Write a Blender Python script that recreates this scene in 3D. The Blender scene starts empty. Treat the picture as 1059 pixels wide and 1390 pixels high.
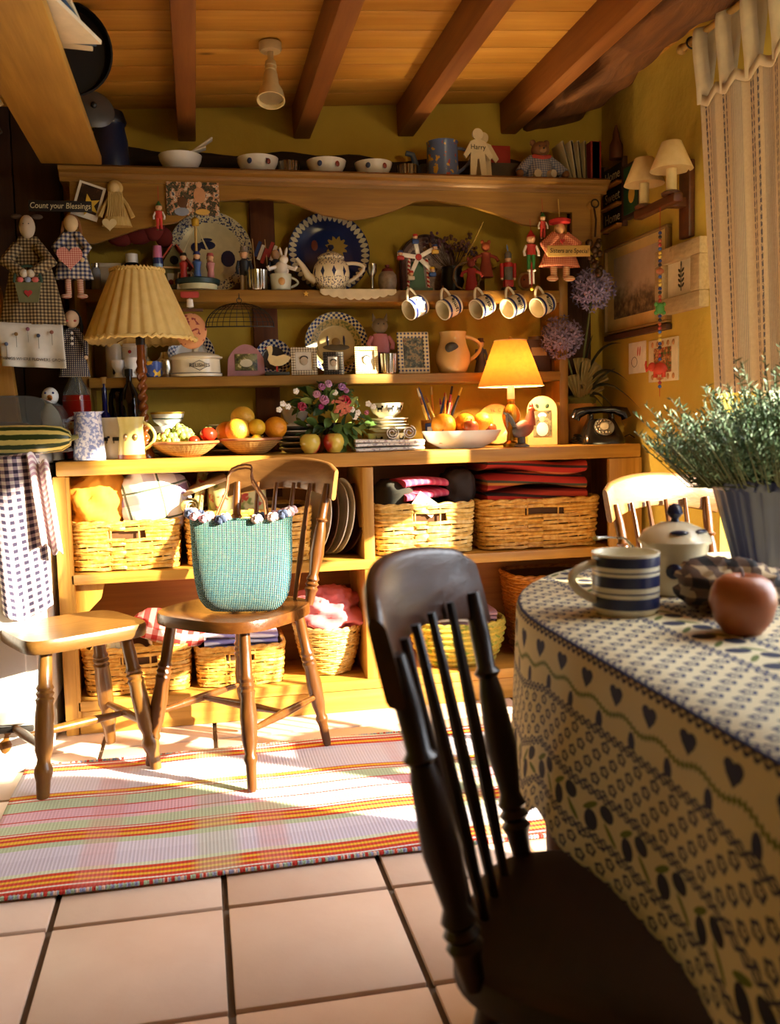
import bpy, bmesh, math, random
from mathutils import Vector, Matrix
import numpy as np
random.seed(7)
S = bpy.context.scene
COL = S.collection
PI = math.pi
R = math.radians

# ------------------------------------------------------------------ camera
F_, CX, CY = 1247.3, 511.6, 679.2          # focal length and principal point in pixels of the 1059 x 1390 frame
_yaw, _pit, _rol = R(10.974), R(4.953), R(-1.415)
_fw = Vector((math.sin(_yaw)*math.cos(_pit), math.cos(_yaw)*math.cos(_pit), -math.sin(_pit)))
_r0 = Vector((math.cos(_yaw), -math.sin(_yaw), 0)); _u0 = _r0.cross(_fw)
_rt = _r0*math.cos(_rol) + _u0*math.sin(_rol); _up = _u0*math.cos(_rol) - _r0*math.sin(_rol)
CAMP = Vector((0, 0, 1.0))
cd = bpy.data.cameras.new('camera'); cam = bpy.data.objects.new('camera', cd); COL.objects.link(cam)
m = Matrix((_rt, _up, -_fw)).transposed().to_4x4(); m.translation = CAMP; cam.matrix_world = m
cd.sensor_fit = 'HORIZONTAL'; cd.sensor_width = 36.0
# the frame is portrait: horizontal fit keeps 36 mm over the 1059 px width
cd.lens = F_*36.0/1059
cd.shift_x = (529.5-CX)/1390*1390/1059 if True else 0
cd.shift_y = (CY-695.0)/1059
cd.clip_start = .05
cd.dof.use_dof = True; cd.dof.focus_distance = 3.0; cd.dof.aperture_fstop = 7.0
S.camera = cam

# ------------------------------------------------------------------ light
W = bpy.data.worlds.new('world'); S.world = W; W.use_nodes = True
bg = W.node_tree.nodes['Background']; bg.inputs[0].default_value = (.62, .75, 1.0, 1); bg.inputs[1].default_value = .5
def light(kind, name, loc, direction, energy, color, **kw):
    l = bpy.data.lights.new(name, kind); o = bpy.data.objects.new(name, l); COL.objects.link(o)
    l.energy = energy; l.color = color; o.location = loc
    if direction is not None: o.rotation_euler = Vector(direction).to_track_quat('-Z', 'Y').to_euler()
    for k, v in kw.items(): setattr(l, k, v)
    return o
ELEV = R(21.5)
SUND = Vector((-.819*math.cos(ELEV), .574*math.cos(ELEV), -math.sin(ELEV)))
light('SUN', 'sun', (4, -2, 3), SUND, 35.0, (1.0, .88, .64), angle=R(.9))
light('AREA', 'window_daylight', (1.80, 1.55, 1.25), (-1, .08, -.62), 38, (.88, .93, 1.0), shape='RECTANGLE', size=1.7, size_y=1.5, spread=R(115))
light('AREA', 'kitchen_lamp_light', (1.25, .95, 1.72), (-.45, 1, .08), 6.4, (1.0, .74, .36), shape='DISK', size=.22)
S.view_settings.view_transform = 'Standard'; S.view_settings.look = 'None'
S.view_settings.exposure = 0.0; S.view_settings.gamma = 1.0; S.view_settings.use_curve_mapping = False

# ------------------------------------------------------------------ pixel helpers (a pixel plus a real depth or height gives a point)
def at(px, py, x=None, y=None, z=None):
    d = _fw*F_ + _rt*(px-CX) - _up*(py-CY)
    t = x/d.x if x is not None else y/d.y if y is not None else (z-1)/d.z
    return CAMP + d*t
def X(px, y, z):
    q = px-CX; b = Vector((0, y, z-1.0))
    return (q*b.dot(_fw) - F_*b.dot(_rt))/(F_*_rt.x - q*_fw.x)

# ------------------------------------------------------------------ node expressions
NT = None
class E:
    def __init__(s, v): s.v = v
    def __add__(a, b): return mt('ADD', a, b)
    def __radd__(a, b): return mt('ADD', b, a)
    def __sub__(a, b): return mt('SUBTRACT', a, b)
    def __rsub__(a, b): return mt('SUBTRACT', b, a)
    def __mul__(a, b): return mt('MULTIPLY', a, b)
    def __rmul__(a, b): return mt('MULTIPLY', b, a)
    def __truediv__(a, b): return mt('DIVIDE', a, b)
    def __lt__(a, b): return mt('LESS_THAN', a, b)
    def __gt__(a, b): return mt('GREATER_THAN', a, b)
def put(sock, v):
    if isinstance(v, E): v = v.v
    if isinstance(v, bpy.types.NodeSocket): NT.links.new(v, sock)
    else: sock.default_value = v
def mt(op, a, b=0.0, c=None):
    n = NT.nodes.new('ShaderNodeMath'); n.operation = op
    put(n.inputs[0], a); put(n.inputs[1], b)
    if c is not None: put(n.inputs[2], c)
    return E(n.outputs[0])
def fr(a): return mt('FRACT', a)
def fl(a): return mt('FLOOR', a)
def sn(a): return mt('SINE', a)
def ab(a): return mt('ABSOLUTE', a)
def mx(a, b): return mt('MAXIMUM', a, b)
def mn(a, b): return mt('MINIMUM', a, b)
def sq(a): return mt('SQRT', a)
def sstep(a, lo, hi):
    n = NT.nodes.new('ShaderNodeMapRange'); n.interpolation_type = 'SMOOTHSTEP'
    put(n.inputs[0], a); n.inputs[1].default_value = lo; n.inputs[2].default_value = hi
    return E(n.outputs[0])
def coord(kind='Object'):
    n = NT.nodes.new('ShaderNodeTexCoord'); s = NT.nodes.new('ShaderNodeSeparateXYZ')
    NT.links.new(n.outputs[kind], s.inputs[0])
    return E(s.outputs[0]), E(s.outputs[1]), E(s.outputs[2])
def vec(x, y, z):
    n = NT.nodes.new('ShaderNodeCombineXYZ')
    put(n.inputs[0], x); put(n.inputs[1], y); put(n.inputs[2], z)
    return n.outputs[0]
def noise(v, scale=5, detail=3, rough=.5):
    n = NT.nodes.new('ShaderNodeTexNoise'); n.inputs['Scale'].default_value = scale
    n.inputs['Detail'].default_value = detail; n.inputs['Roughness'].default_value = rough
    if v is not None: NT.links.new(v, n.inputs['Vector'])
    return E(n.outputs['Fac'])
def rnd():
    return E(NT.nodes.new('ShaderNodeObjectInfo').outputs['Random'])
def hx(h):
    if not isinstance(h, str): return tuple(h) + (1,)
    h = h.lstrip('#'); c = [int(h[i:i+2], 16)/255 for i in (0, 2, 4)]
    return tuple(v/12.92 if v < .04045 else ((v+.055)/1.055)**2.4 for v in c) + (1,)
def mixc(f, a, b):
    n = NT.nodes.new('ShaderNodeMix'); n.data_type = 'RGBA'
    put(n.inputs[0], f)
    put(n.inputs[6], a if isinstance(a, E) else hx(a)); put(n.inputs[7], b if isinstance(b, E) else hx(b))
    return E(n.outputs[2])
def ramp(f, stops, const=False):
    n = NT.nodes.new('ShaderNodeValToRGB'); put(n.inputs[0], f)
    e = n.color_ramp.elements
    while len(e) < len(stops): e.new(.5)
    for k, (p, c) in enumerate(stops): e[k].position = p; e[k].color = hx(c)
    if const: n.color_ramp.interpolation = 'CONSTANT'
    return E(n.outputs[0])
MATS = {}
def MAT(name, fn, rough=.5, metal=0, bump=None, bs=.2, **kw):
    """fn() gives the colour; bump() gives a height"""
    global NT
    if name in MATS: return MATS[name]
    ma = bpy.data.materials.new(name); ma.use_nodes = True; NT = ma.node_tree
    b = NT.nodes['Principled BSDF']
    c = fn()
    put(b.inputs['Base Color'], c if isinstance(c, E) else hx(c))
    b.inputs['Roughness'].default_value = rough; b.inputs['Metallic'].default_value = metal
    for k, v in kw.items():
        if k == 'alpha': b.inputs['Alpha'].default_value = v
        else: b.inputs[k.replace('_', ' ')].default_value = v
    if bump:
        n = NT.nodes.new('ShaderNodeBump'); n.inputs['Strength'].default_value = bs; n.inputs['Distance'].default_value = .01
        put(n.inputs['Height'], bump()); NT.links.new(n.outputs[0], b.inputs['Normal'])
    MATS[name] = ma
    return ma
def ocv(): return NT.nodes.new('ShaderNodeTexCoord').outputs['Object']
def dk(h, k): return tuple(v*k for v in hx(h)[:3])
def C(h, rough=.5, metal=0, var=.25, sc=30, **kw):
    """plain colour with faint procedural mottling"""
    key = 'plain_%s_%s_%s_%s' % (h, rough, metal, '_'.join('%s%s' % (k, v) for k, v in kw.items()))
    return MAT(key, lambda: mixc(noise(ocv(), sc), dk(h, 1-var), dk(h, 1+var*.6)), rough, metal, **kw)
def wood(name, c1, c2, axis=0, rough=.45, sc=1.0, bs=.12, knots=False):
    def grain():
        x, y, z = coord(); q = [x, y, z]; r = rnd()*17
        v = [a*55*sc for a in q]; v[axis] = q[axis]*3.2*sc
        return vec(v[0]+r, v[1]+r, v[2]+r)
    def f():
        g = noise(grain(), 1.0, 4, .6); x, y, z = coord(); q = [x, y, z]; q[axis] = q[axis]*.5
        big = noise(vec(q[0]+rnd()*9, q[1], q[2]), 7, 2)
        c = ramp(g*.7+big*.4+rnd()*.16-.08, [(.25, c1), (.55, tuple((a+b)/2 for a, b in zip(hx(c1)[:3], hx(c2)[:3]))), (.78, c2)])
        if knots:
            k = [x*9, y*9, z*9]; k[axis] = k[axis]*.42
            n = NT.nodes.new('ShaderNodeTexVoronoi'); NT.links.new(vec(k[0]+rnd()*31, k[1], k[2]), n.inputs['Vector']); n.inputs['Scale'].default_value = .62
            c = mixc(sstep(E(n.outputs['Distance']), .10, .03), c, dk(c1, .22))
        return c
    return MAT(name, f, rough, bump=lambda: noise(grain(), 1.0, 4, .6), bs=bs)
def gingham(name, a, b, c, n=40, kind='UV', rough=.85, ang=0):
    """a = where both threads are light, b = one dark, c = both dark"""
    def f():
        u, v, w = coord(kind)
        if kind != 'UV': v = w
        if ang: u, v = u*math.cos(ang)+v*math.sin(ang), v*math.cos(ang)-u*math.sin(ang)
        s = (fr(u*n) > .5) + (fr(v*n) > .5)
        return mixc(s > 1.5, mixc(s > .5, a, b), c)
    return MAT(name, f, rough)

# ------------------------------------------------------------------ mesh builder
class M:
    def __init__(s): s.v = []; s.f = []; s.uv = {}
    def add(s, vs, fs, uvs=None):
        o = len(s.v); s.v += [tuple(p) for p in vs]
        for k, q in enumerate(fs):
            if uvs: s.uv[len(s.f)] = uvs[k]
            s.f.append(tuple(i+o for i in q))
        return s
    def box(s, c, d, bev=0.0, rot=None, taper=1.0):
        x, y, z = d[0]/2, d[1]/2, d[2]/2
        if bev <= 0:
            vs = [Vector((a*x*(taper if e > 0 else 1), b*y*(taper if e > 0 else 1), e*z)) for e in (-1, 1) for b in (-1, 1) for a in (-1, 1)]
            fs = [(0, 2, 3, 1), (4, 5, 7, 6), (0, 1, 5, 4), (2, 6, 7, 3), (0, 4, 6, 2), (1, 3, 7, 5)]
        else:
            bm = bmesh.new(); bmesh.ops.create_cube(bm, size=1)
            for v in bm.verts:
                t = taper if v.co.z > 0 else 1
                v.co = Vector((v.co.x*d[0]*t, v.co.y*d[1]*t, v.co.z*d[2]))
            bmesh.ops.bevel(bm, geom=bm.edges[:], offset=bev, segments=2, affect='EDGES', profile=.5)
            bm.verts.index_update(); vs = [v.co.copy() for v in bm.verts]; fs = [[v.index for v in f.verts] for f in bm.faces]; bm.free()
        if rot is not None: vs = [rot @ v for v in vs]
        return s.add([v+Vector(c) for v in vs], fs)
    def lathe(s, prof, seg=20, c=(0, 0, 0), rot=None, sx=1.0, sy=1.0, fn=None, cap=True):
        c = Vector(c); vs = []; n = len(prof)
        for r, z in prof:
            for k in range(seg):
                a = 2*PI*k/seg; rr = r if fn is None else fn(r, a, z)
                p = Vector((rr*math.cos(a)*sx, rr*math.sin(a)*sy, z))
                vs.append((rot @ p if rot is not None else p)+c)
        fs = [(i*seg+k, i*seg+(k+1) % seg, (i+1)*seg+(k+1) % seg, (i+1)*seg+k) for i in range(n-1) for k in range(seg)]
        uv = [((k/seg, i/(n-1)), ((k+1)/seg, i/(n-1)), ((k+1)/seg, (i+1)/(n-1)), (k/seg, (i+1)/(n-1))) for i in range(n-1) for k in range(seg)]
        if cap and prof[0][0] > 1e-5: fs.append(tuple(range(seg))[::-1]); uv.append(tuple((0, 0) for _ in range(seg)))
        if cap and prof[-1][0] > 1e-5 and prof[-1][1] > prof[0][1]+1e-6: fs.append(tuple((n-1)*seg+k for k in range(seg))); uv.append(tuple((0, 1) for _ in range(seg)))
        return s.add(vs, fs, uv)
    def sph(s, c, r, su=14, sv=9, rot=None):
        rx, ry, rz = (r, r, r) if not isinstance(r, (tuple, list)) else r
        vs = [Vector((0, 0, -rz))]; c = Vector(c)
        for i in range(1, sv):
            t = -PI/2+PI*i/sv
            for k in range(su): vs.append(Vector((rx*math.cos(t)*math.cos(2*PI*k/su), ry*math.cos(t)*math.sin(2*PI*k/su), rz*math.sin(t))))
        vs.append(Vector((0, 0, rz)))
        fs = [(0, 1+(k+1) % su, 1+k) for k in range(su)]
        for i in range(sv-2):
            for k in range(su): fs.append((1+i*su+k, 1+i*su+(k+1) % su, 1+(i+1)*su+(k+1) % su, 1+(i+1)*su+k))
        l = len(vs)-1; b = 1+(sv-2)*su
        fs += [(b+k, b+(k+1) % su, l) for k in range(su)]
        if rot is not None: vs = [rot @ v for v in vs]
        return s.add([v+c for v in vs], fs)
    def tube(s, pts, r, seg=8, closed=False, caps=True, flat=1.0):
        P = [Vector(p) for p in pts]; n = len(P); rad = r if isinstance(r, (list, tuple)) else [r]*n
        T = []
        for i in range(n):
            a = P[i-1] if (i or closed) else P[0]; b = P[(i+1) % n] if (i < n-1 or closed) else P[-1]
            d = b-a; T.append(d.normalized() if d.length > 1e-9 else Vector((0, 0, 1)))
        ref = Vector((0, 0, 1)) if abs(T[0].z) < .9 else Vector((1, 0, 0))
        N = (ref - T[0]*ref.dot(T[0])).normalized(); vs = []
        for i in range(n):
            N = N - T[i]*N.dot(T[i]); N = N.normalized() if N.length > 1e-9 else T[i].orthogonal().normalized()
            B = T[i].cross(N)
            for k in range(seg):
                a = 2*PI*k/seg; vs.append(P[i]+(N*math.cos(a)*flat+B*math.sin(a))*rad[i])
        m = n if closed else n-1
        fs = [(i*seg+k, i*seg+(k+1) % seg, ((i+1) % n)*seg+(k+1) % seg, ((i+1) % n)*seg+k) for i in range(m) for k in range(seg)]
        if caps and not closed: fs += [tuple(range(seg))[::-1], tuple((n-1)*seg+k for k in range(seg))]
        return s.add(vs, fs)
    def turn(s, p0, p1, prof, seg=12):
        p0, p1 = Vector(p0), Vector(p1); d = p1-p0
        return s.lathe([(r, t*d.length) for t, r in prof], seg, p0, d.to_track_quat('Z', 'Y').to_matrix())
    def prism(s, out, y0, y1, c=(0, 0, 0), rot=None):
        n = len(out); vs = [Vector((x, y0, z)) for x, z in out]+[Vector((x, y1, z)) for x, z in out]
        fs = [tuple(range(n)), tuple(range(n, 2*n))[::-1]]+[(k, k+n, (k+1) % n+n, (k+1) % n) for k in range(n)]
        if rot is not None: vs = [rot @ v for v in vs]
        return s.add([v+Vector(c) for v in vs], fs)
    def slab(s, out, z0, z1):
        n = len(out); vs = [(x, y, z0) for x, y in out]+[(x, y, z1) for x, y in out]
        fs = [tuple(range(n))[::-1], tuple(range(n, 2*n))]+[(k, (k+1) % n, (k+1) % n+n, k+n) for k in range(n)]
        return s.add(vs, fs)
    def grid(s, fn, nu, nv, us=1.0, vs_=1.0, cu=False):
        vs = [fn(i/nu, j/nv) for j in range(nv+1) for i in range(nu if cu else nu+1)]; w = nu if cu else nu+1
        fs, uv = [], []
        for j in range(nv):
            for i in range(nu):
                a = j*w+i; b = j*w+(i+1) % w; fs.append((a, b, b+w, a+w))
                uv.append(((i/nu*us, j/nv*vs_), ((i+1)/nu*us, j/nv*vs_), ((i+1)/nu*us, (j+1)/nv*vs_), (i/nu*us, (j+1)/nv*vs_)))
        return s.add(vs, fs, uv)
    def mesh(s, name, sharp=40):
        me = bpy.data.meshes.new(name); me.from_pydata(s.v, [], s.f)
        if s.uv:
            l = me.uv_layers.new(name='UVMap').data
            for p in me.polygons:
                u = s.uv.get(p.index)
                if u:
                    for li, q in zip(p.loop_indices, u): l[li].uv = q
        bm = bmesh.new(); bm.from_mesh(me); bmesh.ops.recalc_face_normals(bm, faces=bm.faces[:]); bm.to_mesh(me); bm.free()
        me.shade_smooth(); me.set_sharp_from_angle(angle=R(sharp))
        return me
    def obj(s, name, mat, parent=None, loc=(0, 0, 0), rz=0, label=None, cat=None, group=None, kind=None, sharp=40, solid=0, rot=None):
        me = s.mesh(name, sharp); me.materials.append(mat)
        return link(name, me, parent, loc, rz, label, cat, group, kind, solid, rot)
def link(name, me, parent=None, loc=(0, 0, 0), rz=0, label=None, cat=None, group=None, kind=None, solid=0, rot=None):
    o = bpy.data.objects.new(name, me); COL.objects.link(o); o.parent = parent; o.location = loc
    o.rotation_euler = rot if rot is not None else (0, 0, rz)
    tag(o, label, cat, group, kind)
    if solid:
        md = o.modifiers.new('thickness', 'SOLIDIFY'); md.thickness = solid; md.offset = 0
    return o
def tag(o, label=None, cat=None, group=None, kind=None):
    for k, v in (('label', label), ('category', cat), ('group', group), ('kind', kind)):
        if v: o[k] = v
    return o
def thing(name, label, cat, loc=(0, 0, 0), rz=0, group=None, rot=None):
    return link(name, None, None, loc, rz, label, cat, group, rot=rot)
def copy_tree(o, parent=None, mats=None):
    c = o.copy(); COL.objects.link(c); c.parent = parent
    for ch in [k for k in bpy.data.objects if k.parent == o]: copy_tree(ch, c)
    return c
def text(body, size, mat, parent, loc, rot=(PI/2, 0, 0), ext=.0006, name='lettering', al='CENTER', shear=0, sx=1):
    cu = bpy.data.curves.new('text', 'FONT'); cu.body = body; cu.size = size; cu.extrude = ext; cu.align_x = al; cu.align_y = 'CENTER'; cu.shear = shear
    cu.resolution_u = 3
    t = bpy.data.objects.new('text', cu); COL.objects.link(t)
    dg = bpy.context.evaluated_depsgraph_get()
    me = bpy.data.meshes.new_from_object(t.evaluated_get(dg)); bpy.data.objects.remove(t); me.name = name
    me.materials.clear(); me.materials.append(mat)
    o = link(name, me, parent, loc, rot=rot); o.scale = (sx, 1, 1)
    return o
def arc(cx, cz, r, a0, a1, n, rz=None):
    return [(cx+r*math.cos(a0+(a1-a0)*k/n), cz+(rz or r)*math.sin(a0+(a1-a0)*k/n)) for k in range(n+1)]
def RX(a): return Matrix.Rotation(a, 3, 'X')
def RY(a): return Matrix.Rotation(a, 3, 'Y')
def RZ(a): return Matrix.Rotation(a, 3, 'Z')
# ------------------------------------------------------------------ shared materials
XR, YB, YF = 1.584, 3.42, 3.06            # right wall, back wall, dresser front
def ceil_z(x): return 2.115+.055*x
plaster = MAT('ochre_plaster', lambda: mixc(noise(ocv(), 6, 4), '#b0922c', '#cdb048'), .9, bump=lambda: noise(ocv(), 28, 5)+noise(ocv(), 5, 2), bs=.35)
pine = wood('honey_pine', '#96631c', '#cf9c46', 0, .42)
pinev = wood('honey_pine_upright', '#96631c', '#cf9c46', 2, .42)
piney = wood('honey_pine_depth', '#96631c', '#cf9c46', 1, .5)
oakdark = wood('dark_old_oak', '#2a1408', '#4c2a12', 2, .7, bs=.4)
joistw = wood('brown_joist_wood', '#6d3d14', '#9c6023', 1, .6, bs=.25, sc=.7)
boardw = wood('ceiling_board_wood', '#a96f1f', '#d29c40', 0, .5, knots=True, sc=.7)
beamw = wood('rough_beam_wood', '#3b200d', '#7d4d1f', 1, .85, bs=.9, sc=.5)
plankw = wood('high_shelf_plank_wood', '#8d6420', '#b98c3a', 1, .55)
chairw = wood('varnished_chair_wood', '#3f210b', '#6d4118', 2, .28)
seatw = wood('varnished_seat_wood', '#3a1c09', '#643b15', 0, .25)
stoolw = wood('stool_elm_wood', '#4f300f', '#835622', 2, .32)
stoolt = wood('stool_seat_wood', '#523616', '#805a28', 0, .3)
darkw = wood('dark_stained_chair_wood', '#120804', '#24110a', 2, .36)
darks = wood('dark_stained_seat_wood', '#0f0603', '#1f0e07', 0, .5)
iron = C('#15110f', .45, .6)
# ------------------------------------------------------------------ setting
fl_ = M().box((-.15, .95, -.03), (3.6, 5.0, .036)).obj('floor', C('#6b5a48', .95), kind='structure')
tile = MAT('terracotta_tile', lambda: mixc(noise(ocv(), 9, 4)*.7+rnd()*.35, '#d8b49c', '#ecd4c2'), .5, bump=lambda: noise(ocv(), 40, 3), bs=.06)
tme = M().box((0, 0, -.006), (.337, .337, .012), .003).mesh('tile'); tme.materials.append(tile)
for i in range(-4, 6):
    for j in range(-6, 4):
        x, y = -.3305+.350*(i+.5), 1.862+.350*(j+.5)
        if -1.9 < x < 1.6: link('tile', tme, fl_, (x, y, 0))
def wallbox(name, c, d, mat=plaster): return M().box(c, d).obj(name, mat, kind='structure')
wallbox('wall_back', (-.1, YB+.06, 1.1), (3.7, .12, 2.3))
# the right wall has a tall window opening towards the garden
WY0, WY1, WZ0, WZ1 = .55, 2.58, .10, 1.97
m_ = M().box((XR+.1, (WY1+YB)/2, 1.1), (.2, YB-WY1, 2.3)).box((XR+.1, (WY0-1.6)/2, 1.1), (.2, WY0+1.6, 2.3))
m_.box((XR+.1, (WY0+WY1)/2, WZ0/2-.01), (.2, WY1-WY0, WZ0+.02)).box((XR+.1, (WY0+WY1)/2, (WZ1+2.3)/2), (.2, WY1-WY0, 2.3-WZ1))
m_.obj('wall_right', plaster, kind='structure')
wallbox('wall_left', (-1.96, .95, 1.1), (.12, 5.1, 2.3))
wallbox('wall_front', (-.1, -1.56, 1.1), (3.9, .12, 2.3))
wf = M()
for y in (WY0+.03, WY1-.03, (WY0+WY1)/2): wf.box((XR+.15, y, (WZ0+WZ1)/2), (.05, .055, WZ1-WZ0))
for z in (WZ0+.03, WZ1-.03): wf.box((XR+.15, (WY0+WY1)/2, z), (.05, WY1-WY0, .055))
wf.obj('window_1', C('#d8d2c0', .5), kind='structure')
ce = M().prism([(-1.95, ceil_z(-1.95)+.02), (1.8, ceil_z(1.8)+.02), (1.8, ceil_z(1.8)+.1), (-1.95, ceil_z(-1.95)+.1)], -1.6, 3.55).obj('ceiling', C('#3a2410', .9), kind='structure')
sl = math.atan(.055)
bme = M().box((0, 0, .012), (3.6, .128, .024), .004).mesh('ceiling_board'); bme.materials.append(boardw)
for k in range(38):
    link('ceiling_board', bme, ce, (-.15, YB-.066-k*.131, ceil_z(-.15)), rot=(0, -sl, 0))
jm = M().box((0, 0, 0), (.062, 5.0, .125), .006).mesh('ceiling_joist'); jm.materials.append(joistw)
for k, x in enumerate((.008, .418, .805, 1.205)):
    link('ceiling_joist', jm, ce, (x, .93, ceil_z(x)-.05), rot=(0, -sl*.5, 0))
def rough_beam(u, v):
    a = u*2*PI; y = YB-v*5.0; n = .012*math.sin(7*y+3*a)+.010*math.sin(17*y+a*2)+.008*math.sin(31*y-a)
    cx, cz = 1.405, ceil_z(1.40)-.012
    rx, rz = .120+n, .075+n
    c, s = math.cos(a), math.sin(a); e = .45
    x = math.copysign(abs(c)**e, c)*rx; z = math.copysign(abs(s)**e, s)*rz
    return (cx+x, y, cz+z+x*.32)
M().grid(rough_beam, 28, 90, cu=True).obj('trim_1', beamw, label='rough hewn dark oak wall beam below the ceiling boards', kind='structure', sharp=60)
def lint(u, v):
    a = u*2*PI; x = -.9+v*2.48; n = .008*math.sin(9*x+2*a)+.007*math.sin(23*x)
    c, s = math.cos(a), math.sin(a)
    return (x, YB-.015+math.copysign(abs(c)**.5, c)*.03, 1.905+math.copysign(abs(s)**.5, s)*(.055+n))
M().grid(lint, 16, 60, cu=True).obj('trim_2', wood('blackened_lintel_wood', '#160c05', '#33200e', 0, .85, bs=.8), kind='structure')
M().box((.263, YB-.012, 1.3), (.088, .03, 1.15), .004).obj('trim_3', wood('wall_stud_wood', '#4a260f', '#713d18', 2, .7), kind='structure')
M().box((1.475, YB-.012, 1.35), (.10, .03, 1.0), .004).obj('trim_4', oakdark, kind='structure')
# dark boarded alcove beside the dresser, with a pine post
al = M().box((-1.15, 3.40, 1.1), (1.46, .03, 2.2)).obj('wall_alcove', C('#2b190c', .85), kind='structure')
for k in range(9):
    M().box((-.50-k*.15, 3.378, 1.1), (.145, .016, 2.2), .003).obj('plank', wood('alcove_plank', '#24130a', '#3d2412', 2, .8), al)
M().box((-.600, 3.16, 1.02), (.085, .05, .86), .004, rot=RY(R(-5))).obj('door_1', wood('door_post_pine', '#96631f', '#c58e3c', 2, .5), kind='structure')

# ------------------------------------------------------------------ dresser base
db = thing('dresser_base', 'honey pine open dresser base filled with wicker baskets', 'dresser', (0, 0, 0))
M().box((-.435, 3.233, .424), (.04, .35, .846), .003).obj('side_panel', pinev, db)
M().box((1.545, 3.233, .424), (.045, .35, .846), .003).obj('side_panel', pinev, db)
M().box((.565, 3.239, .469), (.038, .348, .75), .003).obj('divider', pinev, db)
M().box((.555, 3.235, .512), (1.94, .35, .034), .003).obj('shelf', pine, db)
M().box((.555, 3.235, .094), (1.94, .35, .034), .003).obj('shelf', pine, db)
M().box((.555, 3.081, .038), (1.935, .03, .074), .002).obj('plinth', pine, db)
M().box((.555, 3.40, .45), (2.0, .014, .78)).obj('back_panel', wood('dresser_back_pine', '#7d4b17', '#a56c2a', 0, .6), db)
M().box((1.49, 3.065, .45), (.10, .02, .79), .002).obj('face_frame', pinev, db)
M().box((-.415, 3.07, .45), (.02, .02, .79), .002).obj('face_frame', pinev, db)
M().prism([(-.415, .495)]+[(-.415+.10*math.cos(a), .495-.16+.16*math.sin(a)) for a in [R(90-k*9) for k in range(0)]]+[(-.315, .495), (-.33, .44), (-.37, .40), (-.395, .33), (-.415, .30)], 3.10, 3.125).obj('bracket', pinev, db)
M().box((.558, 3.235, .8715), (2.0, .375, .047), .005).obj('worktop', pine, label='long honey pine worktop carrying crockery, fruit, lamps and the telephone', cat='worktop')
# ------------------------------------------------------------------ plate rack above
rackw = wood('rack_pine', '#6b4717', '#a2782f', 0, .45); rackv = wood('rack_pine_upright', '#6b4717', '#a2782f', 2, .45)
pr = thing('plate_rack', 'pine plate rack with scalloped valance and two crowded shelves', 'plate rack', (0, 0, 0))
ZS1, ZS2, ZC = 1.457, 1.165, 1.844
M().box((.49, 3.315, ZS1-.021), (1.67, .205, .042), .004).obj('shelf', rackw, pr)
M().box((.49, 3.315, ZS2-.017), (1.67, .205, .034), .004).obj('shelf', rackw, pr)
cp = [(3.42, 1.844), (3.155, 1.844), (3.145, 1.836), (3.148, 1.826), (3.165, 1.820), (3.168, 1.812), (3.178, 1.806), (3.180, 1.796), (3.42, 1.796)]
mm = M(); vs = [(-.40, y, z) for y, z in cp]+[(1.49, y, z) for y, z in cp]; n = len(cp)
mm.add(vs, [tuple(range(n)), tuple(range(n, 2*n))[::-1]]+[(k, k+n, (k+1) % n+n, (k+1) % n) for k in range(n)]).obj('cornice_shelf', rackw, pr)
vz = [(-.37, 1.60), (-.30, 1.60), (-.23, 1.625), (-.16, 1.65), (-.10, 1.662), (-.035, 1.673), (.019, 1.712), (.075, 1.738), (.112, 1.747), (.234, 1.757), (.32, 1.752), (.382, 1.734), (.456, 1.706), (.553, 1.690), (.635, 1.702), (.714, 1.728), (.78, 1.757), (.846, 1.763), (.978, 1.746), (1.086, 1.717), (1.182, 1.683), (1.24, 1.68), (1.24, 1.73), (1.36, 1.73), (1.36, 1.60), (1.47, 1.60)]
M().prism([(-.37, 1.797)]+vz+[(1.47, 1.797)], 3.185, 3.205).obj('valance', rackw, pr)
for x in (-.36, 1.342): M().box((x, 3.322, 1.345), (.035, .19, .90), .003).obj('side_post', rackv, pr)
# ------------------------------------------------------------------ rug
def rugm():
    u, v, w = coord('Object')
    n = noise(vec(u*1.5, v*10, 0), 3, 2)
    st = [(0, '#c4301c'), (.012, '#e9e2d8'), (.022, '#c8341e'), (.036, '#e8b62c'), (.05, '#cf3a20'), (.064, '#e8b62c'), (.076, '#c8341e'), (.092, '#d6dcc4'), (.11, '#cfc8dc'), (.19, '#d5cfe2'), (.255, '#b9c9ab'), (.29, '#c8341e'), (.305, '#e8b62c'), (.325, '#cb361f'), (.34, '#e8b62c'), (.355, '#c8341e'), (.368, '#ece6dc'), (.378, '#c9432d'), (.384, '#c2cfae'), (.45, '#e3bfcb'), (.475, '#c8402d'), (.483, '#e0b2c4'), (.55, '#c84534'), (.558, '#bccdae'), (.63, '#c94836')]
    st += [(.64, '#ece6dc'), (.652, '#c8341e'), (.664, '#e8b62c'), (.68, '#cb361f')]
    d2 = [(.70, '#dcd5e4'), (.88, '#d6cfe0'), (.91, '#c8341e'), (.925, '#e8b62c'), (.945, '#c8341e'), (.962, '#ece6dc'), (.975, '#c8341e'), (.988, '#dfe3d2')]
    t = (v+.3925)/.785
    cols = mixc(t > .69, ramp(t, st, True), ramp(t, d2, True))
    plaid = (sn(u*9)*sn(u*23+1.3))
    cols = mixc(sstep(plaid, .35, .8)*.35*(.4+n), cols, '#d88c86')
    cols = mixc(sstep(sn(u*14+2)*sn(u*5), .55, .9)*.4, cols, '#b4c7a4')
    return mixc(sstep(sn(u*2*PI*115), .3, 1)*.14, cols, dk('#8f8478', 1))
rugmat = MAT('woven_rag_rug', rugm, .95, bump=lambda: (lambda c: sn(c[0]*2*PI*115)*.5+sn(c[1]*2*PI*140)*.25)(coord()), bs=.16)
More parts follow.
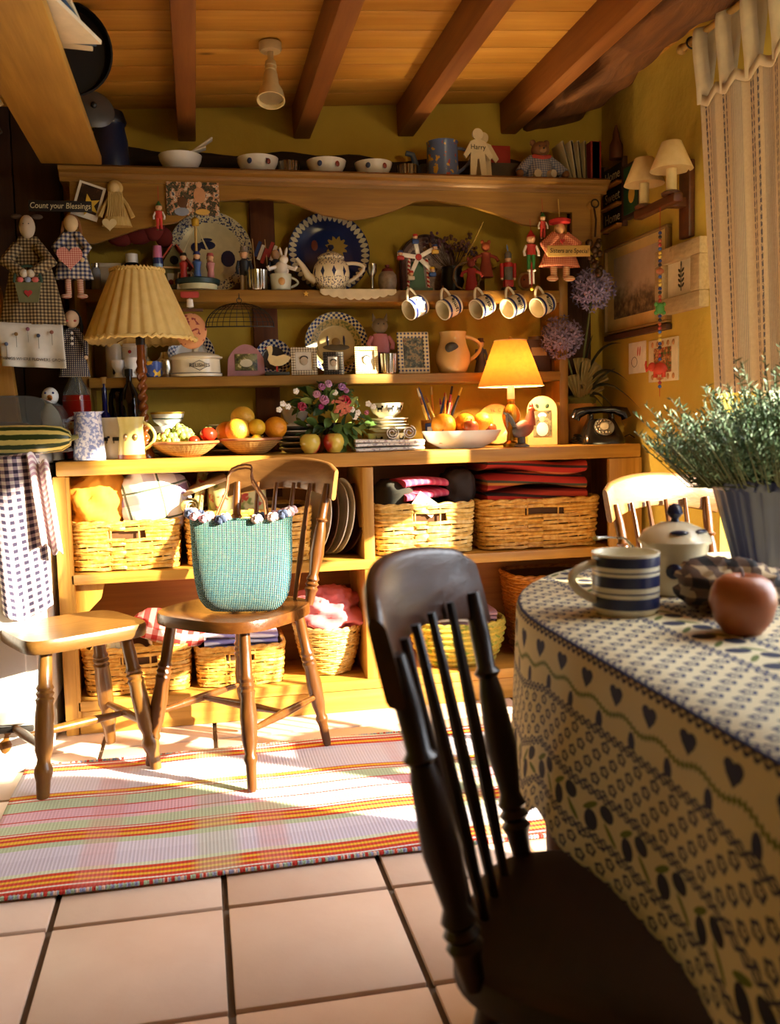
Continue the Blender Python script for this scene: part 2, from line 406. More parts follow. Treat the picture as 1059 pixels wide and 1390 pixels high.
def rugf(u, v):
    x = -.80+u*1.60; y = -.3925+v*.785
    return (x, y+.006*math.sin(x*5+1), .006+.0035*math.sin(x*11+y*3)*math.sin(x*4.1+.5)+.002*math.sin(y*18+x*2))
rug = thing('rag_rug', 'red, yellow, pink and white striped woven rag rug on terracotta tiles', 'rug', (.27, 2.392, .003))
M().grid(rugf, 120, 50).obj('woven_field', rugmat, rug, solid=.006)
fm = M()
for k in range(200):
    x = -.795+k*.008
    for s in (-1, 1): fm.sph((x, s*.396+.006*math.sin(x*5+1), .006), (.006, .007, .005), 6, 4)
fm.obj('bound_edge', MAT('rug_edge_knots', lambda: ramp(noise(vec(coord()[0]*30, 0, 0), 2, 0), [(.3, '#b9332a'), (.42, '#9fb59a'), (.5, '#8d94b8'), (.58, '#d9b7a8'), (.7, '#c43b28')], True), .95), rug, kind='stuff')

# ------------------------------------------------------------------ Windsor style chairs
LEG = [(0, .010), (.02, .0125), (.16, .0145), (.19, .019), (.205, .019), (.225, .0145), (.30, .021), (.45, .0235), (.56, .019), (.60, .0225), (.615, .0185), (.635, .0225), (.655, .0185), (.675, .0215), (.70, .016), (.85, .0165), (1, .014)]
def make_chair(name, label, loc, rz, wl, ws, bow=True, group=None):
    t = thing(name, label, 'chair', loc, rz, group)
    out = []
    for k in range(44):
        a = 2*PI*k/44; c, s = math.cos(a), math.sin(a)
        x = math.copysign(abs(c)**.55, c)*.198; y = math.copysign(abs(s)**.55, s)*.195
        if y > 0: x *= 1-.16*(y/.195)
        out.append((x, y-.012*math.cos(x/.198*PI/2)*(y < 0)))
    bm = M(); H = .455
    def top(x, y): return H-.012*max(0, 1-(abs(x)/.15)**2)*max(0, 1-((y-.02)/.16)**2)
    rings = [(1.0, H-.032), (1.0, H-.010), (.985, H-.002), (.95, None), (.8, None), (.6, None), (.4, None), (.2, None)]
    vs = []
    for k, z in rings: vs += [(x*k, y*k, top(x*k, y*k) if z is None else z) for x, y in out]
    n = 44; fs = [(i*n+k, i*n+(k+1) % n, (i+1)*n+(k+1) % n, (i+1)*n+k) for i in range(len(rings)-1) for k in range(n)]
    vs.append((0, 0, top(0, 0))); fs += [((len(rings)-1)*n+k, (len(rings)-1)*n+(k+1) % n, len(vs)-1) for k in range(n)]; fs.append(tuple(range(n))[::-1])
    bm.add(vs, fs).obj('seat', ws, t, sharp=50)
    tops = [(-.135, -.13), (.135, -.13), (-.115, .135), (.115, .135)]; feet = [(-.195, -.19), (.195, -.19), (-.165, .20), (.165, .20)]
    for (ax, ay), (bx, by) in zip(feet, tops): M().turn((ax, ay, 0), (bx, by, H-.02), LEG).obj('leg', wl, t)
    def on(i, f): return Vector((feet[i][0]+(tops[i][0]-feet[i][0])*f, feet[i][1]+(tops[i][1]-feet[i][1])*f, (H-.02)*f))
    SP = [(0, .007), (.3, .011), (.5, .013), (.7, .011), (1, .007)]
    ml = []
    for a, b in ((0, 2), (1, 3)):
        M().turn(on(a, .36), on(b, .36), SP).obj('stretcher', wl, t); ml.append((on(a, .36)+on(b, .36))/2)
    M().turn(ml[0], ml[1], SP).obj('stretcher', wl, t)
    # back: two turned posts, four spindles, a bowed crest rail
    PO = [(0, .012), (.10, .016), (.13, .021), (.15, .015), (.17, .021), (.19, .015), (.21, .020), (.25, .014), (.42, .022), (.62, .017), (.68, .013), (.70, .019), (.72, .013), (.85, .014), (1, .010)]
    for s in (-1, 1): M().turn((s*.148, .150, H-.012), (s*.176, .222, .80), PO).obj('back_post', wl, t)
    for x in (-.092, -.031, .031, .092):
        M().turn((x*.92, .163-.2*x*x, H-.012), (x*1.12, .243-1.0*x*x, .80), [(0, .006), (.35, .0095), (.6, .009), (1, .006)], 8).obj('spindle', wl, t)
    def crest(u, v):
        x = -.205+.41*u; q = x/.205
        yc = .262-.050*q*q; top_ = .878-.024*q*q-.012*max(0, abs(q)-.85)/.15; bot = .784-.030*q*q + (.02 if abs(q) < .8 else 0)*0
        prof = [(-.009, 0), (-.011, .06), (-.011, .5), (-.010, .9), (-.006, .98), (0, 1), (.006, .98), (.010, .9), (.011, .5), (.011, .06), (.009, 0), (0, -.03)]
        y, h = prof[int(round(v*12)) % 12]
        return (x, yc+y+h*.022, bot+(top_-bot)*h)
    cm = M().grid(crest, 28, 12)
    e = [k*29 for k in range(12)]; cm.f.append(tuple(e)); cm.f.append(tuple(i+28 for i in e)[::-1])
    cm.obj('crest_rail', wood('crest_'+ws.name, '#5e3a1a' if ws is not darks else '#241009', '#93683a' if ws is not darks else '#44230f', 0, .3), t, sharp=50)
    return t
make_chair('windsor_chair', 'brown Windsor chair carrying the blue straw bag, half on the rug', (.098, 2.69, .015), R(-43.6), chairw, seatw)
make_chair('windsor_chair', 'nearly black spindle-back chair drawn up beside the patterned tablecloth', (.445, .90, 0), R(60), darkw, darks).scale = (.94, .94, .965)
make_chair('windsor_chair', 'spindle-back chair with sunlit crest rail behind the table, under the sconce', (1.30, 2.10, 0), R(17), chairw, seatw).scale = (.95, .95, .955)
# ------------------------------------------------------------------ stool
st = thing('wooden_stool', 'low four-legged elm stool with turned legs', 'stool', (-.375, 2.735, .006), R(29))
def so(k):
    a = 2*PI*k/40; c, s = math.cos(a), math.sin(a)
    return (math.copysign(abs(c)**.38, c)*.178*(1-.06*s), math.copysign(abs(s)**.38, s)*.155)
sm = M(); out = [so(k) for k in range(40)]; H = .43; vs = []
for k, z in [(.97, H-.038), (1, H-.030), (1, H-.008), (.98, H), (.6, H-.003), (.2, H-.006)]: vs += [(x*k, y*k, z) for x, y in out]
sm.add(vs+[(0, 0, H-.006)], [(i*40+k, i*40+(k+1) % 40, (i+1)*40+(k+1) % 40, (i+1)*40+k) for i in range(5) for k in range(40)]+[(200+k, 200+(k+1) % 40, 240) for k in range(40)]+[tuple(range(40))[::-1]]).obj('seat', stoolt, st, sharp=50)
SL = [(0, .015), (.03, .017), (.13, .019), (.18, .025), (.21, .025), (.24, .019), (.27, .017), (.33, .024), (.55, .025), (.63, .022), (.66, .025), (.675, .020), (.70, .025), (.715, .020), (.735, .024), (.76, .019), (.9, .018), (1, .017)]
ft = [(-.166, -.158), (.166, -.158), (-.166, .158), (.166, .158)]; tp = [(-.115, -.10), (.115, -.10), (-.115, .10), (.115, .10)]
for a, b in zip(ft, tp): M().turn((a[0], a[1], 0), (b[0], b[1], H-.03), SL, 14).obj('leg', stoolw, st)
def on(i, f): return Vector((ft[i][0]+(tp[i][0]-ft[i][0])*f, ft[i][1]+(tp[i][1]-ft[i][1])*f, (H-.03)*f))
SP = [(0, .008), (.3, .012), (.5, .014), (.7, .012), (1, .008)]; ml = []
for a, b in ((0, 2), (1, 3)): M().turn(on(a, .34), on(b, .34), SP).obj('stretcher', stoolw, st); ml.append((on(a, .34)+on(b, .34))/2)
M().turn(ml[0], ml[1], SP).obj('stretcher', stoolw, st)

# ------------------------------------------------------------------ table and cloth
TX0, TX1, TY0, TY1, TR, TZ = .447, 1.47, .02, 1.66, .508, .72
def rrect(n=10, g=0.0):
    o = []
    for cx, cy, a0 in ((TX1-TR, TY1-TR, 0), (TX0+TR, TY1-TR, 90), (TX0+TR, TY0+TR, 180), (TX1-TR, TY0+TR, 270)):
        for k in range(n+1):
            a = R(a0+90*k/n); o.append((cx+(TR-g)*math.cos(a), cy+(TR-g)*math.sin(a)))
    return o
tb = thing('dining_table', 'round-cornered dining table hidden under the blue olive-print cloth', 'table', ((TX0+TX1)/2, (TY0+TY1)/2, 0))
ox, oy = (TX0+TX1)/2, (TY0+TY1)/2
M().slab([(x-ox, y-oy) for x, y in rrect(10, .012)], TZ-.035, TZ-.004).obj('tabletop', chairw, tb)
for sx in (-1, 1):
    for sy in (-1, 1): M().turn((sx*.36, sy*.62, 0), (sx*.36, sy*.62, TZ-.035), [(0, .022), (.1, .03), (.2, .024), (.6, .035), (.75, .025), (.78, .035), (1, .035)]).obj('leg', chairw, tb)
def clothcol():
    u, v, w = coord('UV')        # u runs along the edge, v runs from the middle outwards and down, metres; v = 0 at the table edge
    base = mixc(noise(vec(u, v, 0), 6, 2), '#cdbf95', '#ddd2ad')
    ink = '#232a52'; grn = '#5d6a2a'
    def cell(a, b, pu, pv, stag=True):
        j = fl(b/pv); uu = a/pu + (fr(j*.5) if stag else 0.0)
        return (fr(uu)-.5)*pu, (fr(b/pv)-.5)*pv
    def within(lo, hi): return (v > lo)*(v < hi)
    # small ring flowers
    a, b = cell(u, v, .036, .0185); d = sq(a*a+b*b*1.1)
    pet = d+sn(mt('ARCTAN2', b, a)*5)*.0011
    ring = (ab(pet-.0068) < .0023)+(d < .0014)
    flow = mn(ring, 1.0)
    def chain(c0):               # twisted chain border centred on v = c0
        q = v-c0; s = sn(u*2*PI/.03)*.006
        return mn((ab(q-s) < .0022)+(ab(q+s) < .0022)+(ab(q) < .0012), 1.0)
    def olives(c0):
        q = (v-c0)/1.35; au = (fr(u/.074)-.5)*.055
        o1 = ((au+.012)*(au+.012)/.000090+(q-.008)*(q-.008)/.00014) < 1.0
        o2 = ((au-.010)*(au-.010)/.00011+(q+.010)*(q+.010)/.000085) < 1.0
        l1 = ((au-.016)*(au-.016)/.00010+(q-.010-(au-.016)*.8)*(q-.010-(au-.016)*.8)/.000016) < 1.0
        l2 = ((au+.014)*(au+.014)/.00010+(q+.008+(au+.014)*.7)*(q+.008+(au+.014)*.7)/.000016) < 1.0
        return mn(o1+o2, 1.0), mn(l1+l2, 1.0)
    def hearts(c0):
        q = v-c0; au = (fr(u/.075)-.5)*.075
        h = (((ab(au)-.007)*(ab(au)-.007)+(q+.012)*(q+.012)) < .00007)+((ab(au)*1.0-(q+.012)*.0+ab(q+.004)*.9) < .013)*(q > -.014)*(q < .010)
        vine = ab(q-.022-sn(u*2*PI/.075)*.005) < .0035+.0025*sn(u*2*PI/.008)
        h2 = ((fr(u/.075+.5)-.5)*.075); lf = (h2*h2/.00006+(q-.045)*(q-.045)/.00022) < 1.0
        return mn(h+lf, 1.0), vine
    c = base
    flz = mn(within(.110, .190)+within(.272, .5)+within(-.132, -.006)+within(-.42, -.22), 1.0)
    c = mixc(flow*flz, c, ink)
    for c0 in (.001, .102, .197, .265, -.139, -.212, -.43): c = mixc(chain(c0), c, '#2b3155')
    h, vn = hearts(.040); w1 = within(.008, .095); c = mixc(vn*w1, c, grn); c = mixc(h*w1, c, ink)
    for c0 in (.231, -.176):
        o, l = olives(c0); ww = within(c0-.030, c0+.030); c = mixc(l*ww, c, grn); c = mixc(o*ww, c, '#181a38')
    return c
cm = M(); N = 15
pts = rrect(N)
# resample the outline finely along straight runs
op = []
for k in range(len(pts)):
    a, b = Vector(pts[k]), Vector(pts[(k+1) % len(pts)]); nseg = max(1, int((b-a).length/.03))
    for j in range(nseg): op.append(a+(b-a)*j/nseg)
n = len(op); arcl = [0]
for k in range(1, n+1): arcl.append(arcl[-1]+(op[k % n]-op[k-1]).length)
nor = []
for k in range(n):
    d = (op[(k+1) % n]-op[k-1]); nor.append(Vector((d.y, -d.x)).normalized())
vs, uvv = [], []
rows = [(0, 0), (.003, -.002), (.005, -.008)]+[(.006, -.03-.29*j/14) for j in range(15)]
for i, (o, z) in enumerate(rows):
    for k in range(n):
        drop = max(0, -z-.02)/.28; s = arcl[k]
        onseat = max(0, min(1, (1.22-op[k].y)/.1))*max(0, min(1, (op[k].y-.60)/.1)) if op[k].x < .7 else 0
        zz = z*(1-.20*onseat) if z < -.01 else z
        corner = 1.0 if (op[k].x < TX0+TR and op[k].y > TY1-TR) or (op[k].x > TX1-TR and op[k].y > TY1-TR) else 0
        wv = drop*(.006*math.sin(s*19)+.009*math.sin(s*8+1)+.003*math.sin(s*37))+drop*(.012*math.sin(s*16) if corner else 0)
        p = op[k]+nor[k]*(o+drop*.012+wv)
        vs.append((p.x, p.y, TZ+zz+(-.02*drop*math.sin(s*3.1)))); uvv.append((s, -rows[i][1]))
# top faces: a fan grid shrinking toward the middle keeps x-based bands
fs, fu = [], []
for i in range(len(rows)-1):
    for k in range(n):
        k2 = (k+1) % n; q = (i*n+k, i*n+k2, (i+1)*n+k2, (i+1)*n+k); fs.append(q)
        fu.append(tuple((arcl[k] if j % n == k else arcl[k+1], uvv[j][1]) for j in q))
left0 = arcl[min(range(n), key=lambda k: abs(op[k].x-TX0)+abs(op[k].y-(TY1-TR)))]
def topuv(x, y): return (left0+(TY1-TR-y), -(x-TX0))
b0 = len(vs); sh = [1, .9, .75, .55, .3]
for q in sh[1:]:
    for k in range(n): vs.append((ox+(op[k].x-ox)*q, oy+(op[k].y-oy)*q, TZ+.0006*math.sin(k*.7)))
vs.append((ox, oy, TZ))
idx = [list(range(n))]+[[b0+j*n+k for k in range(n)] for j in range(4)]
for j in range(4):
    for k in range(n):
        q = (idx[j][k], idx[j][(k+1) % n], idx[j+1][(k+1) % n], idx[j+1][k]); fs.append(q); fu.append(tuple(topuv(vs[i][0], vs[i][1]) for i in q))
for k in range(n):
    q = (idx[4][k], idx[4][(k+1) % n], len(vs)-1); fs.append(q); fu.append(tuple(topuv(vs[i][0], vs[i][1]) for i in q))
cm.add(vs, fs, fu)
cm.obj('tablecloth', MAT('olive_print_cotton', clothcol, .85), label='cream cotton tablecloth printed with blue flowers, olives and chain borders', cat='tablecloth', solid=.003, sharp=60)
# ------------------------------------------------------------------ baskets
from mathutils import noise as mno
wick = MAT('willow_wicker', lambda: ramp(noise(ocv(), 60, 3)*.8+noise(ocv(), 9, 1)*.3, [(.3, '#a8691c'), (.55, '#d29a3d'), (.8, '#e6bd68')]), .5, bump=lambda: noise(ocv(), 150, 2), bs=.2)
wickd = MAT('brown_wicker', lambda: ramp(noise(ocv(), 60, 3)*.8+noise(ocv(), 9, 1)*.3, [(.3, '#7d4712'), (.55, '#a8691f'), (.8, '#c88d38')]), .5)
wickp = MAT('pale_wicker', lambda: ramp(noise(ocv(), 60, 3)*.8+noise(ocv(), 9, 1)*.3, [(.3, '#b98a3f'), (.55, '#dcb763'), (.8, '#efd694')]), .5)
grass = MAT('green_seagrass', lambda: ramp(noise(ocv(), 38, 2), [(.35, '#8a9a36'), (.5, '#d0b64c'), (.65, '#b3a03c')]), .6)
def peri(n, w, d, p):
    o = []
    for k in range(720):
        a = 2*PI*k/720; c, s = math.cos(a), math.sin(a)
        o.append((math.copysign(abs(c)**(2/p), c)*w/2, math.copysign(abs(s)**(2/p), s)*d/2))
    L = [0]
    for k in range(720): L.append(L[-1]+math.dist(o[k], o[(k+1) % 720]))
    r = []; j = 0
    for k in range(n):
        t = L[-1]*k/n
        while L[j+1] < t: j += 1
        r.append(o[j])
    return r
def basket(label, loc, w, d, h, rows=12, stakes=34, p=7, flare=.06, mat=wick, rz=0, group=None, th=1.0, belly=0, slot=False, handle=False, hname='basket'):
    t = thing(hname, label, 'basket', loc, rz, group)
    P = peri(stakes*2, w, d, p)
    def sc(f): return 1-flare+flare*f+belly*math.sin(f*PI)
    wv = M(); rr = h/rows*.56*th
    for i in range(rows):
        f = (i+.5)/rows; s = sc(f)
        if slot and rows-4 <= i <= rows-3:
            # hand hold: the strands stop short of the middle of the front
            seq = sorted(range(len(P)), key=lambda k: (math.atan2(P[k][1], P[k][0])+PI/2) % (2*PI)); keep = [k for k in seq if not (abs(P[k][0]) < w*.13 and P[k][1] < 0)]
            wv.tube([(P[k][0]*s*(1+(.012 if (k//2+i) % 2 else -.006)), P[k][1]*s*(1+(.014 if (k//2+i) % 2 else -.006)), h*f) for k in keep], rr, 4)
            continue
        wv.tube([(x*s*(1+(.012 if (k//2+i) % 2 else -.006)), y*s*(1+(.014 if (k//2+i) % 2 else -.006)), h*f+.002*math.sin(k*.9+i*2)) for k, (x, y) in enumerate(P)], rr, 4, closed=True)
    wv.obj('weave', mat, t, kind='stuff', sharp=80)
    sm = M()
    for k in range(stakes):
        x, y = P[2*k]
        if slot and abs(x) < w*.10 and y < 0: continue
        sm.tube([(x*sc(0), y*sc(0), .002), (x*sc(.5), y*sc(.5), h*.5), (x*sc(1), y*sc(1), h)], .0032, 4)
    sm.obj('stakes', mat, t, kind='stuff')
    for ph in (0, PI):
        q = peri(72, w*sc(1), d*sc(1), p)
        M().tube([(x*(1+.012*math.cos(k*1.05+ph)), y*(1+.014*math.cos(k*1.05+ph)), h+.005*math.sin(k*1.05+ph)) for k, (x, y) in enumerate(q)], .0062*max(1, th*.8), 6, closed=True).obj('rim', mat, t)
    q = peri(60, w*sc(0)*.98, d*sc(0)*.98, p)
    M().slab(q, .001, .006).obj('bottom', mat, t)
    q = peri(60, w*.955, d*.95, p)
    M().grid(lambda u, v: (q[int(u*60) % 60][0]*sc(v)*.985, q[int(u*60) % 60][1]*sc(v)*.985, .004+v*(h-.008)), 60, 6, cu=True).obj('lining', C('#5a3714', .8), t)
    if handle:
        M().tube([(-w*.5, 0, h)]+[(-w*.5*math.cos(a), 0, h+.12*math.sin(a)) for a in [R(18*k) for k in range(1, 10)]]+[(w*.5, 0, h)], .008, 6).obj('handle', mat, t)
    return t
def lump(name, mat, loc, dims, seed, label, cat, amp=.12, fq=3.0, p=3.0, rz=0, rot=None, ridge=0, group=None, parent=None, su=36, sv=20):
    """a soft bundle of cloth: rounded block with creases"""
    def f(u, v):
        a = 2*PI*u; b = -PI/2+PI*v
        ca, sa, cb, sb = math.cos(a), math.sin(a), math.cos(b), math.sin(b); e = 2/p
        q = Vector((math.copysign(abs(cb)**e*abs(ca)**e, ca), math.copysign(abs(cb)**e*abs(sa)**e, sa), math.copysign(abs(sb)**e, sb)))
        n = mno.noise(q*fq*.5+Vector((seed, seed*.7, 0)))*amp+mno.noise(q*fq*1.7+Vector((0, seed, seed)))*amp*.45
        n += ridge*abs(math.sin(q.z*4+q.x*2.2+seed))
        q = q*(1+n)
        return (q.x*dims[0]/2, q.y*dims[1]/2, max(q.z, -1)*dims[2]/2+dims[2]/2)
    return M().grid(f, su, sv, cu=True).obj(name, mat, parent, loc, rz, label, cat, group, sharp=75, rot=rot)
def folded(name, mat, loc, w, d, n, th, label, cat, rz=0, seed=0, wav=.004, parent=None):
    """a folded cloth: n rounded layers joined at the front fold"""
    t = M()
    for k in range(n):
        z0 = k*th; ph = seed+k*1.7
        def f(u, v):
            a = 2*PI*v; x = -w/2+w*u; e = .42
            c, s = math.cos(a), math.sin(a)
            y = math.copysign(abs(c)**e, c)*(d/2-.004*math.sin(ph)); z = math.copysign(abs(s)**.8, s)*th*.5
            return (x*(1+.01*math.sin(ph*2)), y+.003*math.sin(x*20+ph), z0+th/2+z+wav*math.sin(x*13+ph)*(k+1)/n+wav*.5*math.sin(y*18+ph))
        g = M().grid(f, 18, 20)
        e0 = [j*19 for j in range(20)]; g.f.append(tuple(e0)); g.f.append(tuple(i+18 for i in e0)[::-1]); g.uv = {}
        t.add(g.v, g.f)
    return t.obj(name, mat, parent, loc, rz, label, cat, sharp=60)
ZM, ZL = .5295, .1115
YS = 3.235
def bx(px0, px1, z, y=3.10): return (X(px0, y, z)+X(px1, y, z))/2, abs(X(px1, y, z)-X(px0, y, z))
cx_, w_ = bx(95, 245, .6)
basket('wicker basket holding the mustard cloth and lilac plaid bundle', (cx_, YS, ZM+.003), w_, .30, .155, slot=True)
Ax = cx_
cx_, w_ = bx(252, 424, .6)
basket('wicker basket holding floral fabric rolls, behind the chair with the straw bag', (cx_, YS, ZM+.003), w_, .30, .175)
Bx = cx_
cx_, w_ = bx(512, 646, .6)
basket('small pale wicker basket holding a pink towel and white paper', (cx_, YS, ZM+.003), w_, .30, .17, mat=wickp, slot=True)
Cx = cx_
cx_, w_ = bx(653, 816, .6)
basket('wicker basket stacked with the red striped blanket', (cx_, YS, ZM+.003), w_, .30, .17, rows=14, slot=True)
Dx = cx_
cx_, w_ = bx(112, 260, .17)
basket('low wicker basket of potatoes and cauliflower', (cx_, 3.24, ZL+.003), w_, .30, .15, slot=True)
Ex = cx_
cx_, w_ = bx(266, 388, .17)
basket('low wicker basket holding lilac striped cloth', (cx_, 3.24, ZL+.003), w_, .30, .13, slot=True)
Fx = cx_
cx_, w_ = bx(402, 502, .2)
basket('bulging oval willow basket holding pink cloth', (cx_, 3.235, ZL+.003), w_*.93, .28, .165, rows=20, stakes=26, p=2.2, flare=.34, mat=wickp, th=.9, belly=.05, handle=False)
Gx = cx_
cx_, w_ = bx(566, 700, .2)
basket('round green and yellow plaited seagrass basket', (cx_, 3.225, ZL+.003), w_*.93, .28, .15, rows=7, stakes=15, p=2.2, flare=.25, mat=grass, th=1.1, belly=.06)
Hx = cx_
cx_, w_ = bx(700, 812, .3)
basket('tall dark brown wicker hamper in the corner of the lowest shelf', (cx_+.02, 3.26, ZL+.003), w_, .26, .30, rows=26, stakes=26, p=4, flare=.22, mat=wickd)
# contents
mustard = C('#d9952c', .85, var=.15)
lump('mustard_cloth', mustard, (X(140, 3.2, .7)-.01, 3.225, ZM+.10), (.20, .24, .235), 3.1, 'plain mustard yellow cloth bundled in a wicker basket', 'cloth', amp=.22, fq=3.6, p=2.4, ridge=.09, su=64, sv=36)
def plaidm():
    x, y, z = coord()
    u = x+z*.35+y*.2; v = z-x*.35
    s1 = fr(u*8.5) < .34; s2 = fr(v*9) < .30
    c = mixc((s1+s2)*.5, '#efe6df', '#8f7291')
    ln = (ab(fr(u*8.5)-.42) < .03)+(ab(fr(v*9)-.38) < .03)
    return mixc(mn(ln, 1.0), c, '#55604f')
lump('plaid_cloth', MAT('lilac_plaid', plaidm, .85), (X(203, 3.2, .7)+.004, 3.205, ZM+.115), (.22, .24, .215), 8.3, 'bundled white and lilac plaid cloth with green lines', 'cloth', amp=.18, p=2.5, ridge=.06, rot=(0, R(8), 0))
tr = M().box((0, 0, 0), (.20, .20, .012), .003, rot=RY(R(-19)) @ RX(R(6))).obj('wooden_tray', C('#c9a87c', .5), loc=(X(268, 3.2, .80), 3.22, .795), label='pale flat wooden board tilted on the fabric basket', cat='board')
def floral():
    v = ocv(); n = noise(v, 16, 3); n2 = noise(v, 30, 2)
    c = mixc(sstep(n, .45, .6), '#d9c98c', '#c3b368'); c = mixc(sstep(n2, .58, .66), c, '#b9402f'); return mixc(sstep(noise(v, 22, 2), .6, .68), c, '#7d8a3e')
flo = MAT('yellow_floral_cotton', floral, .85)
lump('floral_cloth', flo, (X(322, 3.2, .7), 3.25, ZM+.12), (.20, .22, .175), 5.5, 'yellow floral cotton with red blooms folded in the fabric basket', 'cloth', amp=.08, p=4)
fr_ = thing('fabric_roll', 'small rolled yellow floral fabric lying on the fabric basket', 'fabric roll', (X(251, 3.12, .72), 3.13, ZM+.205), R(20))
def spiral(n, r0, r1, tn): return [((r0+(r1-r0)*k/n)*math.cos(2*PI*tn*k/n), (r0+(r1-r0)*k/n)*math.sin(2*PI*tn*k/n)) for k in range(n+1)]
def roll(parent, mat, r, L, turns=2.2):
    g = M(); sp = spiral(46, r*.25, r, turns)
    g.grid(lambda u, v: (sp[int(round(u*46))][0], -L/2+L*v, sp[int(round(u*46))][1]), 46, 2)
    return g.obj('rolled_sheet', mat, parent, solid=.003, sharp=80)
roll(fr_, flo, .026, .14)
fr2 = thing('fabric_roll', 'thin rolled red and cream floral fabric standing behind the small floral roll', 'fabric roll', (X(272, 3.18, .74), 3.2, ZM+.25), 0, rot=(R(68), R(10), 0))
roll(fr2, flo, .018, .15)
pk = C('#d24a5e', .85)
def pinkrib():
    x, y, z = coord(); return mixc(sstep(sn(x*260), 0, .8)*.5, '#d4486a', '#e98a9b')
pinkm = MAT('pink_ribbed_towel', pinkrib, .9)
folded('pink_towel', pinkm, (X(578, 3.16, .78)-.02, 3.20, ZM+.195), .17, .16, 2, .028, 'bright pink ribbed towel folded on the small pale basket', 'towel', rz=R(14), wav=.012)
lump('dark_cloth', C('#2f2c22', .9), (X(536, 3.2, .74), 3.22, ZM+.13), (.14, .20, .13), 4.4, 'dark olive cloth bundled beside the pink towel', 'cloth', amp=.15)
M().box((0, 0, 0), (.085, .003, .055), rot=RX(R(-14)) @ RY(R(38))).obj('paper_sheet', C('#efe9d8', .8), loc=(X(580, 3.08, .72), 3.10, ZM+.175), label='corner of folded white paper sticking out of the small pale basket', cat='paper')
lump('dark_leather_glove', C('#2a1c16', .7), (X(623, 3.2, .76), 3.23, ZM+.14), (.12, .17, .15), 6.4, 'crumpled dark brown cloth between pink towel and striped blanket', 'cloth', amp=.25)
def stripeb():
    x, y, z = coord(); t = z*1.0+sn(x*9)*.006+x*.03
    return ramp(fr(t*9.0), [(0, '#b32a1c'), (.16, '#3a2420'), (.24, '#c2402a'), (.40, '#8e1f18'), (.50, '#b8742c'), (.58, '#4a4a34'), (.66, '#b32a1c'), (.86, '#2c2026'), (.92, '#c96a34')], True)
folded('striped_blanket', MAT('red_striped_weave', stripeb, .95), (Dx-.01, 3.23, ZM+.165), .375, .25, 3, .050, 'red, brown and orange striped woven blanket folded on a basket', 'blanket', wav=.018)
lump('checked_cloth', gingham('red_gingham', '#efe2dc', '#d9776c', '#b8251f', 26, 'Object'), (X(228, 3.15, .31), 3.19, ZL+.165), (.25, .17, .075), 9.1, 'red and white gingham cloth over the potato basket', 'cloth', amp=.12, p=3, rot=(R(12), R(14), 0), ridge=.04)
for k, (dx, dy, dz, r) in enumerate([(-.02, -.10, .12, .026), (.03, -.11, .118, .022), (.075, -.115, .120, .020), (.12, -.10, .122, .023), (.055, -.085, .14, .024), (.10, -.08, .142, .022), (.145, -.075, .125, .022)]):
    M().sph((0, 0, 0), (r*1.2, r, r*.9), 14, 9).obj('potato', C('#b98a3a', .75), loc=(Ex+dx+.02, 3.24+dy, ZL+dz+.018), rz=k, label='small tan potato heaped in the low potato basket', cat='potato', group='potatoes in the low basket')
cf = thing('cauliflower', 'creamy white cauliflower in the low potato basket', 'cauliflower', (Ex-.085, 3.19, ZL+.075))
g = M(); random.seed(3)
for k in range(60):
    a, b = random.random()*2*PI, random.random()*1.3; r = .062
    g.sph((r*math.sin(b)*math.cos(a), r*math.sin(b)*math.sin(a), .045+.05*math.cos(b)), .016, 7, 5)
g.sph((0, 0, .045), .06, 12, 8).obj('florets', C('#ddd2a8', .8), cf)
lump('outer_leaves', C('#8d9a4a', .7), (0, 0, 0), (.15, .15, .07), 2, None, None, parent=cf, amp=.2)
def lilst():
    x, y, z = coord(); return mixc(sstep(sn(y*150+x*30+sn(x*20)), -.2, .2), '#e6dfe8', '#9a8fc4')
folded('striped_cloth', MAT('lilac_stripes', lilst, .9), (Fx+.005, 3.23, ZL+.11), .25, .22, 3, .022, 'white and lilac striped cloth folded in a low basket', 'cloth', wav=.006)
lump('pink_cloth', C('#dd7a80', .9, var=.35, sc=14), (Gx+.0, 3.235, ZL+.13), (.235, .23, .16), 12.7, 'crumpled coral pink cloth heaped in the oval basket', 'cloth', amp=.26, fq=4.5, p=2.3, ridge=.14, su=64, sv=40)
M().box((0, 0, 0), (.20, .012, .26), .01, rot=RX(R(-5))).obj('tray_board', wood('tray_brown', '#7a4514', '#a8692a', 0, .4), loc=(X(452, 3.36, .3), 3.375, ZL+.15), label='brown wooden tray standing behind the oval basket', cat='tray')
folded('mauve_cloth', C('#a5808a', .9), (Hx+.03, 3.22, ZL+.135), .20, .18, 3, .022, 'mauve ribbed cloth folded on the seagrass basket', 'cloth', wav=.006, rz=R(-5))
# upright plates between the fabric basket and the divider
def plate_prof(r, lip=.16, h=.02): return [(0, .004), (r*.55, .003), (r*.62, .004), (r*.72, .010), (r*.98, h), (r, h+.001), (r*.99, h-.003), (r*.72, .006), (r*.60, 0), (0, 0)]
pl_m = [C('#e9dfc4', .25), C('#5b3a24', .3), C('#efe6cd', .25), C('#e6dabc', .25), C('#4b2d1c', .3)]
for k, (px, r, tl) in enumerate([(437, .125, 10), (446, .13, 9), (458, .13, 11), (466, .135, 10), (481, .125, 14)]):
    lab = ['cream dinner plate standing on edge closest to the fabric basket', 'thin brown wooden platter standing on edge between cream plates', 'wide cream platter standing on edge between two brown platters', 'thick cream serving plate standing on edge behind a brown platter', 'dark brown wooden platter standing on edge by the pine divider'][k]
    o = M().lathe(plate_prof(r), 44).obj('platter', pl_m[k], loc=(X(px, 3.2, .65), 3.215, ZM+r*1.0), label=lab, cat='plate', rot=(0, R(-90+tl), R(16)))
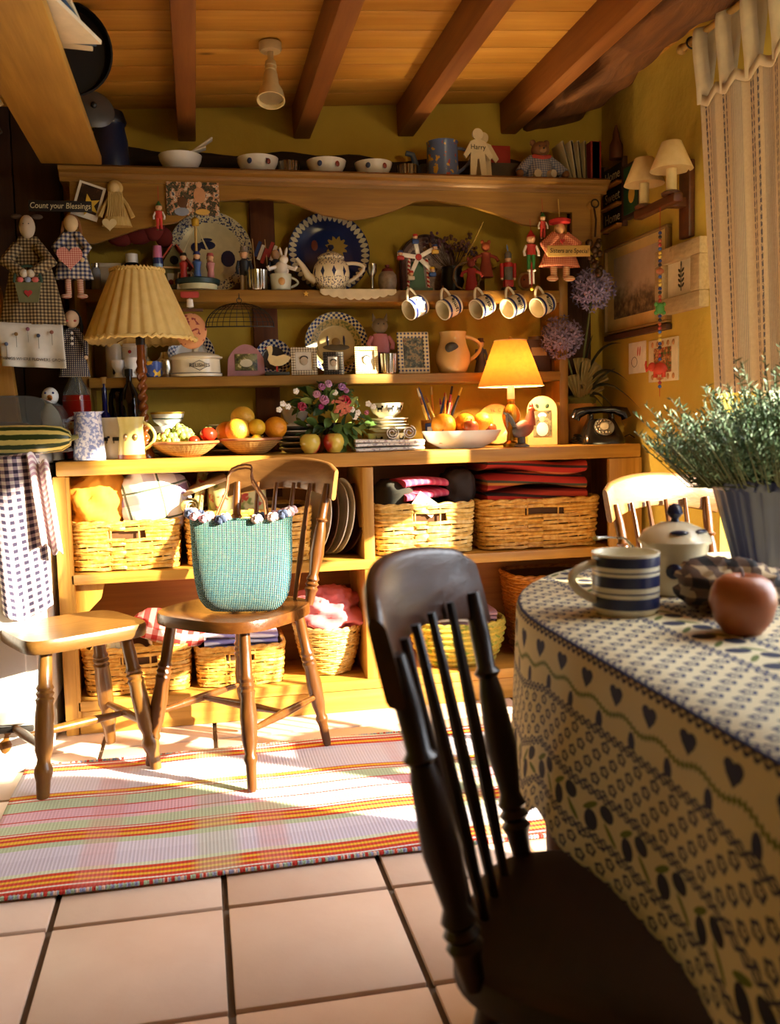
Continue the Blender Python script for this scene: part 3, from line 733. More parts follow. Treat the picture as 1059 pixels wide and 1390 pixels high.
# ------------------------------------------------------------------ straw bag on the chair
bag = thing('straw_bag', 'teal blue woven straw bag with fabric flowers along the rim', 'bag', (X(330, 2.6, .6), 2.625, .473), R(-14))
def strawm():
    x, y, z = coord(); a = sn((x+z)*620)*sn((x-z)*620); n = noise(ocv(), 70, 3)
    base = ramp(z*4.0, [(.05, '#225a68'), (.35, '#3c7f8e'), (.8, '#4b8886')])
    return mixc(sstep(a*.6+n, .55, 1.0)*.75, base, '#a9ac7c')
strawmat = MAT('teal_straw', strawm, .75, bump=lambda: (lambda c: sn((c[0]+c[2])*620)*sn((c[0]-c[2])*620))(coord()), bs=.7)
def bagf(u, v):
    a = 2*PI*u; c, s = math.cos(a), math.sin(a); e = .6
    wx = .115+.032*v+.018*math.sin(v*PI)*(1-v); wy = .052-.022*v+.012*math.sin(PI*v)
    k = min(1, (v*8)**.5) if v < .125 else 1
    return (math.copysign(abs(c)**e, c)*wx*(.80+.2*k), math.copysign(abs(s)**e, s)*wy*(.7+.3*k), .265*v+.012*v*(c*c)-.02*v*(1-c*c)*.4)
bm_ = M().grid(bagf, 56, 30, cu=True); bm_.f.append(tuple(range(56))[::-1])
bm_.obj('body', strawmat, bag, solid=.003, sharp=70)
fc = ['#e7c3c6', '#4f5a78', '#efd5d2', '#3f4a66', '#d9a7b4', '#5a6584']
for k in range(18):
    u = .5+(k/18) ; p = Vector(bagf(u % 1, 1.0)); g = M()
    for q in range(7): g.sph(Vector((.009*math.cos(q*.9), .009*math.sin(q*.9)*.7, .008*math.sin(q*2.4))), (.009, .008, .008), 7, 5)
    g.sph((0, -.006, .003), .008, 7, 5)
    g.obj('fabric_flower', C(fc[(k*5+k//3) % 6], .9), bag, loc=(p.x, p.y*1.05, p.z+.002))
for s, dx in ((-1, 0), (1, .02)):
    M().tube([(-.075, s*.022, .255)]+[(-.075+.15*(k/14)+.012*math.sin(k), s*(.022-.05*math.sin(PI*k/14)*.4)+.06*math.sin(PI*k/14), .255+(.145+dx*.5)*math.sin(PI*k/14)**.7) for k in range(1, 14)]+[(.075, s*.022, .255)], .0028, 6).obj('handle', C('#7a4a22', .6), bag)
# ------------------------------------------------------------------ white kitchen cabinet on the left with gingham towel, squash and bread bin
ap = thing('white_range_cooker', 'white enamel cooker standing against the end of the dresser', 'cooker', (-.765, 3.05, .035))
wht = C('#e8e6e2', .3, var=.06)
M().box((0, 0, .47), (.58, .62, .76), .012).obj('body', wht, ap)
M().box((0, .01, .028), (.56, .58, .126), .004).obj('kick_plinth', C('#d9d6d0', .4), ap)
M().box((0, 0, .872), (.60, .63, .036), .01).obj('top', wht, ap)
M().box((0, -.315, .42), (.52, .02, .60), .01).obj('door', wht, ap)
M().box((0, -.313, .105), (.54, .016, .018), .004).obj('vent_strip', C('#26211d', .6), ap)
M().tube([(-.2, -.345, .74), (.2, -.345, .74)], .01, 8).obj('handle', C('#c9c9c9', .25, .9), ap)
towm = gingham('navy_gingham', '#f0e9e2', '#9c8b98', '#2e2742', 11, 'UV')
def tow(u, v):
    # hangs from the cooker top over its front and side corner
    w = .245; x = -.685+w*u
    if v < .2: y, z = 2.80-.055+.10*(.2-v)/.2*.55, .928+.004*math.sin(u*9)
    else:
        d = (v-.2)/.8; z = .923-.47*d*(1-.25*abs(u-.62)); y = 2.728-.012*math.sin(u*11+d*2)-.010*d*math.sin(u*17)
        x += .035*d*math.sin(u*3)+.012*math.sin(u*8)*d
    return (x, y, z)
M().grid(tow, 60, 50, us=.95, vs_=2.6).obj('tea_towel', towm, label='navy and white gingham tea towel hanging over the cooker front', cat='towel', solid=.003, sharp=70)
def tow2(u, v):
    d = v; x = -.468+.055*u+.028*d; z = .93-.26*d-.03*u+.012*math.sin(u*9); y = 2.722-.014*math.sin(u*7+2)-.01*d
    return (x, y, z)
def pinks():
    u, v, w = coord('UV'); return mixc(fr(v*16) > .5, '#f0e6e2', '#c9a2ac')
M().grid(tow2, 20, 30).obj('striped_towel', MAT('pink_stripe_towel', pinks, .9), label='white towel edge with pale pink bars beside the gingham towel', cat='towel', solid=.004, sharp=70)
mr = thing('striped_marrow', 'dark green and yellow striped marrow squash lying on the cooker', 'marrow', (X(25, 2.86, .92), 2.87, .970), R(-3))
def marm():
    x, y, z = coord(); a = mt('ARCTAN2', z, y)
    s = sstep(sn(a*9)+noise(ocv(), 45, 3)*1.2-.6, -.25, .1); return mixc(s, '#d6c06a', '#2a3a18')
M().lathe([(0, -.155), (.020, -.153), (.036, -.135), (.043, -.09), (.044, 0), (.042, .08), (.036, .125), (.022, .148), (0, .155)], 28, rot=RY(R(90))).obj('body', MAT('marrow_rind', marm, .35), mr)
M().turn((.15, 0, 0), (.172, .002, .006), [(0, .009), (1, .006)], 8).obj('stem', C('#7d7a45', .8), mr)
bb = thing('bread_bin', 'clear domed plastic bread bin behind the marrow', 'bread bin', (X(18, 3.08, .95)-.02, 3.10, .927))
glass = MAT('clear_plastic', lambda: hx('#cfd2cc')[:3], .08, Transmission_Weight=.92, IOR=1.2)
def dome(u, v):
    a = PI*v; return (-.19*math.copysign(abs(math.cos(a))**.5, math.cos(a)), -.11+.22*u, .012+.165*math.sin(a)**.6)
dm = M().grid(dome, 10, 26)
for i in (0, 10): dm.f.append(tuple(j*11+i for j in range(27)))
dm.obj('cover', glass, bb, solid=.003)
M().box((0, 0, .006), (.40, .24, .012), .004).obj('tray', C('#3a332c', .4), bb)
def loafm(): return mixc(noise(ocv(), 30, 3), '#8a5a26', '#b98444')
lump('bread_loaf', MAT('crust', loafm, .8), (X(18, 3.08, .95)-.03, 3.10, .940), (.22, .12, .085), 3, 'brown crusted loaf inside the clear bread bin', 'bread', amp=.06)
# ------------------------------------------------------------------ builders for crockery and small goods
ZK = .8965
cream = C('#e6dcbf', .2, var=.06); white = C('#efece4', .2, var=.05); blue = C('#26356e', .25); navy = C('#1d2448', .3); brass = C('#b8862f', .3, .9); silver = C('#b9b4a8', .22, 1.0)
red = C('#b3201c', .45); black = C('#17130f', .45); yellow = C('#e0b02c', .5); green = C('#2f6b38', .5); skin = C('#e0b48c', .6); pinkc = C('#d99aa0', .7); tan = C('#c9a46a', .6); dgreen = C('#28402a', .6); terra = C('#b5653a', .8); dred = C('#6b1a14', .6); grey = C('#6d6a66', .6); lblue = C('#6d86b8', .5); brownm = C('#5a3318', .6)
def place(px, y, z): return (X(px, y, z+.05), y, z)
def bowlp(r, h, foot=.5, t=.004):
    o = [(0, .002), (r*foot, 0), (r*foot, h*.08), (r*.80, h*.35), (r*.95, h*.7), (r, h)]
    return o+[(r-t, h), (r*.95-t, h*.7), (r*.80-t, h*.37+t), (r*foot*.9, h*.14), (0, h*.12)]
def bowl(name, label, loc, r, h, mat, group=None, foot=.5, deco=None, cat='bowl'):
    t = thing(name, label, cat, loc, 0, group); M().lathe(bowlp(r, h, foot), 32).obj('body', mat, t)
    if deco: deco(t, r, h)
    return t
def band(t, r, z, h, mat, name='painted_band', s=32):
    return M().lathe([(r-.001, z), (r+.0006, z+.0005), (r+.0006, z+h-.0005), (r-.001, z+h), (r-.002, z+h), (r-.002, z)], s, cap=False).obj(name, mat, t)
def cupp(r, h, rt=None, t=.003):
    rt = rt or r
    return [(0, .001), (r*.9, 0), (r, h*.06), (rt, h), (rt-t, h), (r-t, h*.08), (0, h*.07)]
def hoop(p0, p1, out, r=.004, n=12, ax=0, mid=0):
    p0, p1 = Vector(p0), Vector(p1); o = Vector(out)
    return [p0.lerp(p1, k/n)+o*math.sin(PI*k/n)**.75 for k in range(n+1)]
def handle(t, p0, p1, out, r, mat): return M().tube(hoop(p0, p1, out), r, 8).obj('handle', mat, t)
def bottle(name, label, loc, r, h, mat, cap=None, neck=.3, lab=None, shoulder=.62, content=None):
    t = thing(name, label, 'bottle', loc)
    M().lathe([(0, .003), (r*.92, 0), (r, h*.03), (r, h*shoulder*.85), (r*.9, h*shoulder), (r*neck, h*(shoulder+.14)), (r*neck*.95, h*.95), (r*neck*1.15, h*.955), (r*neck*1.15, h*.99), (r*neck*.8, h*.99), (r*neck*.7, h*.9), (r*neck*.7, h*(shoulder+.12)), (r*.8, h*shoulder*.9), (r*.88, h*.06), (0, h*.05)], 24).obj('glass', mat, t)
    if content: M().lathe([(0, h*.012), (r*.98, h*.012), (r*1.006, h*.035), (r*1.006, h*shoulder*.84), (r*.95, h*shoulder*.93), (0, h*shoulder*.94)], 24).obj('contents', content, t)
    if cap: M().lathe([(0, h*.94), (r*neck*1.25, h*.94), (r*neck*1.25, h*1.02), (0, h*1.03)], 16).obj('stopper', cap, t)
    if lab:
        m_, z0, z1, a0, a1 = lab
        M().grid(lambda u, v: ((r*1.012+.0008)*math.cos(R(a0+(a1-a0)*u)), (r*1.012+.0008)*math.sin(R(a0+(a1-a0)*u)), h*(z0+(z1-z0)*v)), 12, 1).obj('paper_label', m_, t, solid=.0006)
    return t
def lean_plate(label, px, z, r, tilt=12, mats=None, rings=(), y=None, prof=None, group=None, py=None):
    """a plate standing on edge against the wall; rings = (r0, r1, mat)"""
    y0 = y or YB-.040-2*r*math.sin(R(tilt))*0.5
    t = thing('display_plate', label, 'plate', (X(px, y0, z+r), y0, z+r*math.cos(R(tilt))), 0, group, rot=(R(90-tilt), 0, 0))
    M().lathe(plate_prof(r), 48).obj('dish', mats, t)
    for k, (a, b, m_) in enumerate(rings):
        def zz(q): return .0045 if q < .62 else .0045+(q-.62)/.36*.0165
        M().lathe([(r*a, zz(a)), (r*a, zz(a)+.0012), (r*b, zz(b)+.0012), (r*b, zz(b))] if a > 0 else [(0, zz(0)+.001), (r*b, zz(b)+.001), (r*b, zz(b))], 48, cap=False).obj('painted_band', m_, t)
    return t
def frame(label, px, z, w, h, b, mat, pic, y=3.26, tilt=8, rz=0, extra=None, cat='photo frame', loc=None, th=.012):
    loc = loc or (X(px, y, z+h/2), y, z)
    t = thing('framed_picture', label, cat, loc, rz)
    rt = RX(R(-tilt))
    for c, d in (((0, 0, b/2), (w, th, b)), ((0, 0, h-b/2), (w, th, b)), ((-w/2+b/2, 0, h/2), (b, th, h-2*b)), ((w/2-b/2, 0, h/2), (b, th, h-2*b))):
        M().box(rt @ Vector(c), d, min(.002, b*.2), rot=rt).obj('moulding', mat, t)
    M().box(rt @ Vector((0, th*.2, h/2)), (w-2*b+.002, th*.3, h-2*b+.002), rot=rt).obj('picture', pic, t)
    if tilt: M().box((0, h*.16+.012, h*.32), (w*.2, .004, h*.66), rot=RX(R(16))).obj('easel_leg', black, t)
    if extra: extra(t, rt, w, h)
    return t
def photo(name, cols, sc=28):
    return MAT('print_'+name, lambda: ramp(noise(ocv(), sc, 4, .6)*1.0, [(.30+.4*k/(len(cols)-1), c) for k, c in enumerate(cols)], True), .4)
def portrait(t, rt, w, h):
    # small monochrome head: hair, face, collar
    for nm, c, r, m_ in (('head_print', (0, -.0035, h*.50), (w*.15, .001, h*.15), C('#c9b79c', .6)), ('hair_print', (0, -.0042, h*.60), (w*.16, .001, h*.09), C('#3a332c', .6))):
        M().sph(rt @ Vector(c), r, 14, 8).obj(nm, m_, t)
def figure(label, loc, h, coat, legs, hat=None, rz=0, name='figurine', skinm=skin, cat='figurine', dress=False, arms=True):
    """a small painted figure: legs, body, arms, head, hat, base"""
    t = thing(name, label, cat, loc, rz)
    if dress: M().lathe([(0, 0), (h*.20, 0), (h*.19, h*.1), (h*.10, h*.5), (h*.11, h*.68), (h*.04, h*.74), (0, h*.74)], 16).obj('dress', coat, t)
    else:
        for s in (-1, 1): M().turn((s*h*.06, 0, 0), (s*h*.05, 0, h*.40), [(0, h*.05), (.15, h*.042), (1, h*.055)], 10).obj('leg', legs, t)
        M().lathe([(0, h*.34), (h*.11, h*.36), (h*.10, h*.5), (h*.125, h*.68), (h*.04, h*.74), (0, h*.74)], 14, sy=.75).obj('body', coat, t)
    if arms:
        for s in (-1, 1): M().tube([(s*h*.12, 0, h*.68), (s*h*.165, -h*.02, h*.52), (s*h*.15, -h*.05, h*.38)], [h*.04, h*.036, h*.03], 8).obj('arm', coat, t)
    M().sph((0, 0, h*.83), (h*.095, h*.095, h*.11), 12, 9).obj('head', skinm, t)
    if hat: M().lathe([(h*.12, h*.88), (h*.11, h*.90), (h*.085, h*.91), (h*.08, h*1.0), (0, h*1.01)], 14).obj('hat', hat, t)
    return t

# ------------------------------------------------------------------ worktop, from the cooker end to the telephone
def spongem():
    v = ocv(); return mixc(sstep(noise(v, 95, 3), .42, .58), '#e8e6ec', '#8d97c4')
sponge = MAT('blue_spongeware', spongem, .25)
j = thing('spongeware_jug', 'tall tapering jug in blue and white spongeware', 'jug', place(121, 3.10, ZK))
M().lathe([(0, .002), (.050, 0), (.051, .01), (.0415, .15), (.0435, .155), (.040, .155), (.038, .148), (.047, .012), (0, .010)], 32).obj('body', sponge, j)
M().prism([(.035, .14), (.052, .156), (.036, .155)], -.012, .012).obj('spout', sponge, j); handle(j, (-.042, 0, .138), (-.048, 0, .035), (-.035, 0, .01), .0055, sponge)
redl = MAT('red_cordial', lambda: hx('#8a160c')[:3], .1, Transmission_Weight=.25, IOR=1.34)
clear = MAT('clear_glass', lambda: hx('#e8eeea')[:3], .03, Transmission_Weight=.95, IOR=1.35)
def lablm():
    x, y, z = coord(); return mixc(noise(ocv(), 60, 2) > .52, '#d88a2a', '#efe2c0')
bottle('cordial_bottle', 'round glass bottle of dark red cordial with orange label', place(107, 3.21, ZK), .047, .30, clear, C('#e8e4da', .5), .42, (MAT('orange_label', lablm, .6), .22, .42, -130, -50), .76, content=redl)
fb = thing('ceramic_bird', 'white ceramic bird figure with orange beak beside the cordial bottle', 'figurine', (X(70, 3.19, 1.02), 3.20, ZK))
M().lathe([(0, 0), (.035, 0), (.03, .03), (.04, .10), (.034, .16), (.018, .19), (0, .192)], 18).obj('body', white, fb)
M().sph((0, -.006, .21), (.027, .027, .03), 14, 9).obj('head', white, fb); M().turn((0, -.025, .208), (.012, -.055, .198), [(0, .01), (1, .001)], 8).obj('beak', C('#d9822a', .5), fb)
for s in (-1, 1): M().sph((s*.012, -.027, .22), .004, 8, 6).obj('eye', blue, fb)
rc = thing('red_tin', 'small red and gold tin behind the spongeware jug', 'tin', (X(85, 3.27, .97), 3.28, ZK)); M().lathe([(0, 0), (.032, 0), (.032, .17), (0, .17)], 20).obj('body', red, rc); band(rc, .032, .12, .02, brass)
def stem(label, px, y, r, h, mat, **k): return bottle('wine_bottle', label, place(px, y, ZK), r, h, mat, shoulder=.72, **k)
dkg = MAT('dark_bottle_glass', lambda: hx('#120d08')[:3], .06); blg = MAT('cobalt_bottle_glass', lambda: hx('#101c66')[:3], .06, Transmission_Weight=.35)
b_ = bottle('blue_bottle', 'slim cobalt blue bottle with pointed shoulders', place(145, 3.22, ZK), .036, .265, blg, C('#b58a45', .8), .24, None, .45)
M().sph((.015, -.036, .09), (.024, .004, .024), 16, 8).obj('medallion', C('#3c4a86', .3), b_)
stem('dark glass wine bottle beside the cobalt bottle', 163, 3.26, .033, .30, dkg, cap=C('#141014', .4))
stem('dark glass wine bottle with tan card label, by the twisted lamp stem', 179, 3.21, .035, .29, dkg, cap=C('#141014', .4), lab=(C('#b58f4a', .7), .10, .32, -140, -40))
stem('green-black bottle with cream neck foil behind the cordial', 117, 3.31, .034, .335, dkg, cap=C('#d9c08a', .5))
def animals(t, r, h):
    for a in (-150, -115, -80, -45):
        q = R(a); m_ = Matrix.Rotation(q+PI/2, 3, 'Z')
        g = M().box((0, 0, 0), (.026, .0012, .012)).box((-.009, 0, -.009), (.003, .0012, .010)).box((.008, 0, -.009), (.003, .0012, .010)).box((.015, 0, .006), (.009, .0012, .007))
        g.v = [tuple(m_ @ Vector(v)+Vector((r*1.0*math.cos(q), r*1.0*math.sin(q), h*.5))) for v in g.v]; g.obj('animal_print', black, t)
ck = thing('farmyard_crock', 'cream crock printed with black cows behind the yellow mug', 'crock', place(156, 3.19, ZK)); M().lathe(cupp(.063, .135, .066, .005), 30).obj('body', cream, ck); animals(ck, .0655, .13)
ym = thing('yellow_mug', 'waisted yellow glazed pottery mug with brown foot', 'mug', place(179, 3.100, ZK)); ygl = MAT('yellow_glaze', lambda: mixc(noise(ocv(), 25, 3), '#c9b25c', '#e3d28a'), .15)
M().lathe([(0, .001), (.043, 0), (.045, .012), (.040, .06), (.038, .10), (.044, .135), (.041, .135), (.035, .10), (.037, .06), (.040, .015), (0, .012)], 30).obj('body', ygl, ym); band(ym, .045, 0, .014, C('#8a4a1e', .3), 'foot_band'); handle(ym, (.038, -.006, .118), (.041, -.006, .03), (.036, -.014, 0), .0055, ygl)
for a in (-115, -70): M().sph((.040*math.cos(R(a)), .040*math.sin(R(a)), .07), (.008, .008, .012), 8, 6).obj('moulded_flower', C('#8d6a3a', .3), ym)
# pleated lamp with barley twist stem
LX = X(194, 3.14, 1.1)
lp = thing('pleated_lamp', 'table lamp with pleated cream shade on a barley-twist wooden stem', 'lamp', (LX, 3.14, ZK))
tw = wood('lamp_walnut', '#54260c', '#8a4a1a', 2, .2)
M().lathe([(0, 0), (.030, 0), (.030, .012), (.024, .025), (.021, .035), (.02, .05), (0, .05)], 24).obj('base', tw, lp)
def twist(u, v):
    a = 2*PI*u; z = .045+.235*v; r = .0125+.0045*math.cos(2*(a-z*95)); return (r*math.cos(a), r*math.sin(a), z)
M().grid(twist, 20, 90, cu=True).obj('stem', tw, lp, sharp=80)
M().lathe([(0, .278), (.017, .278), (.019, .29), (.014, .30), (.017, .315), (.013, .325), (.013, .37), (0, .37)], 16).obj('collar', tw, lp)
M().lathe([(0, .37), (.015, .37), (.015, .42), (0, .42)], 14).obj('bulb_holder', black, lp)
def pleat(r, a, z): return r*(1+.018*math.sin(a*26)+.008*math.sin(a*52+1))
shm = MAT('pleated_cream_fabric', lambda: mixc(noise(ocv(), 40, 2), '#d6b25e', '#e8cc84'), .8)
zb, zt = .385, .608
g = M().lathe([(.178, zb), (.176, zb+.004), (.082, zt), (.080, zt), (.172, zb+.002)], 156, fn=pleat); g.f = g.f[:156*4]
g.obj('shade', shm, lp, sharp=50)
for r, z in ((.180, zb), (.084, zt)): M().tube([(r*(1+.012*math.sin(k*2.2))*math.cos(2*PI*k/90), r*(1+.012*math.sin(k*2.2))*math.sin(2*PI*k/90), z+.004*math.sin(k*2.9)) for k in range(90)], .006, 6, closed=True).obj('ruched_trim', shm, lp)
for k in range(3): M().tube([(0, 0, .42), (.168*math.cos(k*2.1), .168*math.sin(k*2.1), zb+.006)], .002, 6).obj('shade_carrier', brass, lp)
# bowls and plates stacked behind the grapes
def stackplates(px, y, r, n, mats, lab, z0=ZK, grp=None, th=.009):
    for k in range(n):
        M().lathe(plate_prof(r, h=.016), 36).obj('dinner_plate', mats[k % len(mats)], loc=(X(px, y, z0)+.004*math.sin(k*2.3), y, z0+k*th), label=lab, cat='plate', group=grp)
    return z0+n*th
z = stackplates(231, 3.27, .060, 5, [white, cream], 'cream plate in the pile under the yellow-rimmed bowl', grp='plates under the yellow-rimmed bowl', th=.010)
bz = bowl('slipware_bowl', 'small white bowl with brown swag on the plates beside the lamp stem', (X(229, 3.27, z), 3.27, z+.008), .056, .045, white, deco=lambda t, r, h: [band(t, r*.86, h*.22, .014, C('#7a3f1c', .3))]); z += .055
bowl('yellow_rimmed_bowl', 'white bowl with yellow and green rim topping the plate pile', (X(228, 3.27, z), 3.27, z-.004), .058, .05, white, deco=lambda t, r, h: [band(t, r, h*.86, .007, yellow), band(t, r*.91, h*.5, .004, dgreen)])
# grape basket
def fruitbasket(label, px, y, r, h, tilt=0):
    t = thing('fruit_basket', label, 'basket', place(px, y, ZK), 0)
    P = [(0, .003), (r*.42, 0), (r*.60, h*.22), (r*.82, h*.6), (r, h), (r*.985, h+.003), (r*.80, h*.66), (r*.57, h*.3), (r*.40, .006), (0, .006)]
    def wv(rr, a, z): return rr*(1+.012*math.sin(a*46+z*700))
    M().lathe(P, 138, fn=wv).obj('woven_shell', MAT('coiled_rush', lambda: mixc(sstep(sn(coord()[2]*1500)*.5+noise(ocv(), 90, 2), .3, .9), '#7d4f1c', '#d0a45a'), .7), t)
    M().tube([(r*(1+.01*math.sin(k*1.9))*math.cos(2*PI*k/60), r*(1+.01*math.sin(k*1.9))*math.sin(2*PI*k/60), h+.002) for k in range(60)], .005, 6, closed=True).obj('rim', C('#9a5a2c', .6), t)
    return t
gb = fruitbasket('shallow rush basket of green grapes and tomatoes', 251, 3.135, .112, .045)
grp = MAT('green_grape', lambda: mixc(noise(ocv(), 30, 2), '#8ea03c', '#c3cc72'), .25, Subsurface_Weight=.2)
gx, gy = X(251, 3.135, .93), 3.135
bn = thing('grape_bunch', 'bunch of green grapes heaped in the rush basket', 'grapes', (gx-.025, gy, ZK+.022)); random.seed(5)
gm = M().sph((0, 0, 0), (.0105, .0105, .0125), 10, 7).mesh('grape'); gm.materials.append(grp)
for k in range(62):
    a = random.random()*2*PI; q = random.random()**.6
    link('grape', gm, bn, (.068*q*math.cos(a), .055*q*math.sin(a), .014+.050*(1-q*q)*random.random()**.4+.016), rz=a)
M().tube([(-.02, 0, .06), (.0, -.005, .083), (.02, 0, .085), (.03, .01, .075)], .002, 5).obj('stalk', C('#7a7a3a', .8), bn)
tomm = C('#c02a14', .2, var=.15)
def tomato(label, loc, r, cat='tomato', m_=tomm, group=None):
    t = thing('tomato', label, cat, loc); M().lathe([(0, -r*.82)]+[(r*math.cos(R(b)), r*.86*math.sin(R(b))) for b in range(-70, 71, 14)]+[(r*.2, r*.80), (0, r*.74)], 20).obj('flesh', m_, t)
    g = M()
    for k in range(5): g.tube([(0, 0, r*.78), (r*.25*math.cos(k*1.26), r*.25*math.sin(k*1.26), r*.83), (r*.45*math.cos(k*1.26), r*.45*math.sin(k*1.26), r*.80)], [.0015, .002, .0005], 4)
    g.obj('calyx', C('#4d6a2c', .7), t); return t
tomato('ripe tomato propped highest at the rim of the grape basket', (gx+.078, gy-.03, ZK+.072), .028); tomato('smaller tomato tucked below the grapes', (gx+.030, gy-.062, ZK+.052), .020)
# orange basket
fruitbasket('shallow rush basket piled with oranges and grapefruit', 340, 3.16, .105, .05)
def citrusm(n, a, b): return MAT(n, lambda: mixc(noise(ocv(), 14, 2), a, b), .4, bump=lambda: noise(ocv(), 260, 2), bs=.25)
orm, grm, lem = citrusm('orange_peel', '#d9820f', '#ee9f20'), citrusm('grapefruit_peel', '#dd9f22', '#efbb44'), citrusm('lemon_peel', '#e0a818', '#f2c62e')
def citrus(name, label, loc, r, m_, cat):
    t = thing(name, label, cat, loc, random.random()*6); M().sph((0, 0, 0), (r, r, r*.95), 20, 13).obj('peel', m_, t); M().lathe([(0, r*.93), (r*.1, r*.945), (r*.08, r*.965), (0, r*.97)], 8).obj('stem_end', C('#7a6a2c', .8), t); return t
gx, gy = X(340, 3.16, .93), 3.16
citrus('grapefruit', 'pale grapefruit on top of the orange basket heap', (gx-.022, gy+.02, ZK+.125), .041, grm, 'grapefruit'); citrus('grapefruit', 'large golden grapefruit at the rim beside the tomatoes', (gx-.042, gy-.035, ZK+.083), .043, grm, 'grapefruit')
citrus('orange', 'deep orange fruit partly hidden behind the large golden grapefruit', (gx-.078, gy+.015, ZK+.077), .038, orm, 'orange'); citrus('orange', 'ribbed orange resting on the rim closest to the flowers', (gx+.086, gy-.01, ZK+.088), .040, orm, 'orange')
citrus('lemon', 'small round lemon between grapefruit and ribbed orange', (gx+.020, gy-.045, ZK+.091), .030, lem, 'lemon'); citrus('lemon', 'lemon lying low inside the orange basket', (gx+.017, gy-.074, ZK+.052), .018, lem, 'lemon')
bwp = [C('#e7dfc8', .25, var=.05), C('#23201f', .3)]
stackplates(322, 3.30, .095, 9, bwp, 'dark and white plate stacked behind the orange basket', grp='plates stacked behind the oranges', th=.011)
z = stackplates(402, 3.23, .060, 9, bwp, 'small dark and white plate stacked behind the flowers', grp='small plates stacked behind the flowers', th=.010)
bowl('white_bowl', 'white embossed bowl on the plates behind the flowers', (X(401, 3.25, z), 3.25, z+.007), .050, .062, white)
# apples and flowers
appm = MAT('red_green_apple', lambda: mixc(sstep(noise(ocv(), 18, 3)+coord()[0]*6, .40, .62), '#c9b04a', '#b4362a'), .25)
def apple(label, loc, r, m_=appm, rz=0):
    t = thing('apple', label, 'apple', loc, rz)
    M().lathe([(0, r*.14), (r*.3, r*.02), (r*.55, 0), (r*.85, r*.4), (r, r*.95), (r*.94, r*1.32), (r*.80, r*1.60), (r*.60, r*1.75), (r*.42, r*1.79), (r*.25, r*1.74), (r*.10, r*1.64), (0, r*1.6)], 24).obj('flesh', m_, t)
    M().tube([(0, 0, r*1.62), (.001, 0, r*1.85), (.004, 0, r*2.0)], .0016, 5).obj('stalk', brownm, t); return t
apple('red and yellow apple next to the ribbed orange', place(421, 3.095, ZK), .036, rz=1.0); apple('apple with yellow cheek in front of the bouquet foliage', place(453, 3.095, ZK), .036, rz=2.6); apple('dull russet apple half hidden between two red apples', place(438, 3.16, ZK), .034, C('#a8672c', .5), 2)
bq = thing('flower_bouquet', 'bouquet of pink roses, lilac blooms and green leaves in a dark vase', 'bouquet', place(447, 3.19, ZK))
M().lathe([(0, 0), (.045, 0), (.055, .04), (.045, .085), (.05, .10), (.046, .10), (.04, .085), (0, .02)], 20).obj('vase', dkg, bq)
leafm = [C('#2f4a22', .5), C('#4d6a2e', .5), C('#86964a', .5)]
random.seed(11)
def leafmesh(L, w):
    return M().grid(lambda u, v: ((u-.5)*w*math.sin(PI*min(1, v*.96+.02))**.8*2*.5*2*.5, L*v, .12*L*math.sin(PI*v)+.25*w*abs(u-.5)), 2, 6)
lms = []
for k, mm_ in enumerate(leafm):
    me = leafmesh(.055, .030).mesh('leaf'); me.materials.append(mm_); lms.append(me)
for k in range(130):
    a = random.random()*2*PI; el = random.uniform(-.5, 1.45); rr = random.uniform(.06, .105)
    p = (rr*math.cos(a)*math.cos(el)*1.15, rr*.75*math.sin(a)*math.cos(el), .115+rr*.95*math.sin(el)-(.02 if el < 0 else 0))
    p = (p[0], p[1], max(p[2], .04))
    link('leaf', lms[k % 3], bq, p, rot=(random.uniform(-.9, 1.2), random.uniform(-.8, .8), a-PI/2))
for k in range(26):
    a = R(-100+random.uniform(-60, 70)); z0 = random.uniform(.01, .10); rr = random.uniform(.05, .075)
    link('leaf', lms[2 if k % 2 else 1], bq, (.03+rr*math.cos(a)*.9, rr*math.sin(a), z0), rot=(random.uniform(-1.6, -.6), 0, a-PI/2+random.uniform(-.4, .4)))
def bloom(r, mat, loc, n=16, name='rose'):
    g = M()
    for k in range(n):
        a = k*2.4; q = (k/n)**.6; m_ = Matrix.Rotation(a, 3, 'Z') @ Matrix.Rotation(q*.9, 3, 'Y')
        pet = M().sph((0, 0, 0), (r*.10, r*.42, r*.5), 8, 6)
        g.add([m_ @ (Vector(v)+Vector((r*.12+r*.42*q, 0, r*.15))) for v in pet.v], pet.f)
    return g.obj(name, mat, bq, loc, rot=(R(55), 0, random.uniform(-.6, .6)))
for (px, py, r, h) in [(468, 545, .030, '#c2384e'), (410, 552, .022, '#b5405a'), (440, 543, .024, '#c98ab0'), (430, 535, .018, '#d9a2b8'), (437, 525, .017, '#b57aa8'), (446, 521, .018, '#d2a8c8'), (464, 525, .018, '#b98ac2'), (436, 552, .014, '#b2408a'), (498, 560, .012, '#d98aa0'), (470, 530, .014, '#c08fb8')]:
    p = at(px, py, y=3.11); bloom(r, C(h, .7), (p.x-bq.location.x, p.y-bq.location.y, p.z-ZK))
p = at(463, 552, y=3.105); g = M(); random.seed(4)
for k in range(90): a, b = random.random()*2*PI, random.random(); g.sph((.036*b*math.cos(a), -.012*(1-b*b), .030*b*math.sin(a)), .0055, 5, 4)
g.obj('carnation', C('#c9745a', .8), bq, (p.x-bq.location.x, p.y-bq.location.y, p.z-ZK))
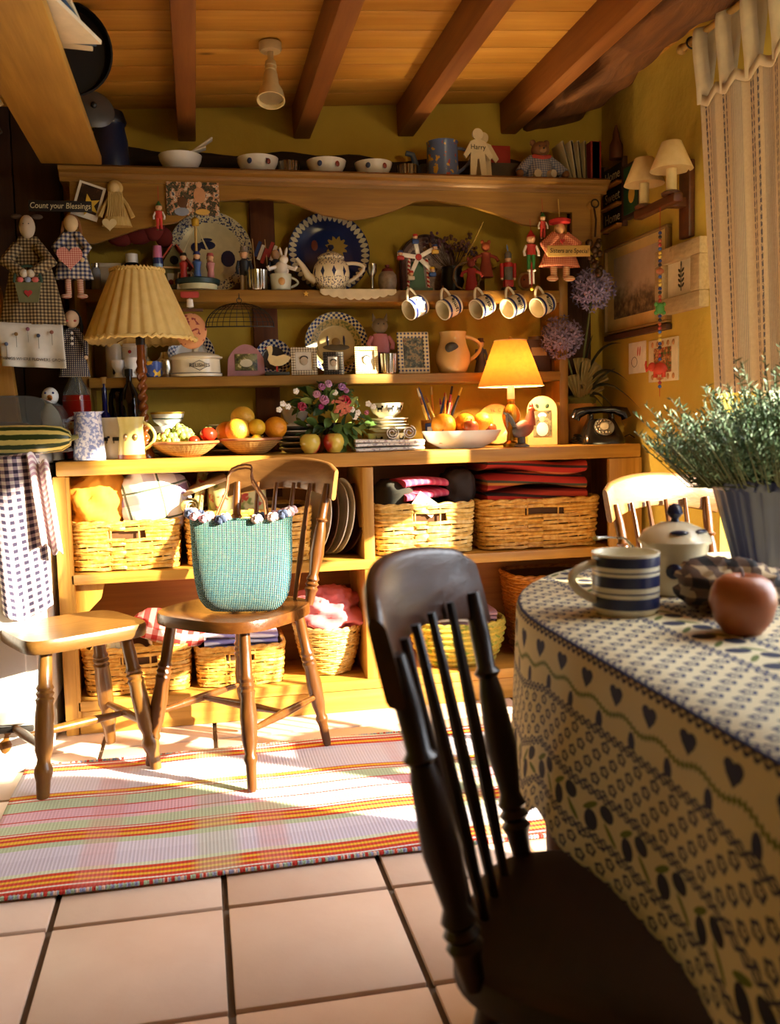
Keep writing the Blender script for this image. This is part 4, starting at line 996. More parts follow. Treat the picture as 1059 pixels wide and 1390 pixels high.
for px, py in [(379, 556), (384, 548), (391, 552), (482, 566), (486, 560), (500, 548), (507, 552), (402, 531), (455, 533), (478, 556)]:
    p = at(px, py, y=3.11); g = M()
    for k in range(5): g.sph((.006*math.cos(k*1.26), 0, .006*math.sin(k*1.26)), (.005, .002, .005), 6, 5)
    g.sph((0, -.002, 0), .003, 6, 4).obj('small_white_flower', C('#eee8dc', .7), bq, (p.x-bq.location.x, p.y-bq.location.y, p.z-ZK))
# cat bowls and plates
def cats(t, r, h):
    for a in (-125, -88, -50):
        q = R(a); m_ = Matrix.Rotation(q+PI/2, 3, 'Z')
        g = M().box((0, 0, 0), (.018, .0012, .008)).box((-.007, 0, -.007), (.003, .0012, .009)).box((.007, 0, -.007), (.003, .0012, .009)).box((.010, 0, .007), (.008, .0012, .008)).box((-.011, 0, .008), (.002, .0012, .012))
        g.v = [tuple(m_ @ Vector(v)+Vector((r*.955*math.cos(q), r*.955*math.sin(q), h*.62))) for v in g.v]; g.obj('cat_print', black, t)
bowl('cat_bowl', 'cream bowl with black cat prints at the bottom of the crockery pile', (X(525, 3.24, .93), 3.24, ZK), .070, .058, cream, deco=cats)
z = stackplates(526, 3.24, .074, 4, [cream, C('#d8ccaa', .3)], 'cream plate between the two cat-print bowls', ZK+.062, 'plates between the cat-print bowls', .011)
bowl('cat_bowl', 'cream bowl with black cat prints topping the crockery pile', (X(525, 3.24, z), 3.24, z+.007), .062, .052, cream, deco=cats)
def napm(): return mixc(sstep(noise(ocv(), 90, 2), .52, .6), '#f0ece6', '#b9aeb0')
nap = MAT('printed_white_linen', napm, .9)
folded('napkin_pile', nap, (X(528, 3.10, .91), 3.125, ZK), .24, .11, 3, .013, 'pile of white printed linen napkins folded flat', 'napkins', wav=.003)
for k, (px, lab) in enumerate(((533, 'rolled white napkin on the pile beside the bouquet'), (556, 'rolled white napkin on the pile beside the white fruit bowl'))):
    t = thing('rolled_napkin', lab, 'napkin', (X(px, 3.11, .95), 3.115, ZK+.062), R(-12)); roll(t, nap, .023, .11)
# pencil basket
pb = thing('pencil_basket', 'brown basket crammed with pencils and felt pens', 'basket', place(596, 3.27, ZK))
M().lathe([(0, .002), (.052, 0), (.066, .10), (.064, .102), (.050, .006), (0, .006)], 80, fn=lambda r, a, z: r*(1+.015*math.sin(a*24+z*800))).obj('woven_shell', wickd, pb)
M().grid(lambda u, v: (.069*math.cos(R(-150+40*u)), .069*math.sin(R(-150+40*u)), .03+.06*v), 6, 1).obj('blue_tag', C('#3a4a8a', .6), pb, solid=.001); M().box((-.048, -.052, .06), (.018, .002, .034), rot=RZ(R(-35))).obj('white_tag', white, pb)
random.seed(21); pc = ['#22252e', '#d98a2a', '#c23a24', '#2f4a9a', '#e0c04a', '#efe6d0', '#8a5a2a', '#c9a05a', '#3a6a3a', '#b04a6a']
for k in range(16):
    a = random.uniform(0, 2*PI); r0 = random.uniform(.005, .04); tl = random.uniform(-.075, .095); L = random.uniform(.165, .215)
    t = thing('pencil', ['black felt pen', 'orange pencil', 'red felt pen', 'blue ballpoint pen', 'yellow pencil', 'white pen', 'brown pencil', 'tan pencil', 'green pencil', 'pink felt pen'][k % 10]+' sticking up in the pencil basket'+(' with the blunt end up' if k >= 10 else ''), 'pen', (pb.location.x+r0*math.cos(a), 3.27+r0*math.sin(a)*.7, ZK+.008))
    d = Vector((tl, random.uniform(-.02, .03), L)); c_ = C(pc[k % 10], .4)
    M().turn((0, 0, 0), d, [(0, .0042), (.86, .0042)], 6).obj('barrel', c_, t); M().turn(d*.86, d, [(0, .0044), (.2, .0046), (1, .0042 if k >= 10 else .0012)], 6).obj('tip', C(pc[(k*3+4) % 10], .4), t)
# big white bowl of fruit
WBX, WBY = X(630, 3.135, .93), 3.165
wb = thing('fruit_bowl', 'wide white china bowl of oranges, lemons and apples', 'bowl', (WBX, WBY, ZK)); M().lathe([(0, .003), (.08, 0), (.085, .004), (.125, .025), (.145, .062), (.1415, .062), (.121, .028), (.08, .010), (0, .010)], 44, sy=.72).obj('body', white, wb)
for nm, lab, cat, dx, dy, dz, r, m_ in [('orange', 'big orange in the white bowl beside the pens', 'orange', -.066, .0, .082, .044, orm), ('orange', 'orange behind the mottled apple in the white bowl', 'orange', .020, .02, .085, .040, orm), ('lemon', 'pale lemon catching lamplight in the white bowl', 'lemon', .082, .01, .088, .038, grm), ('lemon', 'lemon in the white bowl by the big orange', 'lemon', -.03, .05, .06, .028, lem)]:
    citrus(nm, lab, (WBX+dx, WBY+dy, ZK+dz), r, m_, cat)
apd = MAT('dark_red_apple', lambda: mixc(noise(ocv(), 25, 3), '#7a2418', '#b9622c'), .3)
for lab, dx, dy, dz, r in [('mottled dark red apple in the middle of the white bowl', .024, -.035, .045, .028), ('dark apple at the rooster end of the white bowl', .105, .0, .038, .026), ('red apple peeping over the bowl rim below the big orange', -.082, -.04, .018, .024), ('small red apple low at the front of the white bowl', -.03, -.05, .016, .024), ('flat red apple below the mottled apple', .02, -.066, .018, .020), ('small russet apple beside the flat red apple', .065, -.05, .018, .020)]:
    apple(lab, (WBX+dx, WBY+dy, ZK+dz), r, apd)
# round lettered plate
lpz = lean_plate('round tan plate lettered around the rim behind the small lamp', 672, ZK, .078, 10, C('#c99a52', .35), [(.97, 1.0, C('#8a5a24', .4))])
text('TE  C', .018, C('#7a4a1c', .5), lpz, (0, .052, .020), rot=(0, 0, 0))
# lit lamp
lm = thing('lit_table_lamp', 'lit table lamp with orange parchment shade and brass urn base', 'lamp', (X(694, 3.112, 1.0), 3.112, ZK))
LMX = lm.location.x
M().lathe([(0, 0), (.030, 0), (.030, .012), (.018, .022), (.014, .05), (.028, .085), (.033, .11), (.025, .135), (.012, .15), (.014, .16), (.010, .17), (0, .17)], 24).obj('urn_base', brass, lm)
M().lathe([(0, .168), (.0135, .168), (.012, .232), (.009, .248), (0, .25)], 16).obj('candle_sleeve', C('#e8d9a8', .5), lm)
parch = MAT('orange_parchment', lambda: mixc(noise(ocv(), 60, 4), '#c66f24', '#e0903c'), .7)
# a shade that lets its own bulb glow through
NT = parch.node_tree; bs_ = NT.nodes['Principled BSDF']; tr_ = NT.nodes.new('ShaderNodeBsdfTranslucent'); tr_.inputs[0].default_value = (.80, .25, .025, 1); mx_ = NT.nodes.new('ShaderNodeMixShader'); mx_.inputs[0].default_value = .05
NT.links.new(bs_.outputs[0], mx_.inputs[1]); NT.links.new(tr_.outputs[0], mx_.inputs[2]); NT.links.new(mx_.outputs[0], NT.nodes['Material Output'].inputs[0])
g = M().lathe([(.115, .213), (.056, .372), (.0555, .372), (.1145, .213)], 40); g.f = g.f[:40]
g.obj('shade', parch, lm)
for r, z in ((.115, .213), (.056, .372)): M().tube([(r*math.cos(2*PI*k/48), r*math.sin(2*PI*k/48), z) for k in range(48)], .002, 5, closed=True).obj('shade_trim', C('#e3c487', .7), lm)
M().sph((0, 0, .378), .008, 10, 7).obj('finial', brass, lm)
bulbm = MAT('lit_bulb', lambda: hx('#ffd9a0')[:3], .3, Emission_Color=(1, .72, .36, 1), Emission_Strength=1250.0)
M().sph((0, 0, .272), (.020, .020, .024), 16, 10).obj('bulb', bulbm, lm)
# rooster
rs = thing('rooster_figure', 'painted metal rooster with grey tail on a round foot', 'figurine', place(708, 3.078, ZK), R(0))
gm_ = MAT('rooster_paint', lambda: ramp(coord()[0]*9+.5+noise(ocv(), 40, 2)*.2-.1, [(.2, '#5f6a72'), (.5, '#7d4a3a'), (.75, '#9a4a2c')]), .5)
M().lathe([(0, 0), (.028, 0), (.028, .005), (.014, .012), (.014, .035), (0, .035)], 18).obj('foot', C('#4a4a4c', .5), rs)
M().sph((.006, 0, .062), (.042, .024, .030), 16, 10, rot=RY(R(-25))).obj('body', gm_, rs)
M().turn((.03, 0, .075), (.036, 0, .125), [(0, .022), (.5, .017), (1, .010)], 12).obj('neck', gm_, rs); M().sph((.038, 0, .128), (.013, .010, .012), 10, 8).obj('head', C('#b5562c', .5), rs)
M().turn((.048, 0, .128), (.064, 0, .123), [(0, .005), (1, .0008)], 6).obj('beak', yellow, rs); M().prism([(.028, .136), (.031, .150), (.036, .142), (.040, .152), (.045, .141), (.048, .138)], -.002, .002).obj('comb', red, rs)
for k in range(5): M().tube([(-.025, (k-2)*.005, .07), (-.045-.003*k, (k-2)*.008, .105+.004*k), (-.058+.006*k, (k-2)*.009, .118-.004*k), (-.064+.004*k, (k-2)*.009, .095-.008*k)], [.008, .008, .006, .002], 6, flat=.5).obj('tail_feather', C('#6d7a80', .5), rs)
# arched photo frame
af = thing('arched_photo_frame', 'cream arched frame painted with leaves around a bridal photograph', 'photo frame', (X(736, 3.2, .97), 3.20, ZK), R(-14))
w2 = .054; ao = [(-w2, 0), (w2, 0), (w2, .125)]+arc(0, .125, w2, 0, PI, 14)[1:]
M().prism(ao, -.006, .006).obj('arched_board', C('#d3b878', .5), af); M().box((0, -.0066, .078), (.066, .002, .095)).obj('picture', photo('bridal', ['#3a3428', '#6d6248', '#8d8a68', '#2e2a20'], 30), af)
M().sph((0, -.0085, .095), (.011, .001, .013), 12, 8).obj('face_print', skin, af); M().sph((0, -.008, .108), (.016, .001, .010), 12, 8).obj('hat_print', white, af); M().sph((0, -.008, .058), (.022, .001, .026), 12, 8).obj('dress_print', white, af)
for s in (-1, 1): M().sph((s*.018, -.007, .142), (.006, .001, .009), 8, 6, rot=RY(R(30*s))).obj('painted_leaf', dgreen, af)
# dial telephone
ph = thing('dial_telephone', 'old black rotary dial telephone with handset on its cradle', 'telephone', (X(820, 3.13, .95), 3.15, ZK), R(-12))
bk = C('#14100d', .18)
def bodyq(w, d, z): return [(-w, -d), (w, -d), (w, d), (-w, d)]
g = M(); lv = [(.075, .072, 0), (.076, .073, .018), (.070, .062, .035), (.055, .042, .070), (.048, .034, .085), (.046, .032, .090)]
vs = [(x, y+.02*(z/.09), z) for w, d, z in lv for x, y in [(math.copysign(abs(math.cos(2*PI*k/28))**.35, math.cos(2*PI*k/28))*w, math.copysign(abs(math.sin(2*PI*k/28))**.35, math.sin(2*PI*k/28))*d) for k in range(28)]]
g.add(vs, [(i*28+k, i*28+(k+1) % 28, (i+1)*28+(k+1) % 28, (i+1)*28+k) for i in range(5) for k in range(28)]+[tuple(range(28))[::-1], tuple(140+k for k in range(28))]); g.obj('body', bk, ph, sharp=60)
dl = RX(R(56)); dcn = Vector((0, -.040, .060))
M().lathe([(0, 0), (.036, 0), (.036, .004), (0, .004)], 32, dcn, dl).obj('dial_plate', C('#8f8677', .35, .5), ph)
dm_ = M().lathe([(0, .004), (.015, .004), (.015, .007), (0, .008)], 24, dcn, dl).obj('dial_centre', C('#b9a98a', .4), ph)
rg = M()
for k in range(10): a = R(40+28*k); rg.tube([dcn+dl @ Vector((.0265*math.cos(a)+.0055*math.cos(2*PI*q/10), .0265*math.sin(a)+.0055*math.sin(2*PI*q/10), .006)) for q in range(10)], .0012, 5, closed=True)
rg.obj('finger_wheel', C('#a59a86', .25, .9), ph)
for s in (-1, 1): M().box((s*.038, .015, .098), (.014, .05, .022), .004).obj('cradle', bk, ph)
M().tube([(-.095, .015, .092), (-.085, .015, .112), (-.05, .015, .122), (0, .015, .124), (.05, .015, .122), (.085, .015, .112), (.095, .015, .092)], [.020, .021, .014, .0125, .014, .021, .020], 14).obj('handset', bk, ph)
M().tube([(-.06+.012*math.cos(k*.9)-.0005*k, .06+.012*math.sin(k*.9), .004+.03*math.sin(k*.05)**2) for k in range(60)], .0022, 5).obj('coiled_cord', bk, ph)
M().tube([(.07, .05, .012), (.11, .03, .03), (.135, .02, .012), (.15, .05, .005)], .0025, 5).obj('line_cord', bk, ph)
# agapanthus in a terracotta pot
ag = thing('agapanthus_pot', 'terracotta pot of lilac agapanthus with strappy dark leaves', 'potted plant', (X(788, 3.30, .98), 3.315, ZK))
M().lathe([(0, .003), (.042, 0), (.062, .125), (.066, .127), (.066, .148), (.061, .150), (.055, .13), (0, .12)], 28).obj('pot', MAT('wrapped_clay', lambda: mixc(noise(ocv(), 30, 3), '#a8743a', '#cf9c55'), .8), ag)
lump('moss', C('#6a6a34', .95), (0, 0, .125), (.12, .12, .06), 3, None, None, parent=ag, amp=.25)
agx = ag.location
random.seed(9)
for (px, py, r) in [(805, 392, .078), (763, 458, .075)]:
    p = at(px, py, y=3.22)-Vector(agx); g = M(); fm2 = C('#8d86b4', .7) if r > .076 else C('#7d7398', .7)
    M().tube([(0, 0, .12), (p.x*.4, p.y*.4, .12+(p.z-.12)*.5), (p.x, p.y, p.z)], .004, 6).obj('flower_stem', C('#5c6438', .6), ag)
    for k in range(110):
        zc = 1-2*(k+.5)/110; a = k*2.4; d = Vector((math.sqrt(1-zc*zc)*math.cos(a), math.sqrt(1-zc*zc)*math.sin(a), zc)); q = p+d*r*random.uniform(.72, 1.05)
        rr = d.to_track_quat('Z', 'Y').to_matrix()
        g.tube([p+d*.01, q], .0010, 3, caps=False)
        for s in range(5):
            b = s*1.2566; e = rr @ Vector((math.cos(b), math.sin(b), .35)); w_ = rr @ Vector((-math.sin(b), math.cos(b), 0))
            g.add([q, q+e*.010+w_*.0045, q+e*.020, q+e*.010-w_*.0045], [(0, 1, 2, 3)])
    g.obj('flower_head', fm2, ag, kind='stuff')
lfm = C('#2c3020', .45)
for (x1, z1, x2, z2) in [(.10, .30, .24, .22), (.06, .34, .20, .36), (.10, .22, .22, .06), (.14, .26, .30, .12), (-.04, .26, -.10, .30), (.05, .20, .15, .08), (.02, .30, .05, .40), (-.02, .2, -.06, .2), (.10, .20, .17, .27)]:
    def lf(u, v):
        a = Vector((0, 0, .13)); b = Vector((x1*.45, -.05, z1+.05)); c = Vector((x2*.38, -.05-abs(x2)*.75, z2)); p = a*(1-v)**2+b*2*v*(1-v)+c*v*v; w = .012*math.sin(PI*(v*.9+.08))
        return (p.x, p.y+(u-.5)*w*.8, p.z+(u-.5)*w)
    M().grid(lf, 2, 14).obj('strap_leaf', lfm, ag, solid=.001)
for (dx, dz, rot_) in [(.045, .22, 60), (.04, .16, 75)]:
    def fan(u, v):
        a = R(rot_-45+90*u); r = .02+.10*v; return (dx-.06+r*math.cos(a)+.0, -.05+.006*math.cos(u*60), dz-.02+r*math.sin(a))
    M().grid(fan, 30, 6).obj('pleated_leaf', C('#9a8a58', .7), ag, solid=.001)
# ------------------------------------------------------------------ lower shelf of the plate rack
Z2, Z1 = ZS2+.0015, ZS1+.0015
def on2(px, y=3.28): return (X(px, y, Z2+.04), y, Z2)
def on1(px, y=3.28): return (X(px, y, Z1+.05), y, Z1)
cn = thing('pillar_candle', 'cream pillar candle behind the pleated lamp', 'candle', on2(155, 3.31)); M().lathe([(0, 0), (.027, 0), (.027, .118), (.02, .122), (0, .119)], 20).obj('wax', cream, cn); M().tube([(0, 0, .119), (.001, 0, .13)], .0012, 5).obj('wick', black, cn)
cc = thing('lettered_canister', 'white canister with red dot and black letters behind the lamp stem', 'canister', on2(183, 3.33)); M().lathe([(0, 0), (.045, 0), (.045, .105), (.047, .107), (.047, .118), (0, .12)], 26).obj('body', white, cc); text('COL', .028, black, cc, (0, -.0465, .045)); M().sph((-.012, -.0445, .09), (.006, .001, .006), 10, 6).obj('red_dot', red, cc)
for px, lab in ((160, 'white china egg cup beside the pillar candle'), (178, 'taller white china egg cup beside the twisted lamp stem')):
    h = .058 if px == 160 else .066
    t = thing('egg_cup', lab, 'egg cup', on2(px, 3.24)); M().lathe([(0, 0), (.018, 0), (.014, .008), (.009, .016), (.012, .024), (.022, .038), (.024, h), (.0215, h), (.019, .038), (0, .03)], 22).obj('body', white, t)
def dotm(): return mixc(sstep(noise(ocv(), 42, 1), .55, .6), '#3f57a0', '#e0b43a')
t = thing('blue_cup', 'small blue cup spotted with yellow flowers', 'cup', on2(208, 3.24)); M().lathe(cupp(.024, .052, .026), 22).obj('body', MAT('blue_yellow_glaze', dotm, .25), t)
t = thing('pewter_teapot', 'small dull pewter pot beside the relish dish', 'teapot', on2(224, 3.27)); M().lathe([(0, 0), (.024, 0), (.034, .03), (.03, .058), (.016, .07), (.012, .085), (0, .09)], 22).obj('body', silver, t); M().tube([(-.03, 0, .035), (-.05, 0, .05), (-.058, 0, .07)], [.008, .006, .004], 8).obj('spout', silver, t)
def chk(a, b, n=13):
    def f():
        x, y, z = coord(); an = mt('ARCTAN2', y, x); r = sq(x*x+y*y)
        return mixc(ab((fr(an*n/PI) > .5)-(fr(r*60) > .5)), a, b)
    return f
lean_plate('plate with navy checked rim standing behind the relish dish', 260, Z2, .082, 9, white, [(.68, .98, MAT('navy_check_rim', chk('#e9e4d8', '#1f2a5c'), .25))])
rd = thing('relish_dish', 'oval cream lidded dish lettered in a blue diamond', 'dish', on2(266, 3.265)); el = .72
M().lathe([(0, 0), (.088, 0), (.089, .010), (.084, .013), (.082, .058), (.092, .063), (.092, .067), (0, .068)], 40, sy=el).obj('body', cream, rd)
ld = M().lathe([(.086, .067), (.080, .073), (.050, .082), (.018, .085), (0, .085)], 40, sy=el).obj('lid', cream, rd); M().lathe([(0, .084), (.012, .084), (.010, .092), (.015, .102), (.013, .106), (0, .107)], 18).obj('knob', cream, ld)
M().tube([(.0895*math.cos(2*PI*k/48), .0895*el*math.sin(2*PI*k/48), .0105) for k in range(48)], .0012, 4, closed=True).obj('blue_line', navy, rd)
M().tube([(-.022, -.0612, .036), (.012, -.0612, .053), (.046, -.0612, .036), (.012, -.0612, .019)], .0011, 4, closed=True).obj('diamond_print', navy, rd); text('RELISHES', .0175, black, rd, (.012, -.0622, .036))
# pink cat picture
pf = thing('arched_cat_picture', 'mauve arched frame with a dark cat painting', 'picture', on2(334, 3.27), R(4))
M().prism([(-.066, 0), (.066, 0), (.062, .06)]+[(.062-.124*k/12, .06+.050*math.sin(PI*k/12)**.7) for k in range(1, 12)]+[(-.062, .06)], -.006, .008).obj('arched_board', MAT('mauve_paint', lambda: mixc(noise(ocv(), 30, 3), '#8f5a5c', '#b58488'), .6), pf)
M().box((0, -.007, .048), (.078, .003, .058), .001).obj('picture', photo('cat', ['#1d1a14', '#4a4a26', '#75703a', '#c9bf8a', '#2a2418'], 38), pf); M().sph((.0, -.0095, .045), (.022, .001, .014), 12, 8).obj('cat_print', C('#d8d0b0', .6), pf)
lean_plate('small plate with blue and white checked rim behind the goose', 371, Z2, .066, 12, C('#3a3a40', .25), [(.66, .99, MAT('blue_check_rim', chk('#dcdad0', '#243a78', 9), .25))], y=3.34)
go = thing('goose_figure', 'flat cream wooden goose on red legs and a dark stand', 'figurine', on2(376, 3.245))
M().prism([(-.030, .085), (-.036, .092), (-.030, .100), (-.022, .104), (-.014, .098), (-.014, .085), (-.018, .070), (.000, .066), (.025, .072), (.050, .062), (.038, .046), (.020, .034), (-.006, .032), (-.024, .040), (-.032, .055), (-.027, .072)], -.006, .006).obj('body', C('#e3cd92', .5), go)
M().prism([(-.030, .092), (-.044, .094), (-.030, .099)], -.004, .004).obj('beak', C('#c9562a', .5), go); M().box((.0, 0, .024), (.006, .006, .022)).obj('leg', red, go); M().box((0, 0, .006), (.085, .03, .012), .003).obj('stand', C('#3a3a2e', .6), go)
plaidf = gingham('grey_plaid_card', '#e8dfc4', '#b9aa8c', '#6a6050', 110, 'Object'); blackf = gingham('black_check_card', '#5a5044', '#2e2822', '#17130f', 110, 'Object'); tanf = gingham('tan_check_card', '#ecdfb8', '#d5bd84', '#b09154', 140, 'Object'); dotf = gingham('blue_dotted_card', '#e4d9b6', '#d8cba6', '#42507a', 75, 'Object')
paper = C('#e9e2cf', .7)
frame('grey plaid frame with a small monochrome head portrait', 413, Z2, .092, .098, .016, plaidf, paper, 3.245, extra=portrait); frame('small black checked frame with a monochrome child portrait', 453, Z2, .072, .080, .016, blackf, paper, 3.24, extra=portrait); frame('tan checked frame with a monochrome portrait, two dark hearts', 498, Z2, .084, .098, .014, tanf, paper, 3.24, extra=portrait)
def mosq(t):
    for x, z, rx, rz, m_ in ((0, -.012, .05, .012, C('#5a4a2c', .4)), (0, .008, .016, .016, C('#8d6a2c', .4)), (-.03, .012, .004, .02, navy), (.03, .012, .004, .02, navy)): M().sph((x, z, .0055), (rx, rz, .001), 14, 6).obj('mosque_painting', m_, t)
mp = lean_plate('large plate with blue dashed rim around a painted mosque', 456, Z2, .116, 10, C('#c9b27a', .25), [(.80, .99, MAT('blue_dash_rim', chk('#d9cda4', '#23356e', 17), .25)), (.60, .78, MAT('olive_scroll', lambda: mixc(sstep(noise(ocv(), 120, 2), .5, .55), '#b59a55', '#6a6a34'), .3))], y=3.355); mosq(mp)
ct = thing('cat_doll', 'standing cat doll in striped trousers and pink top', 'doll', on2(517, 3.30))
for s in (-1, 1): M().turn((s*.018, 0, 0), (s*.014, 0, .08), [(0, .016), (1, .018)], 10).obj('leg', MAT('striped_trouser', lambda: mixc(fr(coord()[0]*90) > .5, '#5a4a7a', '#a05a4a'), .8), ct)
M().lathe([(0, .075), (.034, .078), (.036, .10), (.026, .145), (0, .15)], 14, sy=.7).obj('top', C('#c9808a', .8), ct)
hd = M().sph((0, 0, .175), (.030, .024, .028), 14, 9).obj('head', C('#7a6a52', .8), ct)
for s in (-1, 1): M().prism([(s*.012, .195), (s*.028, .190), (s*.026, .220)], -.005, .005).obj('ear', C('#7a6a52', .8), hd); M().sph((s*.010, -.022, .180), .003, 6, 5).obj('eye', black, hd); M().tube([(s*.03, 0, .135), (s*.045, -.01, .11), (s*.04, -.015, .09)], .009, 7).obj('arm', C('#c9808a', .8), ct)
def ribbed(r, a, z): return r*(1+.04*math.sin(a*14))
t = thing('chased_beaker', 'small chased silver beaker beside the blue dotted frame', 'beaker', on2(528, 3.24)); M().lathe(cupp(.028, .070, .031), 84, fn=ribbed).obj('body', silver, t)
frame('blue dotted frame around a dark group photograph', 562, Z2, .115, .150, .020, dotf, photo('group', ['#1c1812', '#3f4a44', '#8a7a58', '#6a3a2a', '#c9b68a'], 55), 3.25)
jg = thing('cream_jug', 'cream glazed jug painted with a dark landscape oval', 'jug', on2(615, 3.27)); jm_ = MAT('cream_tan_glaze', lambda: mixc(noise(ocv(), 12, 2), '#c99a58', '#e3c488'), .15)
M().lathe([(0, .002), (.045, 0), (.052, .008), (.064, .04), (.063, .07), (.050, .105), (.046, .13), (.050, .148), (.047, .148), (.043, .13), (.047, .105), (.058, .07), (.046, .012), (0, .01)], 32).obj('body', jm_, jg); handle(jg, (.046, 0, .132), (.060, 0, .045), (.052, 0, .008), .007, jm_); M().sph((-.018, -.052, .088), (.026, .008, .020), 16, 8).obj('landscape_oval', C('#3a342a', .3), jg)
figure('small painted peasant figurine between cream jug and orange lampshade', on2(653, 3.32), .13, C('#4a4a5a', .6), brownm, brownm, dress=True)
t = thing('spice_tin', 'dark tin with pale label behind the orange lampshade', 'tin', on2(728, 3.30)); M().box((0, 0, .06), (.09, .06, .12), .005).obj('body', C('#4a2a16', .5), t); M().box((0, -.0308, .075), (.06, .0012, .03)).obj('pale_label', C('#a8865a', .6), t); M().lathe([(0, .12), (.03, .12), (.03, .132), (0, .134)], 18).obj('lid', C('#5a3a1e', .4), t)
t = thing('dark_jar', 'brown stoneware jar in the shadow beside the agapanthus', 'jar', on2(752, 3.31)); M().lathe([(0, 0), (.034, 0), (.036, .09), (.024, .11), (.026, .13), (0, .132)], 22).obj('body', C('#5a3418', .3), t)
# hanging under the upper shelf
hm = thing('hanging_wire_cover', 'black wire mesh dome hanging from the upper shelf', 'food cover', (X(325, 3.17, 1.38), 3.165, 1.418))
g = M()
for k in range(16):
    a = PI*k/15-PI/2
    g.tube([(.115*math.sin(R(90*q/8))*math.sin(a), -.02*math.cos(a)*math.sin(R(90*q/8)), -.012-.080*(1-math.cos(R(90*q/8)))) for q in range(9)], .0011, 4)
for q in range(1, 9):
    r = .115*math.sin(R(90*q/8)); z = -.012-.080*(1-math.cos(R(90*q/8)))
    g.tube([(r*math.sin(PI*k/20-PI/2), -.02*math.cos(PI*k/20-PI/2)*r/.115, z) for k in range(21)], .0011, 4)
g.obj('wire_mesh', black, hm, kind='stuff'); M().tube([(-.115, 0, -.092)]+[(.115*math.sin(PI*k/20-PI/2), -.02*math.cos(PI*k/20-PI/2), -.092) for k in range(21)]+[(.115, 0, -.092)], .0022, 5).obj('rim_wire', black, hm)
M().tube([(.008*math.cos(2*PI*k/16), 0, -.004+.008*math.sin(2*PI*k/16)) for k in range(16)], .0015, 5, closed=True).obj('ring', black, hm); M().tube([(0, .01, .02), (0, -.005, .012), (0, -.003, -.002)], .0018, 5).obj('hook', black, hm)
ph_ = thing('hanging_padded_pig', 'pink flowered padded ornament hanging below a red and white bow', 'ornament', (X(258, 3.18, 1.40), 3.185, 1.44))
M().sph((0, 0, -.125), (.052, .016, .060), 20, 12).obj('cushion', MAT('pink_flowered_cotton', lambda: mixc(sstep(noise(ocv(), 70, 2), .56, .62), '#d99a6a', '#8a3a3a'), .85), ph_); M().box((0, 0, -.055), (.085, .012, .010), .002).obj('dark_bar', brownm, ph_)
M().box((0, -.006, -.005), (.062, .012, .022), .006).obj('bow', C('#b5443a', .8), ph_); M().lathe([(0, -.05), (.012, -.045), (.010, -.02), (0, -.015)], 12, sy=.6).obj('knot', white, ph_)
names = ['Harry', 'Jamie', 'Rosie', 'Jules', 'Millie']; mugs = [(564, 417), (610, 417), (655, 416), (697, 415), (737, 414)]
mlabs = ['by the cat doll end of the row', 'above the cream jug, lettered with a J name', 'in the middle of the row', 'above the orange lampshade', 'beside the agapanthus']
for k, (px, py) in enumerate(mugs):
    p = at(px, py, y=3.165); ax = Vector((-.80, -.35, -.36)).normalized()     # open end faces the cat doll and tips down
    t = thing('name_mug', 'blue banded name mug hanging '+mlabs[k], 'mug', (p.x, p.y, p.z), group='name mugs hanging under the upper shelf')
    rt = ax.to_track_quat('Z', 'Y').to_matrix()
    # turn so that the handle points up
    up = rt.transposed() @ Vector((0, 0, 1)); rt = rt @ Matrix.Rotation(math.atan2(up.y, up.x), 3, 'Z')
    r, h = .036, .066
    M().lathe([(0, -h*.5), (r*.96, -h*.5), (r, -h*.44), (r, h*.5), (r-.003, h*.5), (r-.003, -h*.40), (0, -h*.40)], 28, rot=rt).obj('body', cream, t)
    for z0 in (-.37, .26): M().lathe([(r-.001, h*z0), (r+.0007, h*z0+.0005), (r+.0007, h*(z0+.15)), (r-.001, h*(z0+.15))], 28, rot=rt, cap=False).obj('blue_band', blue, t)
    M().tube([rt @ Vector(q) for q in hoop((r*.98, 0, -h*.28), (r*.98, 0, h*.34), (.032, 0, 0))], .0045, 8).obj('handle', cream, t)
    M().tube([rt @ Vector((r+.030, 0, .002))+Vector((0, .0, .012)), rt @ Vector((r+.026, 0, .002))+Vector((0, -.006, -.004)), rt @ Vector((r+.020, 0, .002))+Vector((0, .004, 0))], .0016, 5).obj('cup_hook', brass, t)
    # the name runs round the belly
    q = rt.transposed() @ Vector((.25, -.95, .1)); a = math.atan2(q.y, q.x)
    nrm = rt @ Vector((math.cos(a), math.sin(a), 0)); tang = rt @ Vector((math.sin(a), -math.cos(a), 0)); R3 = Matrix((tang, nrm.cross(tang), nrm)).transposed()
    if (R3 @ Vector((1, 0, 0))).z < 0: R3 = R3 @ Matrix.Rotation(PI, 3, 'Z')
    text(names[k], .024, black, t, nrm*(r+.0006), rot=R3.to_euler(), ext=.001)
